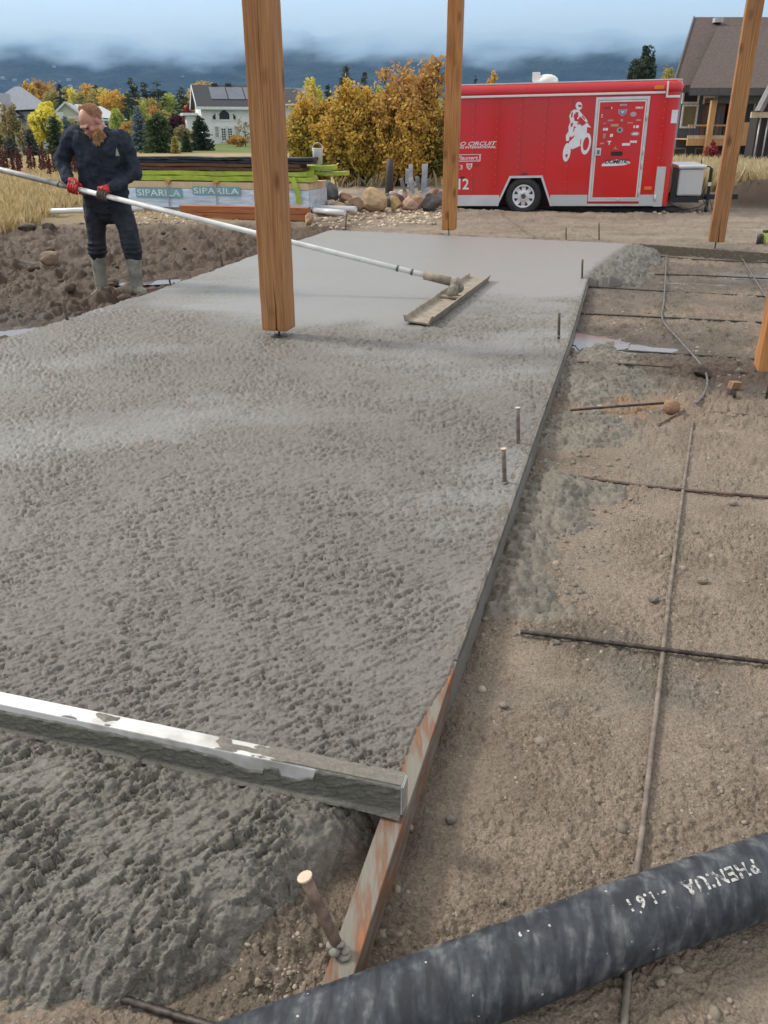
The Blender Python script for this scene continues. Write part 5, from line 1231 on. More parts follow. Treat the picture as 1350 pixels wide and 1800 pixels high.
    MB().box((q[0] - .02, -.045, q[1] - .04), (q[0] + .025, -.035, q[1] + .035)).build('latch_handle', M('latch_dark', (.2, .2, .21), rough=.3, metal=.8), dr, bevel=.006)
    for (px, py) in ((1124, 290), (1130, 265), (1137, 205), (1121, 338)):
        q = T(px, py); MB().tube([(x1 - .03, -.026, q[1] - .07), (x1 - .03, -.026, q[1] + .07)], .012, 8).build('hinge', silver, dr)
    q = T(1086, 350); MB().tube([(q[0], -.03, q[1] - .03), (q[0], -.03, q[1] + .025)], .016, 8).build('door_stop', white, dr)
    q = T(1151, 347); MB().tube([(q[0], -.03, q[1] - .06), (q[0], -.03, q[1] + .05)], .018, 8).build('holdback', white, root)
    # stickers on the door: small flat plates
    def sticker(pxa, pya, pxb, pyb, mat=dec, parent=dr, y=-.013, shape=None, name='sticker'):
        a_ = T(pxa, pya); b_ = T(pxb, pyb); u0, u1 = sorted((a_[0], b_[0])); v0, v1 = sorted((a_[1], b_[1]))
        if shape is None: pl = [(0, 0), (1, 0), (1, 1), (0, 1)]
        elif shape == 'oval': pl = [(.5 + .5 * math.cos(i * .524), .5 + .5 * math.sin(i * .524)) for i in range(12)]
        elif shape == 'shield': pl = [(0, 1), (.5, .92), (1, 1), (.95, .4), (.5, 0), (.05, .4)]
        else: pl = shape
        mb = MB(); mb.add([(u0 + (u1 - u0) * a, y, v0 + (v1 - v0) * b) for a, b in pl] + [(u0 + (u1 - u0) * a, y + .002, v0 + (v1 - v0) * b) for a, b in pl], [tuple(range(len(pl)))] + [(i, len(pl) + i, len(pl) + (i + 1) % len(pl), (i + 1) % len(pl)) for i in range(len(pl))])
        return mb.build(name, mat, parent)
    grey = M('decal_grey', (.42, .43, .45), rough=.4); blue = M('decal_blue', (.25, .30, .55), rough=.4); pink = M('decal_pink', (.62, .30, .30), rough=.4); blk = M('decal_black', (.02, .02, .02), rough=.4); gold = M('decal_gold', (.55, .40, .18), rough=.4); dred = M('decal_darkred', (.30, .02, .025), rough=.4)
    def Z5(x, y): return 960 + x / 6.136, 150 + y / 6.136
    def st5(x0_, y0_, x1_, y1_, mat=dec, shape=None, y=-.013): return sticker(*Z5(x0_, y0_), *Z5(x1_, y1_), mat, dr, y, shape)
    para = [(0, 0), (.9, 0), (1, 1), (.1, 1)]
    st5(797, 203, 872, 219, grey); st5(615, 235, 700, 250, dred, para); st5(703, 233, 712, 254)
    for x_, w_ in ((967, 9), (984, 12), (1000, 9), (1018, 8), (1034, 8)): st5(x_, 230, x_ + w_, 252, dec, para)
    st5(778, 258, 868, 332, grey, 'shield'); st5(790, 268, 856, 318, blue, 'shield', -.0155); st5(806, 276, 842, 300, dec, [(0, 1), (.3, 1), (.5, .5), (.7, 1), (1, 1), (.6, 0), (.4, 0)], -.018)
    st5(908, 286, 972, 338, grey, 'oval'); st5(598, 312, 610, 345, dec, [(0, 0), (1, 0), (1, .2), (.35, .2), (.35, .8), (1, .8), (1, 1), (0, 1)])
    st5(664, 370, 725, 386, pink, para); st5(802, 362, 830, 390, pink, 'oval'); st5(965, 366, 1028, 384, pink, 'oval'); st5(612, 404, 650, 414, pink, para); st5(872, 398, 938, 410, pink, para)
    st5(698, 418, 778, 444, gold); st5(764, 452, 826, 512, grey, 'oval'); st5(782, 464, 812, 498, blk, [(0, .2), (.5, 0), (.7, .5), (1, 1), (.55, .75), (.2, 1)], -.0155)
    for x_, w_ in ((615, 11), (630, 12), (646, 20)): st5(x_, 460, x_ + w_, 488, dec, para)
    for x_, w_ in ((942, 14), (968, 16), (986, 12)): st5(x_, 432, x_ + w_, 460, dec, para)
    st5(912, 498, 1006, 548, pink, 'oval'); st5(930, 512, 990, 532, dec, para, -.0155); st5(614, 518, 640, 570, pink, para); st5(690, 524, 720, 556, dec, para)
    st5(580, 620, 626, 634, pink, para); st5(656, 600, 704, 642, dec, [(0, 1), (1, 1), (.62, .6), (.62, 0), (.4, 0), (.4, .6)]); st5(820, 624, 902, 650, dec)
    for x_, w_ in ((905, 20), (930, 18), (952, 26)): st5(x_, 596, x_ + w_, 620, dec, para)
    st5(710, 654, 782, 690, gold, [(0, .1), (.4, .3), (.5, 1), (.62, .3), (1, 0), (.5, .12)]); st5(700, 714, 820, 760, blk)
    # curved logo strip with black letters, cut off above
    st5(602, 800, 905, 870, dec, [(0, 0), (.02, .35), (.2, .75), (.5, .98), (.8, .92), (.97, .62), (1, .42), (.8, .15), (.5, .05)])
    me = text_mesh('DOMETIC', .115, .28, .004, .95); a_ = T(*Z5(628, 850)); me.transform(Matrix.Translation((a_[0], -.0155, a_[1] + .012)) @ Matrix.Diagonal((.9, 1, .8, 1)) @ Matrix.Rotation(R(90), 4, 'X')); me.materials.append(blk); link('lettering', me, dr)
    # small red lamp over the wheel, amber marker lamps
    amber = M('amber_lens', (.75, .24, .03), (.65, .18, .02), rough=.25, scale=20)
    for px, py, w_, h_ in ((1159, 154, .085, .028), (1139, 331, .07, .03)):
        q = T(px, py); yy = -.05 if py < 200 else -.02
        MB().box((q[0] - w_, yy, q[1] - h_), (q[0] + w_, yy + .05, q[1] + h_)).build('marker_lamp', amber, root, bevel=.008)
    q = T(1192, 151); MB().box((nose - .0, .1, q[1] - .03), (nose + .04, .2, q[1] + .03)).build('marker_lamp', amber, root, bevel=.008)
    q = T(922, 305); MB().box((q[0] - .055, -.02, q[1] - .022), (q[0] + .055, -.001, q[1] + .022)).build('side_lamp', M('lamp_red', (.35, .03, .03), (.1, .02, .02), rough=.3, scale=30), root, bevel=.004)
    # paper notice at the nose
    q = T(1185, 206); MB().box((q[0] - .05, -.004, q[1] - .10), (q[0] + .06, -.001, q[1] + .12)).build('paper_notice', M('paper', (.74, .76, .80), (.66, .68, .74), rough=.7, scale=12), root)
    dred_ = M('seam_red', (.22, .006, .008), rough=.5)
    # rivet rows
    rv = MB()
    for px in (830, 872, 912, 955, 998, 1160):
        z = .16; x = T(px, 260)[0]
        while z < Ht - .08:
            if not (n1[0] - .1 < x < n2[0] + .1 and z < n1[1] + .08): rv.ball((x, -.002, z), .008, 6, 4)
            z += .135
    o = rv.build('rivets', M('rivet', (.66, .25, .24), rough=.4), root); o['kind'] = 'stuff'
    for px in (834, 876, 916, 959, 1002, 1164):
        x = T(px, 260)[0]; zb_ = zs + .004 if not (n1[0] - .1 < x < n2[0] + .1) else n1[1] + .05
        MB().box((x - .0025, -.0015, zb_), (x + .0025, .0005, Ht - .03)).build('panel_seam', dred_, root)
    # lettering left of the wheel
    def word(body, pxa, pya, pxb, size_px, shear=0, bold=0, mat=dec, spacing=1.0):
        a_ = T(pxa, pya); b_ = T(pxb, pya); me = text_mesh(body, 1.0, shear, bold, spacing)
        xs_ = [v.co.x for v in me.vertices]; ys_ = [v.co.y for v in me.vertices]; x_0, x_1, y_0, y_1 = min(xs_), max(xs_), min(ys_), max(ys_)
        hgt = T(pxa, pya - size_px)[1] - a_[1]
        for v in me.vertices: v.co = (a_[0] + (v.co.x - x_0) / (x_1 - x_0) * (b_[0] - a_[0]), -.0035, a_[1] + (v.co.y - y_0) / (y_1 - y_0) * hgt)
        me.materials.append(mat); return link('lettering', me, root)
    word('PRO CIRCUIT', 794, 256.5, 873, 7, .35, .012); word('RACING INTERNATIONAL', 790, 261.5, 872, 4.2, .2, .02)
    word('Flaunert.', 804, 281, 841, 7, .3, .01); word('3', 808, 298, 813, 8); word('12', 806, 333, 824, 19, 0, .015, dec, .9)
    for a_, b_ in (((796, 284.0), (844, 283.0)), ((796, 272.5), (846, 271.8))): sticker(a_[0], a_[1], b_[0], b_[1] - .8, dec, root, -.0035, None, 'decal_line')
    sticker(843, 272, 844.5, 283, dec, root, -.0035, None, 'decal_line')
    sticker(820, 287, 830, 299, dec, root, -.0035, 'shield', 'decal_shield'); sticker(822, 289, 828, 297, red, root, -.0060, 'shield', 'decal_shield'); word('P', 823.4, 296, 827, 5).location.y = -.004
    sticker(834, 288.5, 843, 290, dred, root, -.0035, None, 'decal_line'); sticker(834, 291.5, 840, 293, dred, root, -.0035, None, 'decal_line')
    sticker(808, 313.5, 817, 310.5, blk, root, -.0035, para, 'decal_line')
    # white rider-on-motorcycle decal, drawn as flat cut-out pieces
    def P5(*pts): return [T(*Z5(x, y)) for x, y in pts]
    rider = MB(); cnt = [0]
    def poly(pts, y=None):
        cnt[0] += 1; yy = -.0030 - .00012 * cnt[0] if y is None else y
        n_ = len(pts); rider.add([(x, yy, z) for x, z in pts], [tuple(range(n_))])
    def ring5(cx5, cy5, rx, ry, th, rot=0, n_=24):
        cnt[0] += 1; yy = -.0030 - .00012 * cnt[0]; o_ = []; i_ = []
        for j in range(n_):
            a = 2 * math.pi * j / n_
            for lst, k in ((o_, 1.0), (i_, 1 - th)):
                u, v = rx * k * math.cos(a), ry * k * math.sin(a); lst.append(T(*Z5(cx5 + u * math.cos(rot) - v * math.sin(rot), cy5 + u * math.sin(rot) + v * math.cos(rot))))
        rider.add([(x, yy, z) for x, z in o_ + i_], [(j, (j + 1) % n_, n_ + (j + 1) % n_, n_ + j) for j in range(n_)])
    def ell5(cx5, cy5, rx, ry, rot=0): 
        poly([T(*Z5(cx5 + rx * math.cos(a) * math.cos(rot) - ry * math.sin(a) * math.sin(rot), cy5 + rx * math.cos(a) * math.sin(rot) + ry * math.sin(a) * math.cos(rot))) for a in [i * .3927 for i in range(16)]])
    ring5(430, 630, 52, 118, .38, .18); ring5(222, 722, 40, 102, .45, .15); ell5(222, 722, 26, 60, .15)          # wheels
    poly(P5((250, 610), (300, 560), (340, 450), (440, 420), (440, 500), (420, 560), (390, 640), (330, 670), (280, 690), (240, 660)))      # frame
    poly(P5((240, 500), (300, 470), (345, 440), (340, 520), (270, 560), (240, 600), (215, 600), (212, 540)))                              # seat and tail
    poly(P5((340, 440), (395, 440), (440, 400), (485, 455), (430, 450), (430, 520), (360, 560), (330, 540)))                              # tank and fairing
    ell5(354, 222, 36, 44)                                                                                                               # helmet
    poly(P5((300, 262), (345, 262), (362, 280), (345, 292), (318, 288), (300, 380), (350, 395), (330, 420), (262, 400), (250, 330), (272, 280)))   # back and chest
    poly(P5((352, 262), (380, 300), (440, 370), (450, 390), (430, 400), (370, 335), (340, 370), (330, 350), (350, 300)))                   # arm
    poly(P5((258, 400), (330, 400), (395, 440), (360, 470), (300, 440), (290, 520), (245, 520), (240, 450)))                              # leg
    o = rider.build('rider_decal', dec, root)
    def cpoly(pts): MB().add([(x, -.0068, z) for x, z in pts], [tuple(range(len(pts)))]).build('decal_gap', red, o)
    for pts in (((346, 208), (386, 214), (380, 236), (350, 232)), ((272, 300), (290, 280), (284, 340), (268, 350)), ((300, 312), (330, 300), (352, 330), (330, 360), (296, 350)), ((366, 402), (402, 385), (408, 420), (380, 440)),
                ((266, 410), (290, 400), (284, 440), (264, 450)), ((330, 395), (356, 420), (344, 430)), ((250, 560), (268, 545), (266, 580), (250, 590)), ((395, 660), (440, 655), (425, 690), (405, 700)), ((372, 580), (380, 575), (374, 640), (366, 640)), ((206, 745), (236, 740), (228, 775), (212, 780)), ((296, 460), (310, 455), (300, 500), (290, 500)), ((390, 320), (425, 365), (415, 372), (385, 338))):
        cpoly(P5(*pts))
    # roof vent
    q = T(957, 138); c = Vector((q[0], .55, H)); MB().box((c.x - .22, .35, H + .007), (c.x + .22, .80, H + .05)).build('roof_vent', white, root, bevel=.01)
    vb = MB().ball((c.x + .03, .57, H + .05), (.22, .24, .12), 16, 8).build('vent_lid', white, root)
    MB().box((c.x - .24, .4, H + .05), (c.x - .10, .7, H + .20)).build('vent_flap', white, root, bevel=.005)
    # tongue, jack and tool box
    tz = T(1180, 352)[1] - .02
    tip = nose + 1.15
    for s in (0, 1):
        MB().bar((nose - .05, .28 if s == 0 else W - .28, tz + .02), (tip - .1, W / 2 + (-.04 if s == 0 else .04), tz + .02), .06, .09).build('tongue_rail', black, root)
    MB().bar((tip - .25, W / 2, tz + .02), (tip + .25, W / 2, tz + .02), .09, .10).build('coupler', black, root, bevel=.01)
    MB().box((nose + .03, .12, tz - .03), (nose + .12, .2, zc - .02)).build('box_bracket', black, root)
    MB().box((nose + .02, .10, tz - .03), (nose + .56, .16, tz + .07)).build('box_bracket', black, root)
    bx0, bx1 = nose + .14, nose + .60; bz0, bz1 = tz + .08, zc - .05
    MB().box((bx0, .17, bz0), (bx1, W - .2, bz1)).build('tool_box', plate, root, bevel=.03)
    MB().box((bx0 - .03, .13, bz1 + .002), (bx1 + .03, W - .16, bz1 + .07)).build('tool_box_lid', M('lid_alloy', (.70, .71, .72), (.60, .61, .62), rough=.35, metal=.6), root, bevel=.025)
    jx = nose + .80; g0 = -T(1215, 376)[1]
    MB().bar((jx, W / 2 - .25, -.32), (jx, W / 2 - .25, .62), .055, .055, (1, 0, 0)).build('jack', black, root)
    MB().box((jx - .03, W / 2 - .282, .30), (jx + .03, W / 2 - .2775, .37)).build('jack_label', white, root)
    MB().tube([(jx, W / 2 - .25, .62), (jx - .04, W / 2 - .25, .65), (jx - .20, W / 2 - .3, .66), (jx - .21, W / 2 - .3, .78)], .012, 6).build('jack_handle', black, root)
    for i in range(2):
        pts = [(nose + .7 + i * .12, .5, tz), (nose + .85 + i * .1, .6, tz - .28), (nose + .95 + i * .1, .7, tz - .33), (nose + 1.05, .85, tz - .02)]
        MB().tube(pts, .012, 6).build('safety_chain', M('chain', (.18, .17, .16), rough=.5, metal=.6), root)
    MB().tube([(nose - .05, .1, tz), (nose + .3, .15, tz - .17), (nose + .6, .25, tz - .12), (nose + .8, .4, tz)], .010, 6).build('wiring_cable', black, root)
    tag(root, 'red enclosed cargo trailer with white rider decal and stickered side door', 'trailer')
    return root, MW
TRAILER, TRAILER_M = make_trailer()
# black silt sock lying along the trailer
pts = []
for i in range(36):
    f = i / 35; px = 800 + f * 390; py = 372 + 3 * math.sin(f * 9) + (4 if f > .3 else 0) - 2 * math.sin(f * 21)
    g = G(px, py, -.02); y = 17.55 - .9 * f + .25; q = D(px, py - 5, y); pts.append(Vector((q.x, y, gz(q.x, y) + .055 + .02 * math.sin(f * 17))))
o_ = pts[0].copy(); o = MB().tube([p - o_ for p in pts], [.075 + .018 * math.sin(i * 1.7) for i in range(36)], 10).build('silt_sock', M('black_mesh_sock', (.012, .012, .013), (.022, .021, .02), rough=.75, scale=20, bump=.5, bscale=60), loc=o_)
tag(o, 'black fabric silt sock lying in the dirt under the red trailer', 'silt sock')
# ------------------------------------------------------------------ lumber, boulders, yard things
class Plane:
    """upright plane between two spots, with pixel -> (along, up) lookup"""
    def __init__(s, pxl, pyl, Yl, pxr, pyr, Yr):
        a = D(pxl, pyl, Yl); b = D(pxr, pyr, Yr); s.o = a; X = b - a; X.z = 0; s.len = X.length; s.X = X.normalized(); s.N = Vector((-s.X.y, s.X.x, 0)); s.rz = math.atan2(s.X.y, s.X.x)
    def __call__(s, px, py, off=0.0):
        d = Vector(ray(px, py)); c = Vector((0, 0, CAM_H)); t = (s.o + s.N * off - c).dot(s.N) / d.dot(s.N); q = c + d * t
        return (q - s.o).dot(s.X), q.z - s.o.z
def lumber():
    T = Plane(226, 372, 17.5, 545, 372, 16.6); z0 = gz(*((T.o + T.X * 1.5)[:2])) - T.o.z
    film = M('plastic_wrap', (.66, .76, .87), (.50, .62, .76), rough=.25, scale=2.5, detail=5, bump=.7, bscale=4, bdist=.06, stretch=(.7, 1, 2.2))
    pine = wood_mat('pale_pine', (.70, .55, .36), (.58, .42, .26), False)
    root = empty('lumber_pack', T.o, T.rz); L = T.len
    zt = T(300, 331)[1]; zt2 = T(300, 319)[1]; zb = T(300, 364)[1]
    # wrapped body as a wrinkled box
    nu, nv = 90, 14
    U = np.linspace(0, L, nu)[None, :] * np.ones((nv, 1)); V_ = np.linspace(zb, zt, nv)[:, None] * np.ones((1, nu))
    bul = .018 * fbm(U * 2.2, V_ * 5, 4, 601)
    wr = MB().box((.0, .02, zb), (L, 1.1, zt)).build('wrap', film, root)
    me = mesh_np('wrap_sheet', np.stack([U, -.012 - bul, V_], -1).reshape(-1, 3), grid_faces(nv, nu), film); link('wrap_sheet', me, wr)
    MB().box((.0, .0, zt + .003), (L - .02, 1.1, zt2)).build('cover_board', pine, root, bevel=.006)
    for x in (.3, L * .5, L - .4): MB().box((x - .05, .0, z0 - .03), (x + .05, 1.1, zb - .003)).build('bearer', pine, root)
    MB().box((0, .03, zb - .09), (L, .07, zb - .004)).build('bottom_board', wood_mat('grey_pine', (.50, .42, .33), (.38, .31, .24), False), root)
    teal = M('teal_print', (.20, .42, .47), (.16, .36, .42), rough=.4, scale=4); wht = M('print_white', (.80, .84, .87), rough=.4)
    for a, b, c, d in ((240, 346, 319, 331.5), (339, 342, 422, 329)):
        x_0, z_0 = T(a, b, -.035); x_1, z_1 = T(c, d, -.035)
        MB().box((x_0, -.040, z_0), (x_1, -.034, z_1)).build('print_band', teal, wr)
        me = text_mesh('SIPARILA', 1, 0, .01, 1.02); xs = [v.co.x for v in me.vertices]; ys = [v.co.y for v in me.vertices]
        for v in me.vertices: v.co = (x_0 + .03 + (v.co.x - min(xs)) / (max(xs) - min(xs)) * (x_1 - x_0 - .06), -.043, z_0 + (z_1 - z_0) * (.14 + .72 * (v.co.y - min(ys)) / (max(ys) - min(ys))))
        me.materials.append(wht); link('lettering', me, wr)
    for px in (298, 382, 470):
        x = T(px, 340)[0]; MB().box((x - .012, -.052, zb - .05), (x + .012, -.046, zt2 + .004)).build('strap', M('strap_grey', (.42, .47, .50), rough=.4, metal=.4), root)
        MB().box((x - .05, -.056, zt2 - .02), (x + .06, .06, zt2 + .022)).build('corner_guard', M('guard_orange', (.55, .25, .06), rough=.6), root, bevel=.005)
    x = T(524, 330)[0]
    rib = MB(); pts = [(x - .09, -.05, T(524, 312)[1]), (x - .02, -.07, T(524, 330)[1]), (x + .03, -.075, T(524, 345)[1]), (x + .02, -.06, T(524, 358)[1])]
    for i in range(3): rib.bar(pts[i], pts[i + 1], .10, .006, (0, 1, 0))
    rib.build('lime_tail', M('lime_film', (.44, .56, .08), (.32, .42, .05), rough=.3, scale=5), root)
    tag(root, 'blue white plastic wrapped lumber pack with teal SIPARILA print', 'lumber pack')
    lime = M('lime_film', (.50, .68, .06)); brown = wood_mat('dark_board', (.16, .085, .05), (.075, .04, .025), False); blackb = M('black_board', (.012, .013, .016), (.022, .023, .028), rough=.45, scale=6)
    def bundle(name, pxa, pxb, py0, py1, pyr, depth, y0, mat, label, cat, group, sag=0, seed=0, div=1):
        x0 = T(pxa, py0)[0]; x1 = T(pxb, py0)[0]; za = T(300, py0)[1]; zb_ = T(300, py1)[1]
        n = 40; vs = []; rr = random.Random(seed); k = 8
        for i in range(n + 1):
            f = i / n; x = x0 + (x1 - x0) * f; dz = sag * math.sin(f * math.pi) + .006 * math.sin(f * 17 + seed); hh = (zb_ - za) / 2 * (1 + .06 * math.sin(f * 31 + seed)); c = (za + zb_) / 2 + dz
            w = depth / 2 * (1 + .03 * math.sin(f * 23))
            for a, b in ((-1, -.75), (-.9, -1), (.9, -1), (1, -.75), (1, .75), (.9, 1), (-.9, 1), (-1, .75)): vs.append((x, y0 + depth / 2 + a * w + .004 * rr.uniform(-1, 1), c + b * hh + .003 * rr.uniform(-1, 1)))
        fs = [(i * k + j, i * k + (j + 1) % k, (i + 1) * k + (j + 1) % k, (i + 1) * k + j) for i in range(n) for j in range(k)] + [tuple(reversed(range(k))), tuple(n * k + j for j in range(k))]
        mb = MB(); mb.add(vs, fs); o = mb.build(name, mat); o.location = T.o; o.rotation_euler = (0, 0, T.rz); tag(o, label, cat, group)
    g = 'boards stacked on the lumber pack'
    z_ = lambda a: a
    bundle('wrapped_boards', 190, 545, 317.5, 308.5, 0, .5, .0, lime, 'lower lime film wrapped board bundle directly on the lumber pack', 'boards', g, 0, 1)
    bundle('wrapped_boards', 195, 538, 308.2, 299.5, 0, .5, .02, lime, 'upper lime film wrapped board bundle under the brown boards', 'boards', g, 0, 2)
    bundle('wrapped_boards', 440, 592, 308.0, 300.5, 0, .3, .56, lime, 'lime wrapped bundle sticking out farthest towards the boulders', 'boards', g, 0, 3)
    bundle('wrapped_boards', 440, 572, 298.5, 290.0, 0, .28, .50, lime, 'lime wrapped bundle just below the white bucket', 'boards', g, 0, 4)
    bundle('brown_board', 190, 530, 299.2, 292.8, 0, .46, .02, brown, 'lower dark brown board on the lime bundle', 'board', g, 0, 5)
    bundle('brown_board', 190, 526, 292.5, 286.5, 0, .46, .0, brown, 'upper dark brown board under the black boards', 'board', g, 0, 6)
    bundle('black_board', 190, 545, 286.2, 281.0, 0, .40, .03, blackb, 'lower black board on the brown boards', 'board', g, 0, 7)
    bundle('black_board', 190, 550, 280.6, 275.0, 0, .34, .0, blackb, 'topmost black board of the lumber stack', 'board', g, 0, 8)
    # bucket
    x, z = T(559, 289.5, .6); p = T.o + T.X * x + T.N * .6; p.z = T.o.z + z
    root = empty('bucket', p); h = .27
    MB().tube([(0, 0, 0), (0, 0, h * .9), (0, 0, h)], [.085, .10, .104], 20).build('pail', M('bucket_plastic', (.62, .63, .66), (.52, .53, .56), rough=.4, scale=10), root)
    MB().tube([(0, 0, h + .001), (0, 0, h + .014)], .107, 20).build('lid', M('lid_white', (.78, .79, .80), rough=.4), root)
    MB().tube([(.105 * math.cos(a), 0, h * .93 + .14 * math.sin(a)) for a in [i * math.pi / 12 for i in range(13)]], .006, 6).build('bail_handle', M('bail', (.66, .66, .66), rough=.4), root)
    tag(root, 'small white bucket with wire handle on the stacked boards', 'bucket')
    # stained beam in front
    T2 = Plane(313, 385, 16.3, 541, 386, 15.8); zb, zt = T2(400, 386)[1], T2(400, 363)[1]
    red = wood_mat('stained_beam', (.46, .175, .07), (.26, .085, .035), True, 1.0)
    def beam(pxa, pxb, y0, py0, py1, label):
        x0 = T2(pxa, 370)[0]; x1 = T2(pxb, 370)[0]; za, zc = T2(400, py0)[1], T2(400, py1)[1]
        o = MB().box((-.105, -.10, 0), (.105, .10, x1 - x0)).build('stained_beam', red, bevel=.006)
        q = T2.o + T2.X * x0 + T2.N * (y0 + .11); q.z = T2.o.z + (za + zc) / 2
        o.matrix_world = Matrix.Translation(q) @ Matrix(((T2.X.x, 0, T2.X.x, 0), (T2.X.y, 0, T2.X.y, 0), (0, 0, 0, 0), (0, 0, 0, 1))) if False else Matrix.Translation(q) @ (Matrix((T2.N, Vector((0, 0, 1)), T2.X)).transposed()).to_4x4()
        o.scale = (1, (zc - za) / .20, 1); tag(o, label, 'beam', 'stained beams before the lumber pack')
    beam(315, 541, 0, 374.2, 363, 'upper red stained beam lying in front of the wrapped lumber'); beam(318, 539, .004, 385.5, 374.6, 'lower red stained beam resting on the mud before the lumber')
    for px in (330, 420, 530):
        x = T2(px, 386)[0]; q = T2.o + T2.X * x; o = MB().box((-.05, -.02, -.14), (.05, .4, zb)).build('bearer_block', wood_mat('bearer', (.28, .22, .16), (.18, .14, .1), False), loc=(q.x, q.y, T2.o.z)); o.rotation_euler = (0, 0, T2.rz)
        tag(o, 'weathered bearer block under the %s of the stained beams' % {330: 'left end', 420: 'middle', 530: 'right end'}[px], 'wood block', 'bearers under the stained beams')
    pvc = M('white_pvc', (.78, .78, .78), (.68, .68, .67), rough=.3, scale=6)
    def pipe(a, b, r, label, Ya, Yb):
        p = D(a[0], a[1], Ya); q = D(b[0], b[1], Yb); p.z = gz(p.x, p.y) + r + .05; q.z = gz(q.x, q.y) + r + .05
        o = MB().tube([Vector((0, 0, 0)), q - p], r, 12).build('pvc_pipe', pvc, loc=p); tag(o, label, 'pipe', 'white pipes lying about')
    pipe((88, 371), (250, 364), .05, 'white pipe lying in dry grass behind the man', 16.4, 17.0)
    pipe((545, 352), (625, 364), .055, 'upper white pipe between lumber and boulders', 17.2, 16.6); pipe((552, 363), (606, 371), .05, 'lower white pipe with grey coupling beside the stained beams', 16.6, 16.2)
    pipe((548, 360), (600, 366), .05, 'middle white pipe of the three by the boulders', 16.8, 16.4)
lumber()

# boulders behind the slab
C = dict(tan=((.52, .36, .21), (.38, .25, .14)), grey=((.30, .29, .28), (.19, .18, .17)), dark=((.13, .12, .11), (.075, .07, .065)), pale=((.58, .52, .45), (.44, .38, .32)), pink=((.50, .33, .25), (.37, .23, .17)),
         gold=((.50, .37, .17), (.36, .25, .11)), slate=((.16, .175, .165), (.09, .10, .095)), brown=((.34, .22, .14), (.22, .14, .09)), purple=((.19, .14, .15), (.12, .09, .09)))
BL = [(657, 362, 54, 40, 'tan', 'largest tan boulder with a flat sunlit face'), (576, 340, 40, 44, 'slate', 'dark slate slab tilted on the boulder heap'), (552, 348, 26, 54, 'tan', 'upright tan slab beside the lumber pack end'),
      (580, 354, 30, 22, 'pale', 'whitish boulder below the dark slate slab'), (595, 361, 38, 18, 'tan', 'low flat tan boulder above the white pipes'), (625, 361, 34, 30, 'brown', 'brown boulder touching the left of the largest one'),
      (694, 361, 24, 30, 'gold', 'golden pointed boulder right of the largest one'), (719, 361, 37, 27, 'pink', 'round pinkish boulder with a crease below the metal offcuts'), (757, 361, 40, 30, 'dark', 'dark grey boulder beside the timber post'),
      (763, 371, 26, 15, 'brown', 'low brown boulder in front of the dark grey one'), (690, 346, 46, 26, 'dark', 'dark slab lying behind the golden boulder'), (647, 331, 22, 13, 'purple', 'small purple rock on top behind the largest boulder'),
      (667, 330, 26, 17, 'pink', 'pink rock at the back among grass stems'), (692, 334, 22, 26, 'pale', 'pale cream rock behind the dark slab'), (708, 336, 24, 28, 'pale', 'cream brown rock left of the metal offcuts'),
      (765, 342, 30, 28, 'brown', 'tan brown rock right of the metal offcuts'), (779, 350, 24, 34, 'grey', 'pale grey rock half hidden by the timber post'), (602, 328, 22, 22, 'pale', 'whitish rock on the heap top right of the slate'),
      (606, 341, 26, 22, 'brown', 'brown rock right of the slate slab'), (615, 357, 24, 20, 'pale', 'pale rock between flat and brown boulders'), (543, 400, 20, 25, 'tan', 'upright tan stone beside the stained beam end'),
      (640, 336, 26, 16, 'grey', 'grey rock behind the brown boulder'), (735, 350, 26, 22, 'tan', 'tan rock wedged under the metal offcuts'), (680, 340, 22, 20, 'slate', 'slate rock just behind the largest boulder')]
for i, (px, py, w, h, c, lb) in enumerate(BL):
    rock(px, py, w, h, stone('rock_' + c, *C[c], 4), lb, 100 + i, Y=17.2 + (362 - py) * .045 if py < 366 else None, group='boulders behind the slab', depth=.75, rot=-25 if 'tilted' in lb else 0, sink=.05, rough=.28)
rock(88, 473, 40, 26, stone('rock_mud', (.34, .24, .17), (.2, .14, .1), 6), 'flat tan rock sunk in the mud left of the man', 140, group='rocks in the mud', name='rock')
rock(84, 406, 26, 16, stone('rock_mudd', (.13, .10, .075), (.08, .06, .05), 6), 'dark clod on the mud edge by the dry grass', 141, group='rocks in the mud', name='rock')
rock(45, 408, 40, 16, stone('rock_mudd', (.13, .1, .07)), 'wide dark clod on the mud edge at far left', 142, group='rocks in the mud', name='rock')
rock(120, 560, 20, 10, stone('rock_mudd', (.13, .1, .07)), 'small dark clod beside the leaning pin', 143, group='rocks in the mud', name='rock')
# mud clods and river stones
def loose():
    rs = np.random.RandomState(8)
    P = np.array([[*G(rs.uniform(-120, 450), rs.uniform(395, 590), -.1)[:2]] for _ in range(420)]); P = P[P[:, 0] < left_x(P[:, 1]) - .05]
    tag(scatter_stones('mud_clods', P, .010 + .085 * rs.rand(len(P)) ** 4, stone('mud_clod', (.13, .092, .062), (.075, .052, .036), 14), 9, .3), kind='stuff')
    a = [G(rs.uniform(548, 800), rs.triangular(366, 374, 402), -.02) for _ in range(900)]; a = [p for p in a if p.y > back_y(p.x) + .5 and p.y > 14.6 + .55 * (p.x + .3)]
    b = [G(rs.uniform(205, 345), rs.uniform(372, 392), -.03) for _ in range(260)]; c = [G(rs.uniform(1150, 1250), rs.uniform(365, 378), 0) for _ in range(70)]
    P = np.array([[p.x, p.y] for p in a + b + c]); s = .018 + .045 * rs.rand(len(P)) ** 2
    m = M('river_stone', (.58, .47, .35), (.34, .25, .17), rough=.85, scale=9, isl=.35)
    tag(scatter_stones('gravel', P, s, m, 10, .15), kind='stuff')
loose()

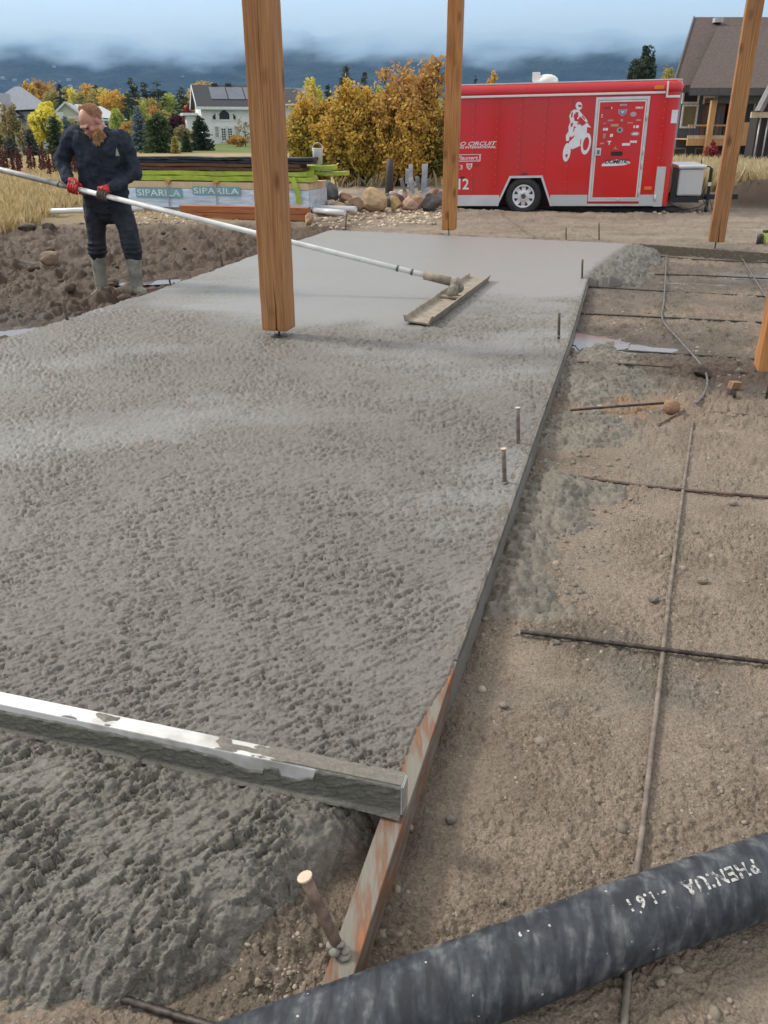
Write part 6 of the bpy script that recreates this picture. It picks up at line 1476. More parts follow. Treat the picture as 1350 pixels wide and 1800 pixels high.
# galvanised channel offcuts stuck among the boulders
def channel(a, b, Y, w, label, dk=False):
    z_off = 0; p = D(a[0], a[1], Y); q = D(b[0], b[1], Y - .05); root_m = M('galvanised', (.66, .69, .74), (.52, .55, .60), rough=.4, metal=.2, scale=8) if not dk else M('galvanised_dull', (.40, .41, .43), (.30, .31, .33), rough=.5, metal=.2, scale=8)
    d = (q - p).normalized(); L = (q - p).length; sx = d.cross(Vector((0, 1, 0))).normalized(); fy = sx.cross(d)
    mb = MB(); f = w * .8
    for c, (ww, tt) in ((Vector((0, 0, 0)), (w, .004)),): mb.bar(Vector((0, 0, 0)), q - p, w, .004, fy)
    for s in (-1, 1): mb.bar(sx * s * w / 2 - fy * f / 2, sx * s * w / 2 - fy * f / 2 + (q - p), .004, f, fy)
    o = mb.build('metal_channel', root_m, loc=p); tag(o, label, 'metal channel', 'galvanised channel offcuts')
channel((745, 340), (747, 288), 17.5, .10, 'tallest upright galvanised channel among the boulders'); channel((722, 336), (722, 289), 17.6, .07, 'upright channel left of the tallest one')
channel((726, 340), (722, 312), 17.4, .08, 'bluish channel leaning in front of the upright pair'); channel((715, 322), (716, 297), 17.7, .06, 'short upright channel at the back left')
channel((712, 338), (705, 313), 17.5, .06, 'dull channel leaning to the left', True); channel((738, 335), (733, 311), 17.4, .06, 'dull channel leaning between the bright ones', True)
channel((739, 340), (756, 332), 17.3, .06, 'bright channel lying low on the dark boulder'); channel((748, 322), (757, 315), 17.9, .06, 'stub of channel pointing right behind the tallest', True); channel((716, 325), (731, 322), 17.6, .07, 'channel lying crosswise between the uprights')
# old fence post in the shrubs
p = D(684, 306, 21.0); p.z = .05; o = MB().tube([(0, 0, -.1), (.01, 0, .5), (.02, .01, .78)], [.10, .09, .08], 9).build('old_fence_post', wood_mat('old_grey_wood', (.10, .095, .09), (.05, .047, .045), False), loc=p)
tag(o, 'dark weathered stump post in front of the orange shrubs', 'fence post')
# ------------------------------------------------------------------ plants
NPR = np.random.RandomState
def quads(c, size, rs, aspect=1.6, dirs=None, flat=.0):
    """leaf-like quads at points c (n,3)"""
    n = len(c); a = rs.normal(size=(n, 3)) if dirs is None else dirs + rs.normal(size=(n, 3)) * .25
    a /= np.linalg.norm(a, axis=1)[:, None] + 1e-9
    b = np.cross(a, rs.normal(size=(n, 3))); b /= np.linalg.norm(b, axis=1)[:, None] + 1e-9
    s = (np.asarray(size) * np.ones(n))[:, None] * rs.uniform(.6, 1.35, n)[:, None]
    a = a * s * aspect / 2; b = b * s / 2
    V = np.stack([c - a, c + b * .9, c + a, c - b * .9], 1).reshape(-1, 3); F = np.arange(4 * n).reshape(n, 4)
    return V, F
def field_z(x, y):
    near = 1 - sstep(20.5, 24.5, y); far = sstep(300, 2900, y)
    return float(-0.05 - 0.4 * near + 0.10 * fbm(x * .07, y * .07, 3, 5) * (1 - near) + far * 95 * (0.8 + 0.5 * fbm(x * .0016 + 9, y * .0016, 4, 21)) + sstep(150, 900, y) * 5 * fbm(x * .004, y * .004, 3, 8))
BARK = M('bark', (.12, .095, .075), (.06, .048, .04), rough=.9, scale=8, bump=.6)
LEAF = dict(
    gold=[(0.675, 0.405, 0.061), (0.837, 0.567, 0.095), (0.567, 0.297, 0.041), (0.459, 0.338, 0.068)], yellow=[(0.850, 0.702, 0.081), (0.743, 0.608, 0.081), (0.850, 0.810, 0.162), (0.459, 0.459, 0.068)], rust=[(0.540, 0.270, 0.068), (0.675, 0.405, 0.108), (0.405, 0.230, 0.081), (0.486, 0.392, 0.108)],
    olive=[(0.324, 0.297, 0.081), (0.486, 0.405, 0.108), (0.230, 0.243, 0.068), (0.594, 0.459, 0.135)], lime=[(0.378, 0.459, 0.081), (0.540, 0.567, 0.108), (0.270, 0.351, 0.068)], green=[(0.061, 0.101, 0.034), (0.095, 0.135, 0.047), (0.041, 0.074, 0.027)], dark=[(0.038, 0.061, 0.032), (0.061, 0.088, 0.047), (0.027, 0.047, 0.027)],
    blue=[(.16, .21, .22), (.22, .28, .29), (.10, .14, .14)], greygreen=[(.085, .105, .08), (.13, .15, .115), (.05, .065, .05)], red=[(.30, .035, .04), (.20, .02, .03), (.38, .06, .05)], plum=[(.10, .025, .035), (.06, .018, .025), (.15, .04, .045)], tan=[(.40, .32, .16), (.30, .22, .10), (.26, .25, .10)])
def broadleaf(name, px, top, width, Y, col, label, seed, n=2600, leaf=None, base=None, group='trees beyond the field', trunk=.22, cat='tree', col2=None, dense=.5):
    rs = NPR(seed); p = D(px, 230, Y); gzv = field_z(p.x, Y); zt = D(px, top, Y).z; H = zt - gzv; t = Y / ray(px, 230)[1]; W = width * t / FPX / 2
    root = empty(name, (p.x, Y, gzv)); K = 34
    z0 = H * trunk; u = rs.normal(size=(K, 3)); u /= np.linalg.norm(u, axis=1)[:, None]; u *= rs.uniform(.45, .92, K)[:, None]
    cz = (z0 + H) / 2; hz = (H - z0) / 2
    C_ = np.stack([u[:, 0] * W * (1 - .25 * u[:, 2]), u[:, 1] * W, cz + u[:, 2] * hz], -1)
    cr = rs.uniform(.20, .38, K)
    idx = rs.randint(0, K, n); off = rs.normal(size=(n, 3)); off /= np.linalg.norm(off, axis=1)[:, None] + 1e-9; off *= (rs.rand(n) ** .45)[:, None]
    c = C_[idx] + off * cr[idx][:, None] * np.array([W, W, max(hz, W * .7)])
    c[:, 2] = np.maximum(c[:, 2], z0 * .5)
    lf = leaf or max(.10, 1.9 * t / 825)
    V, F = quads(c, lf, rs, 1.3)
    link('crown', mesh_np('crown', V, F, leaf_mat('leaf_' + col, LEAF[col]), False), root)
    mb = MB(); mb.tube([(0, 0, 0), (W * .03, 0, H * .35), (0, 0, H * .8)], [H * .022, H * .016, H * .004], 7)
    for i in range(7):
        q = C_[rs.randint(K)]; h0 = H * rs.uniform(.15, .5); mb.tube([(0, 0, h0), (q[0] * .6, q[1] * .6, h0 + (q[2] - h0) * .6), tuple(q)], [H * .010, H * .006, H * .002], 5)
    mb.build('trunk', BARK, root); return tag(root, label, cat, group)
def conifer(name, px, top, width, Y, col, label, seed, n=2600, group='conifers beyond the field', base_frac=.06, fat=1.0, open_=.0):
    rs = NPR(seed); p = D(px, 230, Y); gzv = field_z(p.x, Y); zt = D(px, top, Y).z; H = zt - gzv; t = Y / ray(px, 230)[1]; W = width * t / FPX / 2
    root = empty(name, (p.x, Y, gzv)); nb = 130
    h = np.sort(base_frac + (1 - base_frac) * rs.rand(nb) ** 1.25); ang = rs.rand(nb) * 6.283
    prof = (1 - h) ** (.75 / fat) * (.78 + .3 * rs.rand(nb)) * W
    k = n // nb; f = np.tile((np.arange(k) + .5) / k, nb) ** .8; b = np.repeat(np.arange(nb), k)
    r = prof[b] * f; droop = -.22 * r + .10 * f * r
    c = np.stack([np.cos(ang[b]) * r, np.sin(ang[b]) * r, h[b] * H + droop], -1) + rs.normal(size=(nb * k, 3)) * np.array([1, 1, .6]) * (.05 * W + .03)
    d = np.stack([np.cos(ang[b]), np.sin(ang[b]), np.full(len(b), -.05 + .25 * (open_ > 0))], -1)
    lf = max(.07, 1.5 * t / 825)
    V, F = quads(c, lf * (1 - .4 * (h[b] > .85)), rs, 2.3, d)
    link('crown', mesh_np('crown', V, F, leaf_mat('leaf_' + col, LEAF[col], .15), False), root)
    MB().tube([(0, 0, 0), (0, 0, H * .5), (0, 0, H * .99)], [H * .018, H * .011, H * .003], 7).build('trunk', BARK, root)
    return tag(root, label, cat='tree', group=group)

# orange shrubs behind the boulders
def shrub(px0, px1, top, Y, seed, cols, label, n=15000):
    rs = NPR(seed); pc = D((px0 + px1) / 2, 300, Y); t = Y / ray(600, 300)[1]; W = (px1 - px0) * t / FPX / 2; zt = D(600, top, Y).z; z0 = .02; H = zt - z0
    root = empty('autumn_shrub', (pc.x, Y, z0)); ns = 26; st = MB(); pts = []
    for i in range(ns):
        a = rs.rand() * 6.283; r = rs.rand() ** .6; hx = W * r * math.cos(a); hy = W * .6 * r * math.sin(a); hh = H * (.55 + .45 * (1 - r ** 2)) * rs.uniform(.82, 1.04)
        if i < 3: hh = H * rs.uniform(.97, 1.05); hx *= .5
        b0 = np.array([hx * .18, hy * .18, 0]); b1 = np.array([hx * .7, hy * .7, hh * .5]); b2 = np.array([hx, hy, hh])
        P = [b0 * (1 - f) ** 2 + 2 * b1 * f * (1 - f) + b2 * f * f for f in np.linspace(0, 1, 7)]
        st.tube(P, [.028, .024, .02, .016, .012, .008, .004], 5)
        for j in range(30):
            f = rs.uniform(.12, .97); q = b0 * (1 - f) ** 2 + 2 * b1 * f * (1 - f) + b2 * f * f; L = rs.uniform(.25, .65) * (1.15 - .6 * f)
            d = np.array([rs.normal(), rs.normal() * .8, rs.uniform(.3, 1.3)]); d /= np.linalg.norm(d); e_ = q + d * L; st.tube([q, q + d * L * .5 + [0, 0, .03], e_], [.009, .006, .003], 4)
            for k in range(22): pts.append(q + (e_ - q) * rs.uniform(.1, 1.05) + rs.normal(size=3) * .055)
    pts = np.array(pts); pts = pts[rs.permutation(len(pts))[:n]]; pts = pts[pts[:, 2] > .12]
    hfrac = pts[:, 2] / H + rs.normal(size=len(pts)) * .16
    st.build('stems', M('shrub_stem', (.10, .075, .06), (.05, .038, .03), rough=.9), root)
    for k, (lo, hi) in enumerate(((-9, .34), (.34, .68), (.68, 9))):
        q = pts[(hfrac >= lo) & (hfrac < hi)]
        if len(q): V, F = quads(q, .064, rs, 1.5); link('foliage', mesh_np('foliage', V, F, leaf_mat('leaf_shrub_' + cols[k], LEAFS[cols[k]], .35), False), root)
    return tag(root, label, 'shrub', 'autumn shrubs behind the boulders')
LEAFS = dict(low=[(.46, .40, .07), (.58, .43, .07), (.30, .29, .06), (.62, .43, .07)], mid=[(.72, .47, .08), (.62, .38, .07), (.78, .56, .13), (.48, .40, .08)], top=[(.64, .36, .10), (.54, .30, .10), (.72, .48, .16), (.44, .26, .11)], green=[(.16, .18, .045), (.24, .24, .05), (.11, .13, .04), (.36, .30, .06)])
shrub(498, 618, 165, 24.5, 1, ('low', 'low', 'mid'), 'dull orange shrub peeping out right of the thick timber post', 14000)
shrub(550, 702, 146, 24.0, 2, ('low', 'mid', 'mid'), 'golden shrub above the slate slab, middle of the row', 16000)
shrub(628, 780, 124, 23.6, 3, ('mid', 'mid', 'top'), 'tallest but one orange shrub directly above the largest boulder', 17000)
shrub(692, 806, 104, 24.2, 4, ('green', 'mid', 'top'), 'tallest orange shrub touching the post before the trailer', 16000)
shrub(735, 830, 190, 25.4, 5, ('green', 'green', 'low'), 'greenish shrub in shade behind the metal offcuts', 8000)

# trees and shrubs between the houses
broadleaf('yellow_tree', 85, 180, 58, 62, 'yellow', 'bright yellow round tree beside the man shoulder', 11, 5200, .17, trunk=.06)
conifer('juniper', 96, 206, 40, 58, 'green', 'dark green juniper in front of the bright yellow tree', 12, 4200, fat=1.6)
conifer('small_pine', 50, 228, 34, 55, 'greygreen', 'small grey green pine at left of the juniper', 13, 2400, fat=1.5)
conifer('small_pine', 14, 243, 34, 50, 'greygreen', 'small frosty pine at the left picture edge', 14, 2400, fat=1.5)
broadleaf('thin_tree', 22, 178, 40, 64, 'tan', 'thin half bare tree before the grey hip roof', 15, 1700, .15, trunk=.1)
broadleaf('thin_tree', 40, 222, 26, 60, 'tan', 'small tan sapling beside the small pine', 16, 800, .13, trunk=.1)
broadleaf('green_shrub', 3, 215, 30, 66, 'olive', 'olive shrub at the left edge below the white gable', 17, 1500, .15, trunk=.03, cat='shrub')
broadleaf('brown_shrub', 62, 205, 30, 68, 'rust', 'brown shrub between thin tree and bright yellow tree', 18, 1400, .15, trunk=.03, cat='shrub')
conifer('silver_shrub', 118, 205, 30, 66, 'blue', 'silvery shrub beside the juniper and cream house', 19, 1500, fat=2)
conifer('blue_spruce', 245, 188, 40, 64, 'blue', 'slender blue spruce right of the man', 20, 4200, fat=1.1)
conifer('round_pine', 277, 197, 66, 60, 'green', 'broad green pine right of the blue spruce', 21, 5600, fat=2.0)
conifer('open_pine', 352, 205, 46, 66, 'dark', 'open branched dark pine before the white house', 22, 3000, fat=1.4, open_=1)
conifer('small_spruce', 305, 240, 18, 58, 'olive', 'small olive spruce right of the broad pine', 23, 900)
conifer('small_spruce', 325, 232, 24, 62, 'green', 'small green spruce on the lawn before the white house', 24, 1200)
broadleaf('plum_tree', 310, 197, 30, 98, 'plum', 'dark plum coloured tree beside the white house', 25, 2000)
broadleaf('red_tree', 335, 186, 26, 104, 'red', 'deep red tree touching the white house gable', 26, 1800)
broadleaf('orange_shrub', 415, 238, 34, 80, 'rust', 'orange shrub in front of the white house doors', 27, 1300, .14, trunk=.03, cat='shrub')
broadleaf('bare_shrub', 430, 205, 36, 82, 'tan', 'nearly bare shrub reaching up beside the timber post', 28, 420, .12, trunk=.05, cat='shrub')
conifer('tall_spruce', 610, 116, 64, 66, 'greygreen', 'tall grey spruce behind the orange shrubs', 29, 5200, fat=1.1)
conifer('tall_spruce', 642, 128, 46, 70, 'greygreen', 'shorter twin spruce joined to the tall grey one', 30, 3400, fat=1.3)
conifer('tall_spruce', 578, 150, 40, 74, 'dark', 'dark narrow spruce between yellow poplar and tall spruce', 31, 2400)
broadleaf('yellow_poplar', 553, 128, 40, 118, 'yellow', 'yellow poplar with pointed top behind the dark roof', 32, 2600, trunk=.15)
broadleaf('yellow_poplar', 534, 152, 30, 124, 'lime', 'greenish low poplar left of the pointed yellow one', 33, 1500)
broadleaf('green_tree', 668, 145, 30, 90, 'lime', 'pale green tree top behind the shrubs', 34, 1500)
broadleaf('orange_tree', 862, 126, 26, 128, 'gold', 'small round orange tree above the trailer roof', 35, 1300)
conifer('far_spruce', 832, 134, 26, 120, 'dark', 'dark treetop left of the orange one above the trailer', 36, 900)
broadleaf('pine_crown', 1117, 88, 62, 92, 'dark', 'big dark green pine above the trailer nose', 37, 5200, .28, trunk=.2)
broadleaf('yellow_green_tree', 1160, 117, 44, 104, 'olive', 'yellow green tree between the pine and the steep roof', 38, 2200)
broadleaf('red_shrub', 1259, 250, 34, 41, 'red', 'red leafed shrub below the wooden deck', 39, 800, .07, trunk=.1, cat='shrub')
# distant row of autumn trees, each its own
ROW = [(14, 176, 40, 'yellow', 150), (38, 168, 26, 'lime', 175), (62, 142, 30, 'gold', 172), (86, 137, 46, 'rust', 178), (104, 160, 34, 'olive', 165), (126, 150, 30, 'olive', 190), (141, 158, 26, 'yellow', 170), (152, 163, 34, 'olive', 150), (160, 142, 34, 'gold', 195),
       (172, 156, 42, 'olive', 160), (190, 145, 30, 'yellow', 200), (206, 155, 46, 'gold', 150), (220, 165, 30, 'gold', 158), (270, 166, 48, 'olive', 142), (262, 185, 40, 'rust', 136), (302, 165, 36, 'lime', 150), (290, 195, 34, 'olive', 128), (338, 165, 30, 'olive', 165), (362, 140, 46, 'gold', 185), (330, 190, 24, 'rust', 140), (470, 150, 40, 'gold', 180)]
WHERE = ['at far left above the white gable', 'peeping over the grey hip roof', 'at the roof ridge, brightest of the left group', 'broadest of the left group above the yellow tree', 'between cream house and broad brown tree', 'slim one above the cream gable', 'small one above the cream roof', 'low one behind the man head', 'tall one above the man head', 'wide one right of the man head', 'tall pale one left of the round golden tree', 'round and glowing above the cream house end', 'just right of the round golden tree', 'broad one above the green pine', 'low one behind the blue spruce', 'beside the dark pines', 'low one above the broad green pine', 'near the deep red tree', 'showing over the white house ridge', 'low one behind the plum tree', 'hidden mostly by the thick timber post']
for i, (px, top, w, col, Y) in enumerate(ROW):
    broadleaf('autumn_tree', px, top, w * 1.4, Y + 42, col, {'yellow': 'yellow', 'gold': 'golden', 'rust': 'brown gold', 'olive': 'olive gold', 'lime': 'lime green'}[col] + ' autumn tree ' + WHERE[i], 200 + i, 2300)
for i, (px, top, w, Y, wh) in enumerate([(240, 138, 30, 180, 'tallest, above the blue spruce'), (262, 143, 26, 190, 'middle one above the broad pine'), (284, 143, 34, 185, 'roundest, right of the middle one'), (325, 154, 34, 172, 'left of the white house gable'), (231, 165, 26, 160, 'lower one beside the golden tree'), (115, 148, 20, 200, 'small one between autumn trees at left'), (178, 150, 18, 205, 'thin one above the man head')]):
    conifer('dark_pine', px, top, w * 1.5, Y, 'dark', 'dark distant pine, ' + wh, 240 + i, 1300, fat=1.7, group='dark pines in the distance')
FILL = [(128, 205, 30, 'olive', 105, 'below the cream gable'), (228, 212, 30, 'rust', 112, 'right of the cream house end'), (238, 222, 26, 'olive', 90, 'low, left of the blue spruce'), (262, 205, 34, 'rust', 118, 'above the broad pine left half'), (296, 212, 30, 'olive', 108, 'above the broad pine right half'), (318, 222, 26, 'tan', 88, 'pale, below the plum tree'), (342, 228, 22, 'rust', 90, 'low, at the white house corner'), (30, 205, 34, 'olive', 92, 'below the white gable'), (70, 222, 26, 'tan', 80, 'pale, left of the yellow tree foot'), (8, 228, 28, 'rust', 78, 'low at the left picture edge'), (210, 195, 26, 'lime', 128, 'behind the cream house end'), (345, 170, 26, 'rust', 158, 'brown, above the deep red tree'), (448, 160, 34, 'gold', 150, 'golden, hidden mostly by the thick post'), (520, 200, 40, 'rust', 70, 'brown, left of the shrub row'), (250, 178, 30, 'lime', 160, 'green, above the blue spruce')]
for i, (px, top, w, col, Y, wh) in enumerate(FILL):
    broadleaf('garden_tree', px, top, w * 1.25, Y, col, 'garden tree ' + wh, 270 + i, 1500, trunk=.06)
def woodland(name, col, n, seed, y0, y1):
    rs = NPR(seed); Vs = []; Fs = []; k = 0
    for i in range(n):
        Y = y0 * (y1 / y0) ** rs.rand(); x = rs.uniform(-.62, .62) * Y; H = rs.uniform(5, 10) if Y < 700 else rs.uniform(8, 16); z = field_z(x, Y); W = H * rs.uniform(.3, .55); m = 60 if Y < 500 else 26
        c = rs.normal(size=(m, 3)) * [W * .5, W * .5, H * .24] + [x, Y, z + H * .5]; V, F = quads(c, max(.9, Y / 340), rs, 1.2); Vs.append(V); Fs.append(F + k); k += len(V)
    tag(link(name, mesh_np(name, np.concatenate(Vs), np.concatenate(Fs), leaf_mat('leaf_far_' + col, LEAF[col], .2), False)), kind='stuff')
woodland('distant_dark_wood', 'dark', 330, 71, 210, 2500); woodland('distant_golden_wood', 'gold', 150, 72, 215, 1500); woodland('distant_olive_wood', 'olive', 200, 73, 210, 2200)

# dry grass
def grass(name, pts, h, seed, col, w=.010):
    rs = NPR(seed); n = len(pts); b = pts.copy(); a = rs.rand(n) * 6.283; hh = h * rs.uniform(.55, 1.3, n) * np.clip(1.25 - pts[:, 1] * .014, .55, 1.1); ww = w * (1 + .06 * pts[:, 1])
    s = np.stack([np.cos(a), np.sin(a), np.zeros(n)], -1) * ww[:, None] / 2; lean = np.stack([rs.normal(size=n) * .22 + .06, rs.normal(size=n) * .22, np.ones(n)], -1) * hh[:, None]
    V = np.stack([b - s, b + s, b + lean * .55 + s * .8, b + lean + np.stack([rs.normal(size=n) * .12 * hh, rs.normal(size=n) * .1 * hh, -.06 * hh], -1)], 1).reshape(-1, 3)
    F = np.arange(4 * n).reshape(n, 4); o = link(name, mesh_np(name, V, F, leaf_mat('blade_' + col, GR[col], .3), False)); return tag(o, kind='stuff')
GR = dict(dry=[(.60, .46, .25), (.50, .37, .18), (.68, .55, .33), (.42, .32, .15), (.38, .34, .14)], straw=[(.58, .48, .28), (.48, .38, .20), (.66, .56, .36), (.36, .30, .16)])
def gpts(n, px0, px1, py0, py1, seed, cond=lambda x, y: True, zf=None):
    rs = NPR(seed); out = []
    for _ in range(n):
        g = G(rs.uniform(px0, px1), rs.uniform(py0, py1), -.02)
        if cond(g.x, g.y): out.append((g.x, g.y, (gz(g.x, g.y) if zf is None else zf) - .02))
    return np.array(out)
def left_field(x, y): return x < -2.6 - .0 * y and y > 15.4 + .7 * math.sin(x * 1.7) * .6 and y < 75
def gp_fast(n, px0, px1, py0, py1, seed):
    rs = NPR(seed); px = rs.uniform(px0, px1, n); py = rs.uniform(py0, py1, n); u = (px - 675) / FPX; w = (900 - py) / FPX; t = (-.03 - CAM_H) / (-_s + w * _c); x = u * t; y = (_c + w * _s) * t
    return x, y, np.where(y < 23.5, ground_z(x, np.minimum(y, 23.5), False), -.05)
x, y, z = gp_fast(52000, -260, 470, 258, 406, 81)
k = (x < -2.3) & (y > 15.0 + .6 * np.sin(x * 1.3) + .8 * fbm(x, y, 2, 9)) & (y < 48) & ~((x > -6.3 + .25 * fbm(x, y * 2, 2, 4)) & (y < 19.2))
grass('dry_grass', np.stack([x, y, z - .02], -1)[k], .25, 82, 'dry')
x, y, z = gp_fast(15000, 1165, 1480, 286, 352, 83); k = (y > 18.4 + .25 * (x - 6.5)) & (x > 6.0)
grass('tall_grass', np.stack([x, y, z - .02], -1)[k], .62, 84, 'straw')
x, y, z = gp_fast(2600, 590, 790, 312, 336, 85); k = (y > 18.4)
grass('grass_tuft', np.stack([x, y, z - .02], -1)[k], .42, 86, 'straw', .012)

# dock seed stalks, dark red brown, standing in the dry grass
DOCK = leaf_mat('dock_seed', [(.13, .045, .035), (.09, .03, .025), (.17, .07, .05)], .1)
def dock_meshes():
    out = []
    for s in range(4):
        rs = NPR(300 + s); n = 150; h = rs.rand(n); c = np.stack([rs.normal(size=n) * .045 * (1.1 - h), rs.normal(size=n) * .045 * (1.1 - h), .14 + .46 * h], -1)
        V, F = quads(c, .05, rs, 1.4); out.append(mesh_np('seed_head', V, F, DOCK, False))
    st = MB().tube([(0, 0, -.05), (.01, 0, .55)], [.010, .006], 5).mesh('stalk', DOCK); return out, st
dms, dst = dock_meshes(); rr = random.Random(5)
for i in range(64):
    px = rr.uniform(-20, 138) if i < 54 else rr.uniform(128, 160); py = rr.uniform(272, 312); g = G(px, py, -.03)
    if g.y < 19: continue
    root = empty('dock_plant', (g.x, g.y, -.06), rr.uniform(0, 6)); root.scale = (1, 1, rr.uniform(.9, 1.5)) ; link('seed_head', dms[i % 4], root); link('stalk', dst, root)
    tag(root, 'dark red brown dock seed stalk standing in the dry grass', 'dock plant', 'dock stalks in the dry grass')

# ------------------------------------------------------------------ houses
def win(mb_parent, x0, x1, z0, z1, y=-.02, glass=None, frame=None, bars=(1, 1), fw=.09, name='window'):
    """framed opening on a front wall: pane, frame bars"""
    glass = glass or M('window_glass', (.025, .03, .038), (.04, .045, .055), rough=.06, scale=.5, spec=.8); frame = frame or M('frame_white', (.78, .78, .77), rough=.5)
    p = MB().box((x0, y, z0), (x1, y + .01, z1)).build(name, glass, mb_parent)
    f = MB(); f.box((x0 - fw, y - .05, z0 - fw), (x0, y + .012, z1 + fw)); f.box((x1, y - .05, z0 - fw), (x1 + fw, y + .012, z1 + fw)); f.box((x0, y - .05, z1), (x1, y + .012, z1 + fw)); f.box((x0, y - .05, z0 - fw), (x1, y + .012, z0))
    for i in range(1, bars[0]): xx = x0 + (x1 - x0) * i / bars[0]; f.box((xx - .025, y - .03, z0), (xx + .025, y - .001, z1))
    for i in range(1, bars[1]): zz = z0 + (z1 - z0) * i / bars[1]; f.box((x0, y - .028, zz - .025), (x1, y - .002, zz + .025))
    f.build('frame', frame, p); return p
def siding(name, c): 
    m = M(name, c, tuple(v * .93 for v in c), rough=.7, scale=1.5, coord='Object'); return m
def clap(root, x0, x1, z0, z1, y, mat, step=.28, name='siding_board'):
    z = z0
    while z < z1: MB().add([(x0, y - .018, z), (x1, y - .018, z), (x1, y - .003, min(z + step, z1)), (x0, y - .003, min(z + step, z1))], [(0, 1, 2, 3)]).build(name, mat, root); z += step
def gable_house(name, pxl, pxr, eave, ridge, Y, rz, depth, wallm, roofm, label, over=.45, trim=None):
    a = D(pxl, 225, Y); b = D(pxr, 225, Y); Wd = (b.x - a.x) / math.cos(rz) * (1 + .9 * math.sin(rz) * (a.x / Y)); z0 = field_z(a.x, Y) - .1
    root = empty(name, (a.x, Y, z0), rz); hw = D(pxl, eave, Y).z - z0; hr = D(pxl, ridge, Y + depth / 2 * math.cos(rz)).z - z0
    MB().add([(0, 0, 0), (Wd, 0, 0), (Wd, 0, hw), (0, 0, hw), (0, depth, 0), (Wd, depth, 0), (Wd, depth, hw), (0, depth, hw), (0, depth / 2, hr - .12), (Wd, depth / 2, hr - .12)],
             [(0, 1, 2, 3), (1, 5, 6, 9, 2), (5, 4, 7, 6), (4, 0, 3, 8, 7)]).build('wall', wallm, root)
    sl = (hr - hw) / (depth / 2); rf = None
    for s in (0, 1):
        y0, y1 = (-over, depth / 2) if s == 0 else (depth + over, depth / 2); za = hw - over * sl; zb = hr
        mb = MB(); mb.add([(-over, y0, za), (Wd + over, y0, za), (Wd + over, y1, zb), (-over, y1, zb), (-over, y0, za + .16), (Wd + over, y0, za + .16), (Wd + over, y1, zb + .16), (-over, y1, zb + .16)], [(0, 1, 2, 3), (4, 5, 6, 7), (0, 1, 5, 4), (1, 2, 6, 5), (3, 0, 4, 7)]); o = mb.build('roof', roofm, root); rf = rf or o
    tm = trim or M('trim_white', (.78, .78, .77), rough=.5)
    MB().box((-over, -over - .05, hw - over * sl - .12), (Wd + over, -over + .03, hw - over * sl + .14)).build('fascia', tm, root)
    for y0, y1 in ((-over, depth / 2), (depth + over, depth / 2)): MB().bar((-over - .03, y0, hw - over * sl + .04), (-over - .03, y1, hr + .04), .05, .30, (1, 0, 0) if False else (0, 0, 1)).build('rake_board', tm, root)
    tag(root, label, 'house', 'houses across the field'); return root, Wd, hw, hr, rf, sl
asphalt = M('shingle_dark', (.045, .047, .052), (.03, .031, .035), rough=.9, scale=6, bump=.4)
# white house with solar panels
root, Wd, hw, hr, rf, sl = gable_house('white_house', 356, 505, 186, 152, 92, R(16), 8, siding('house_white', (.76, .77, .78)), asphalt, 'white two storey house with solar panels and arched windows')
clap(root, 0.02, Wd, 0, hw - .2, 0, siding('house_white', (.76, .77, .78)), .34)
P = Plane(356, 225, 92, 505, 225, 92)
def hx(px): return (D(px, 225, 92).x - D(356, 225, 92).x) / math.cos(R(16)) * .985
def hz_(py): return D(390, py, 93).z - root.location.z
for k in range(3):
    x0, x1 = hx((373, 384.5, 408)[k]), hx((381, 404.5, 415)[k]); z0, z1 = hz_(211.5), hz_((204, 200, 204)[k])
    n = 8; arcv = [(x0 + (x1 - x0) * i / n, z1 + ((.42 * math.sin(math.pi * i / n)) if k == 1 else (.45 * (i / n if k == 0 else 1 - i / n)))) for i in range(n + 1)]
    w_ = MB(); pl = [(x0, z0), (x1, z0)] + arcv[::-1]; w_.add([(x, -.03, z) for x, z in pl], [tuple(range(len(pl)))]); o = w_.build('arched_window', M('window_glass', (.025, .03, .038)), root)
    f = MB(); q = [Vector((x, -.04, z)) for x, z in pl] ; [f.bar(q[i], q[(i + 1) % len(q)], .16, .06, (0, 1, 0)) for i in range(len(q))]; f.build('frame', M('frame_white', (.78, .78, .77)), o)
for a, b in ((388, 394.5), (399, 405.5)):
    d_ = win(root, hx(a), hx(b), hz_(246.5), hz_(226), -.02, None, None, (2, 5), .2, 'french_door')
for a, b in ((377, 383), (411.5, 417.5)):
    w_ = win(root, hx(a), hx(b), hz_(241), hz_(223), -.02, M('blind_glass', (.46, .43, .38), (.34, .32, .29), rough=.3, scale=1), None, (1, 2), .08)
pan = M('solar_glass', (.045, .06, .095), (.03, .04, .07), rough=.18, scale=1, spec=.8); fr = M('solar_frame', (.25, .27, .31), rough=.4)
for i in range(6):
    x0 = hx(374) + .15 + i * 1.75; y0 = .9; y1 = 3.4
    for j in range(1):
        z0, z1 = hw + y0 * sl + .24, hw + y1 * sl + .24; p_ = MB().add([(x0, y0, z0), (x0 + 1.66, y0, z0), (x0 + 1.66, y1, z1), (x0, y1, z1), (x0, y0, z0 - .06), (x0 + 1.66, y0, z0 - .06), (x0 + 1.66, y1, z1 - .06), (x0, y1, z1 - .06)], [(0, 1, 2, 3), (0, 4, 5, 1), (1, 5, 6, 2), (2, 6, 7, 3), (3, 7, 4, 0)]).build('solar_panel', pan, rf)
for x in (hx(388), hx(412)): MB().box((x - .3, 3.7, hr + .05), (x + .3, 4.2, hr + .3)).build('roof_vent', asphalt, rf)
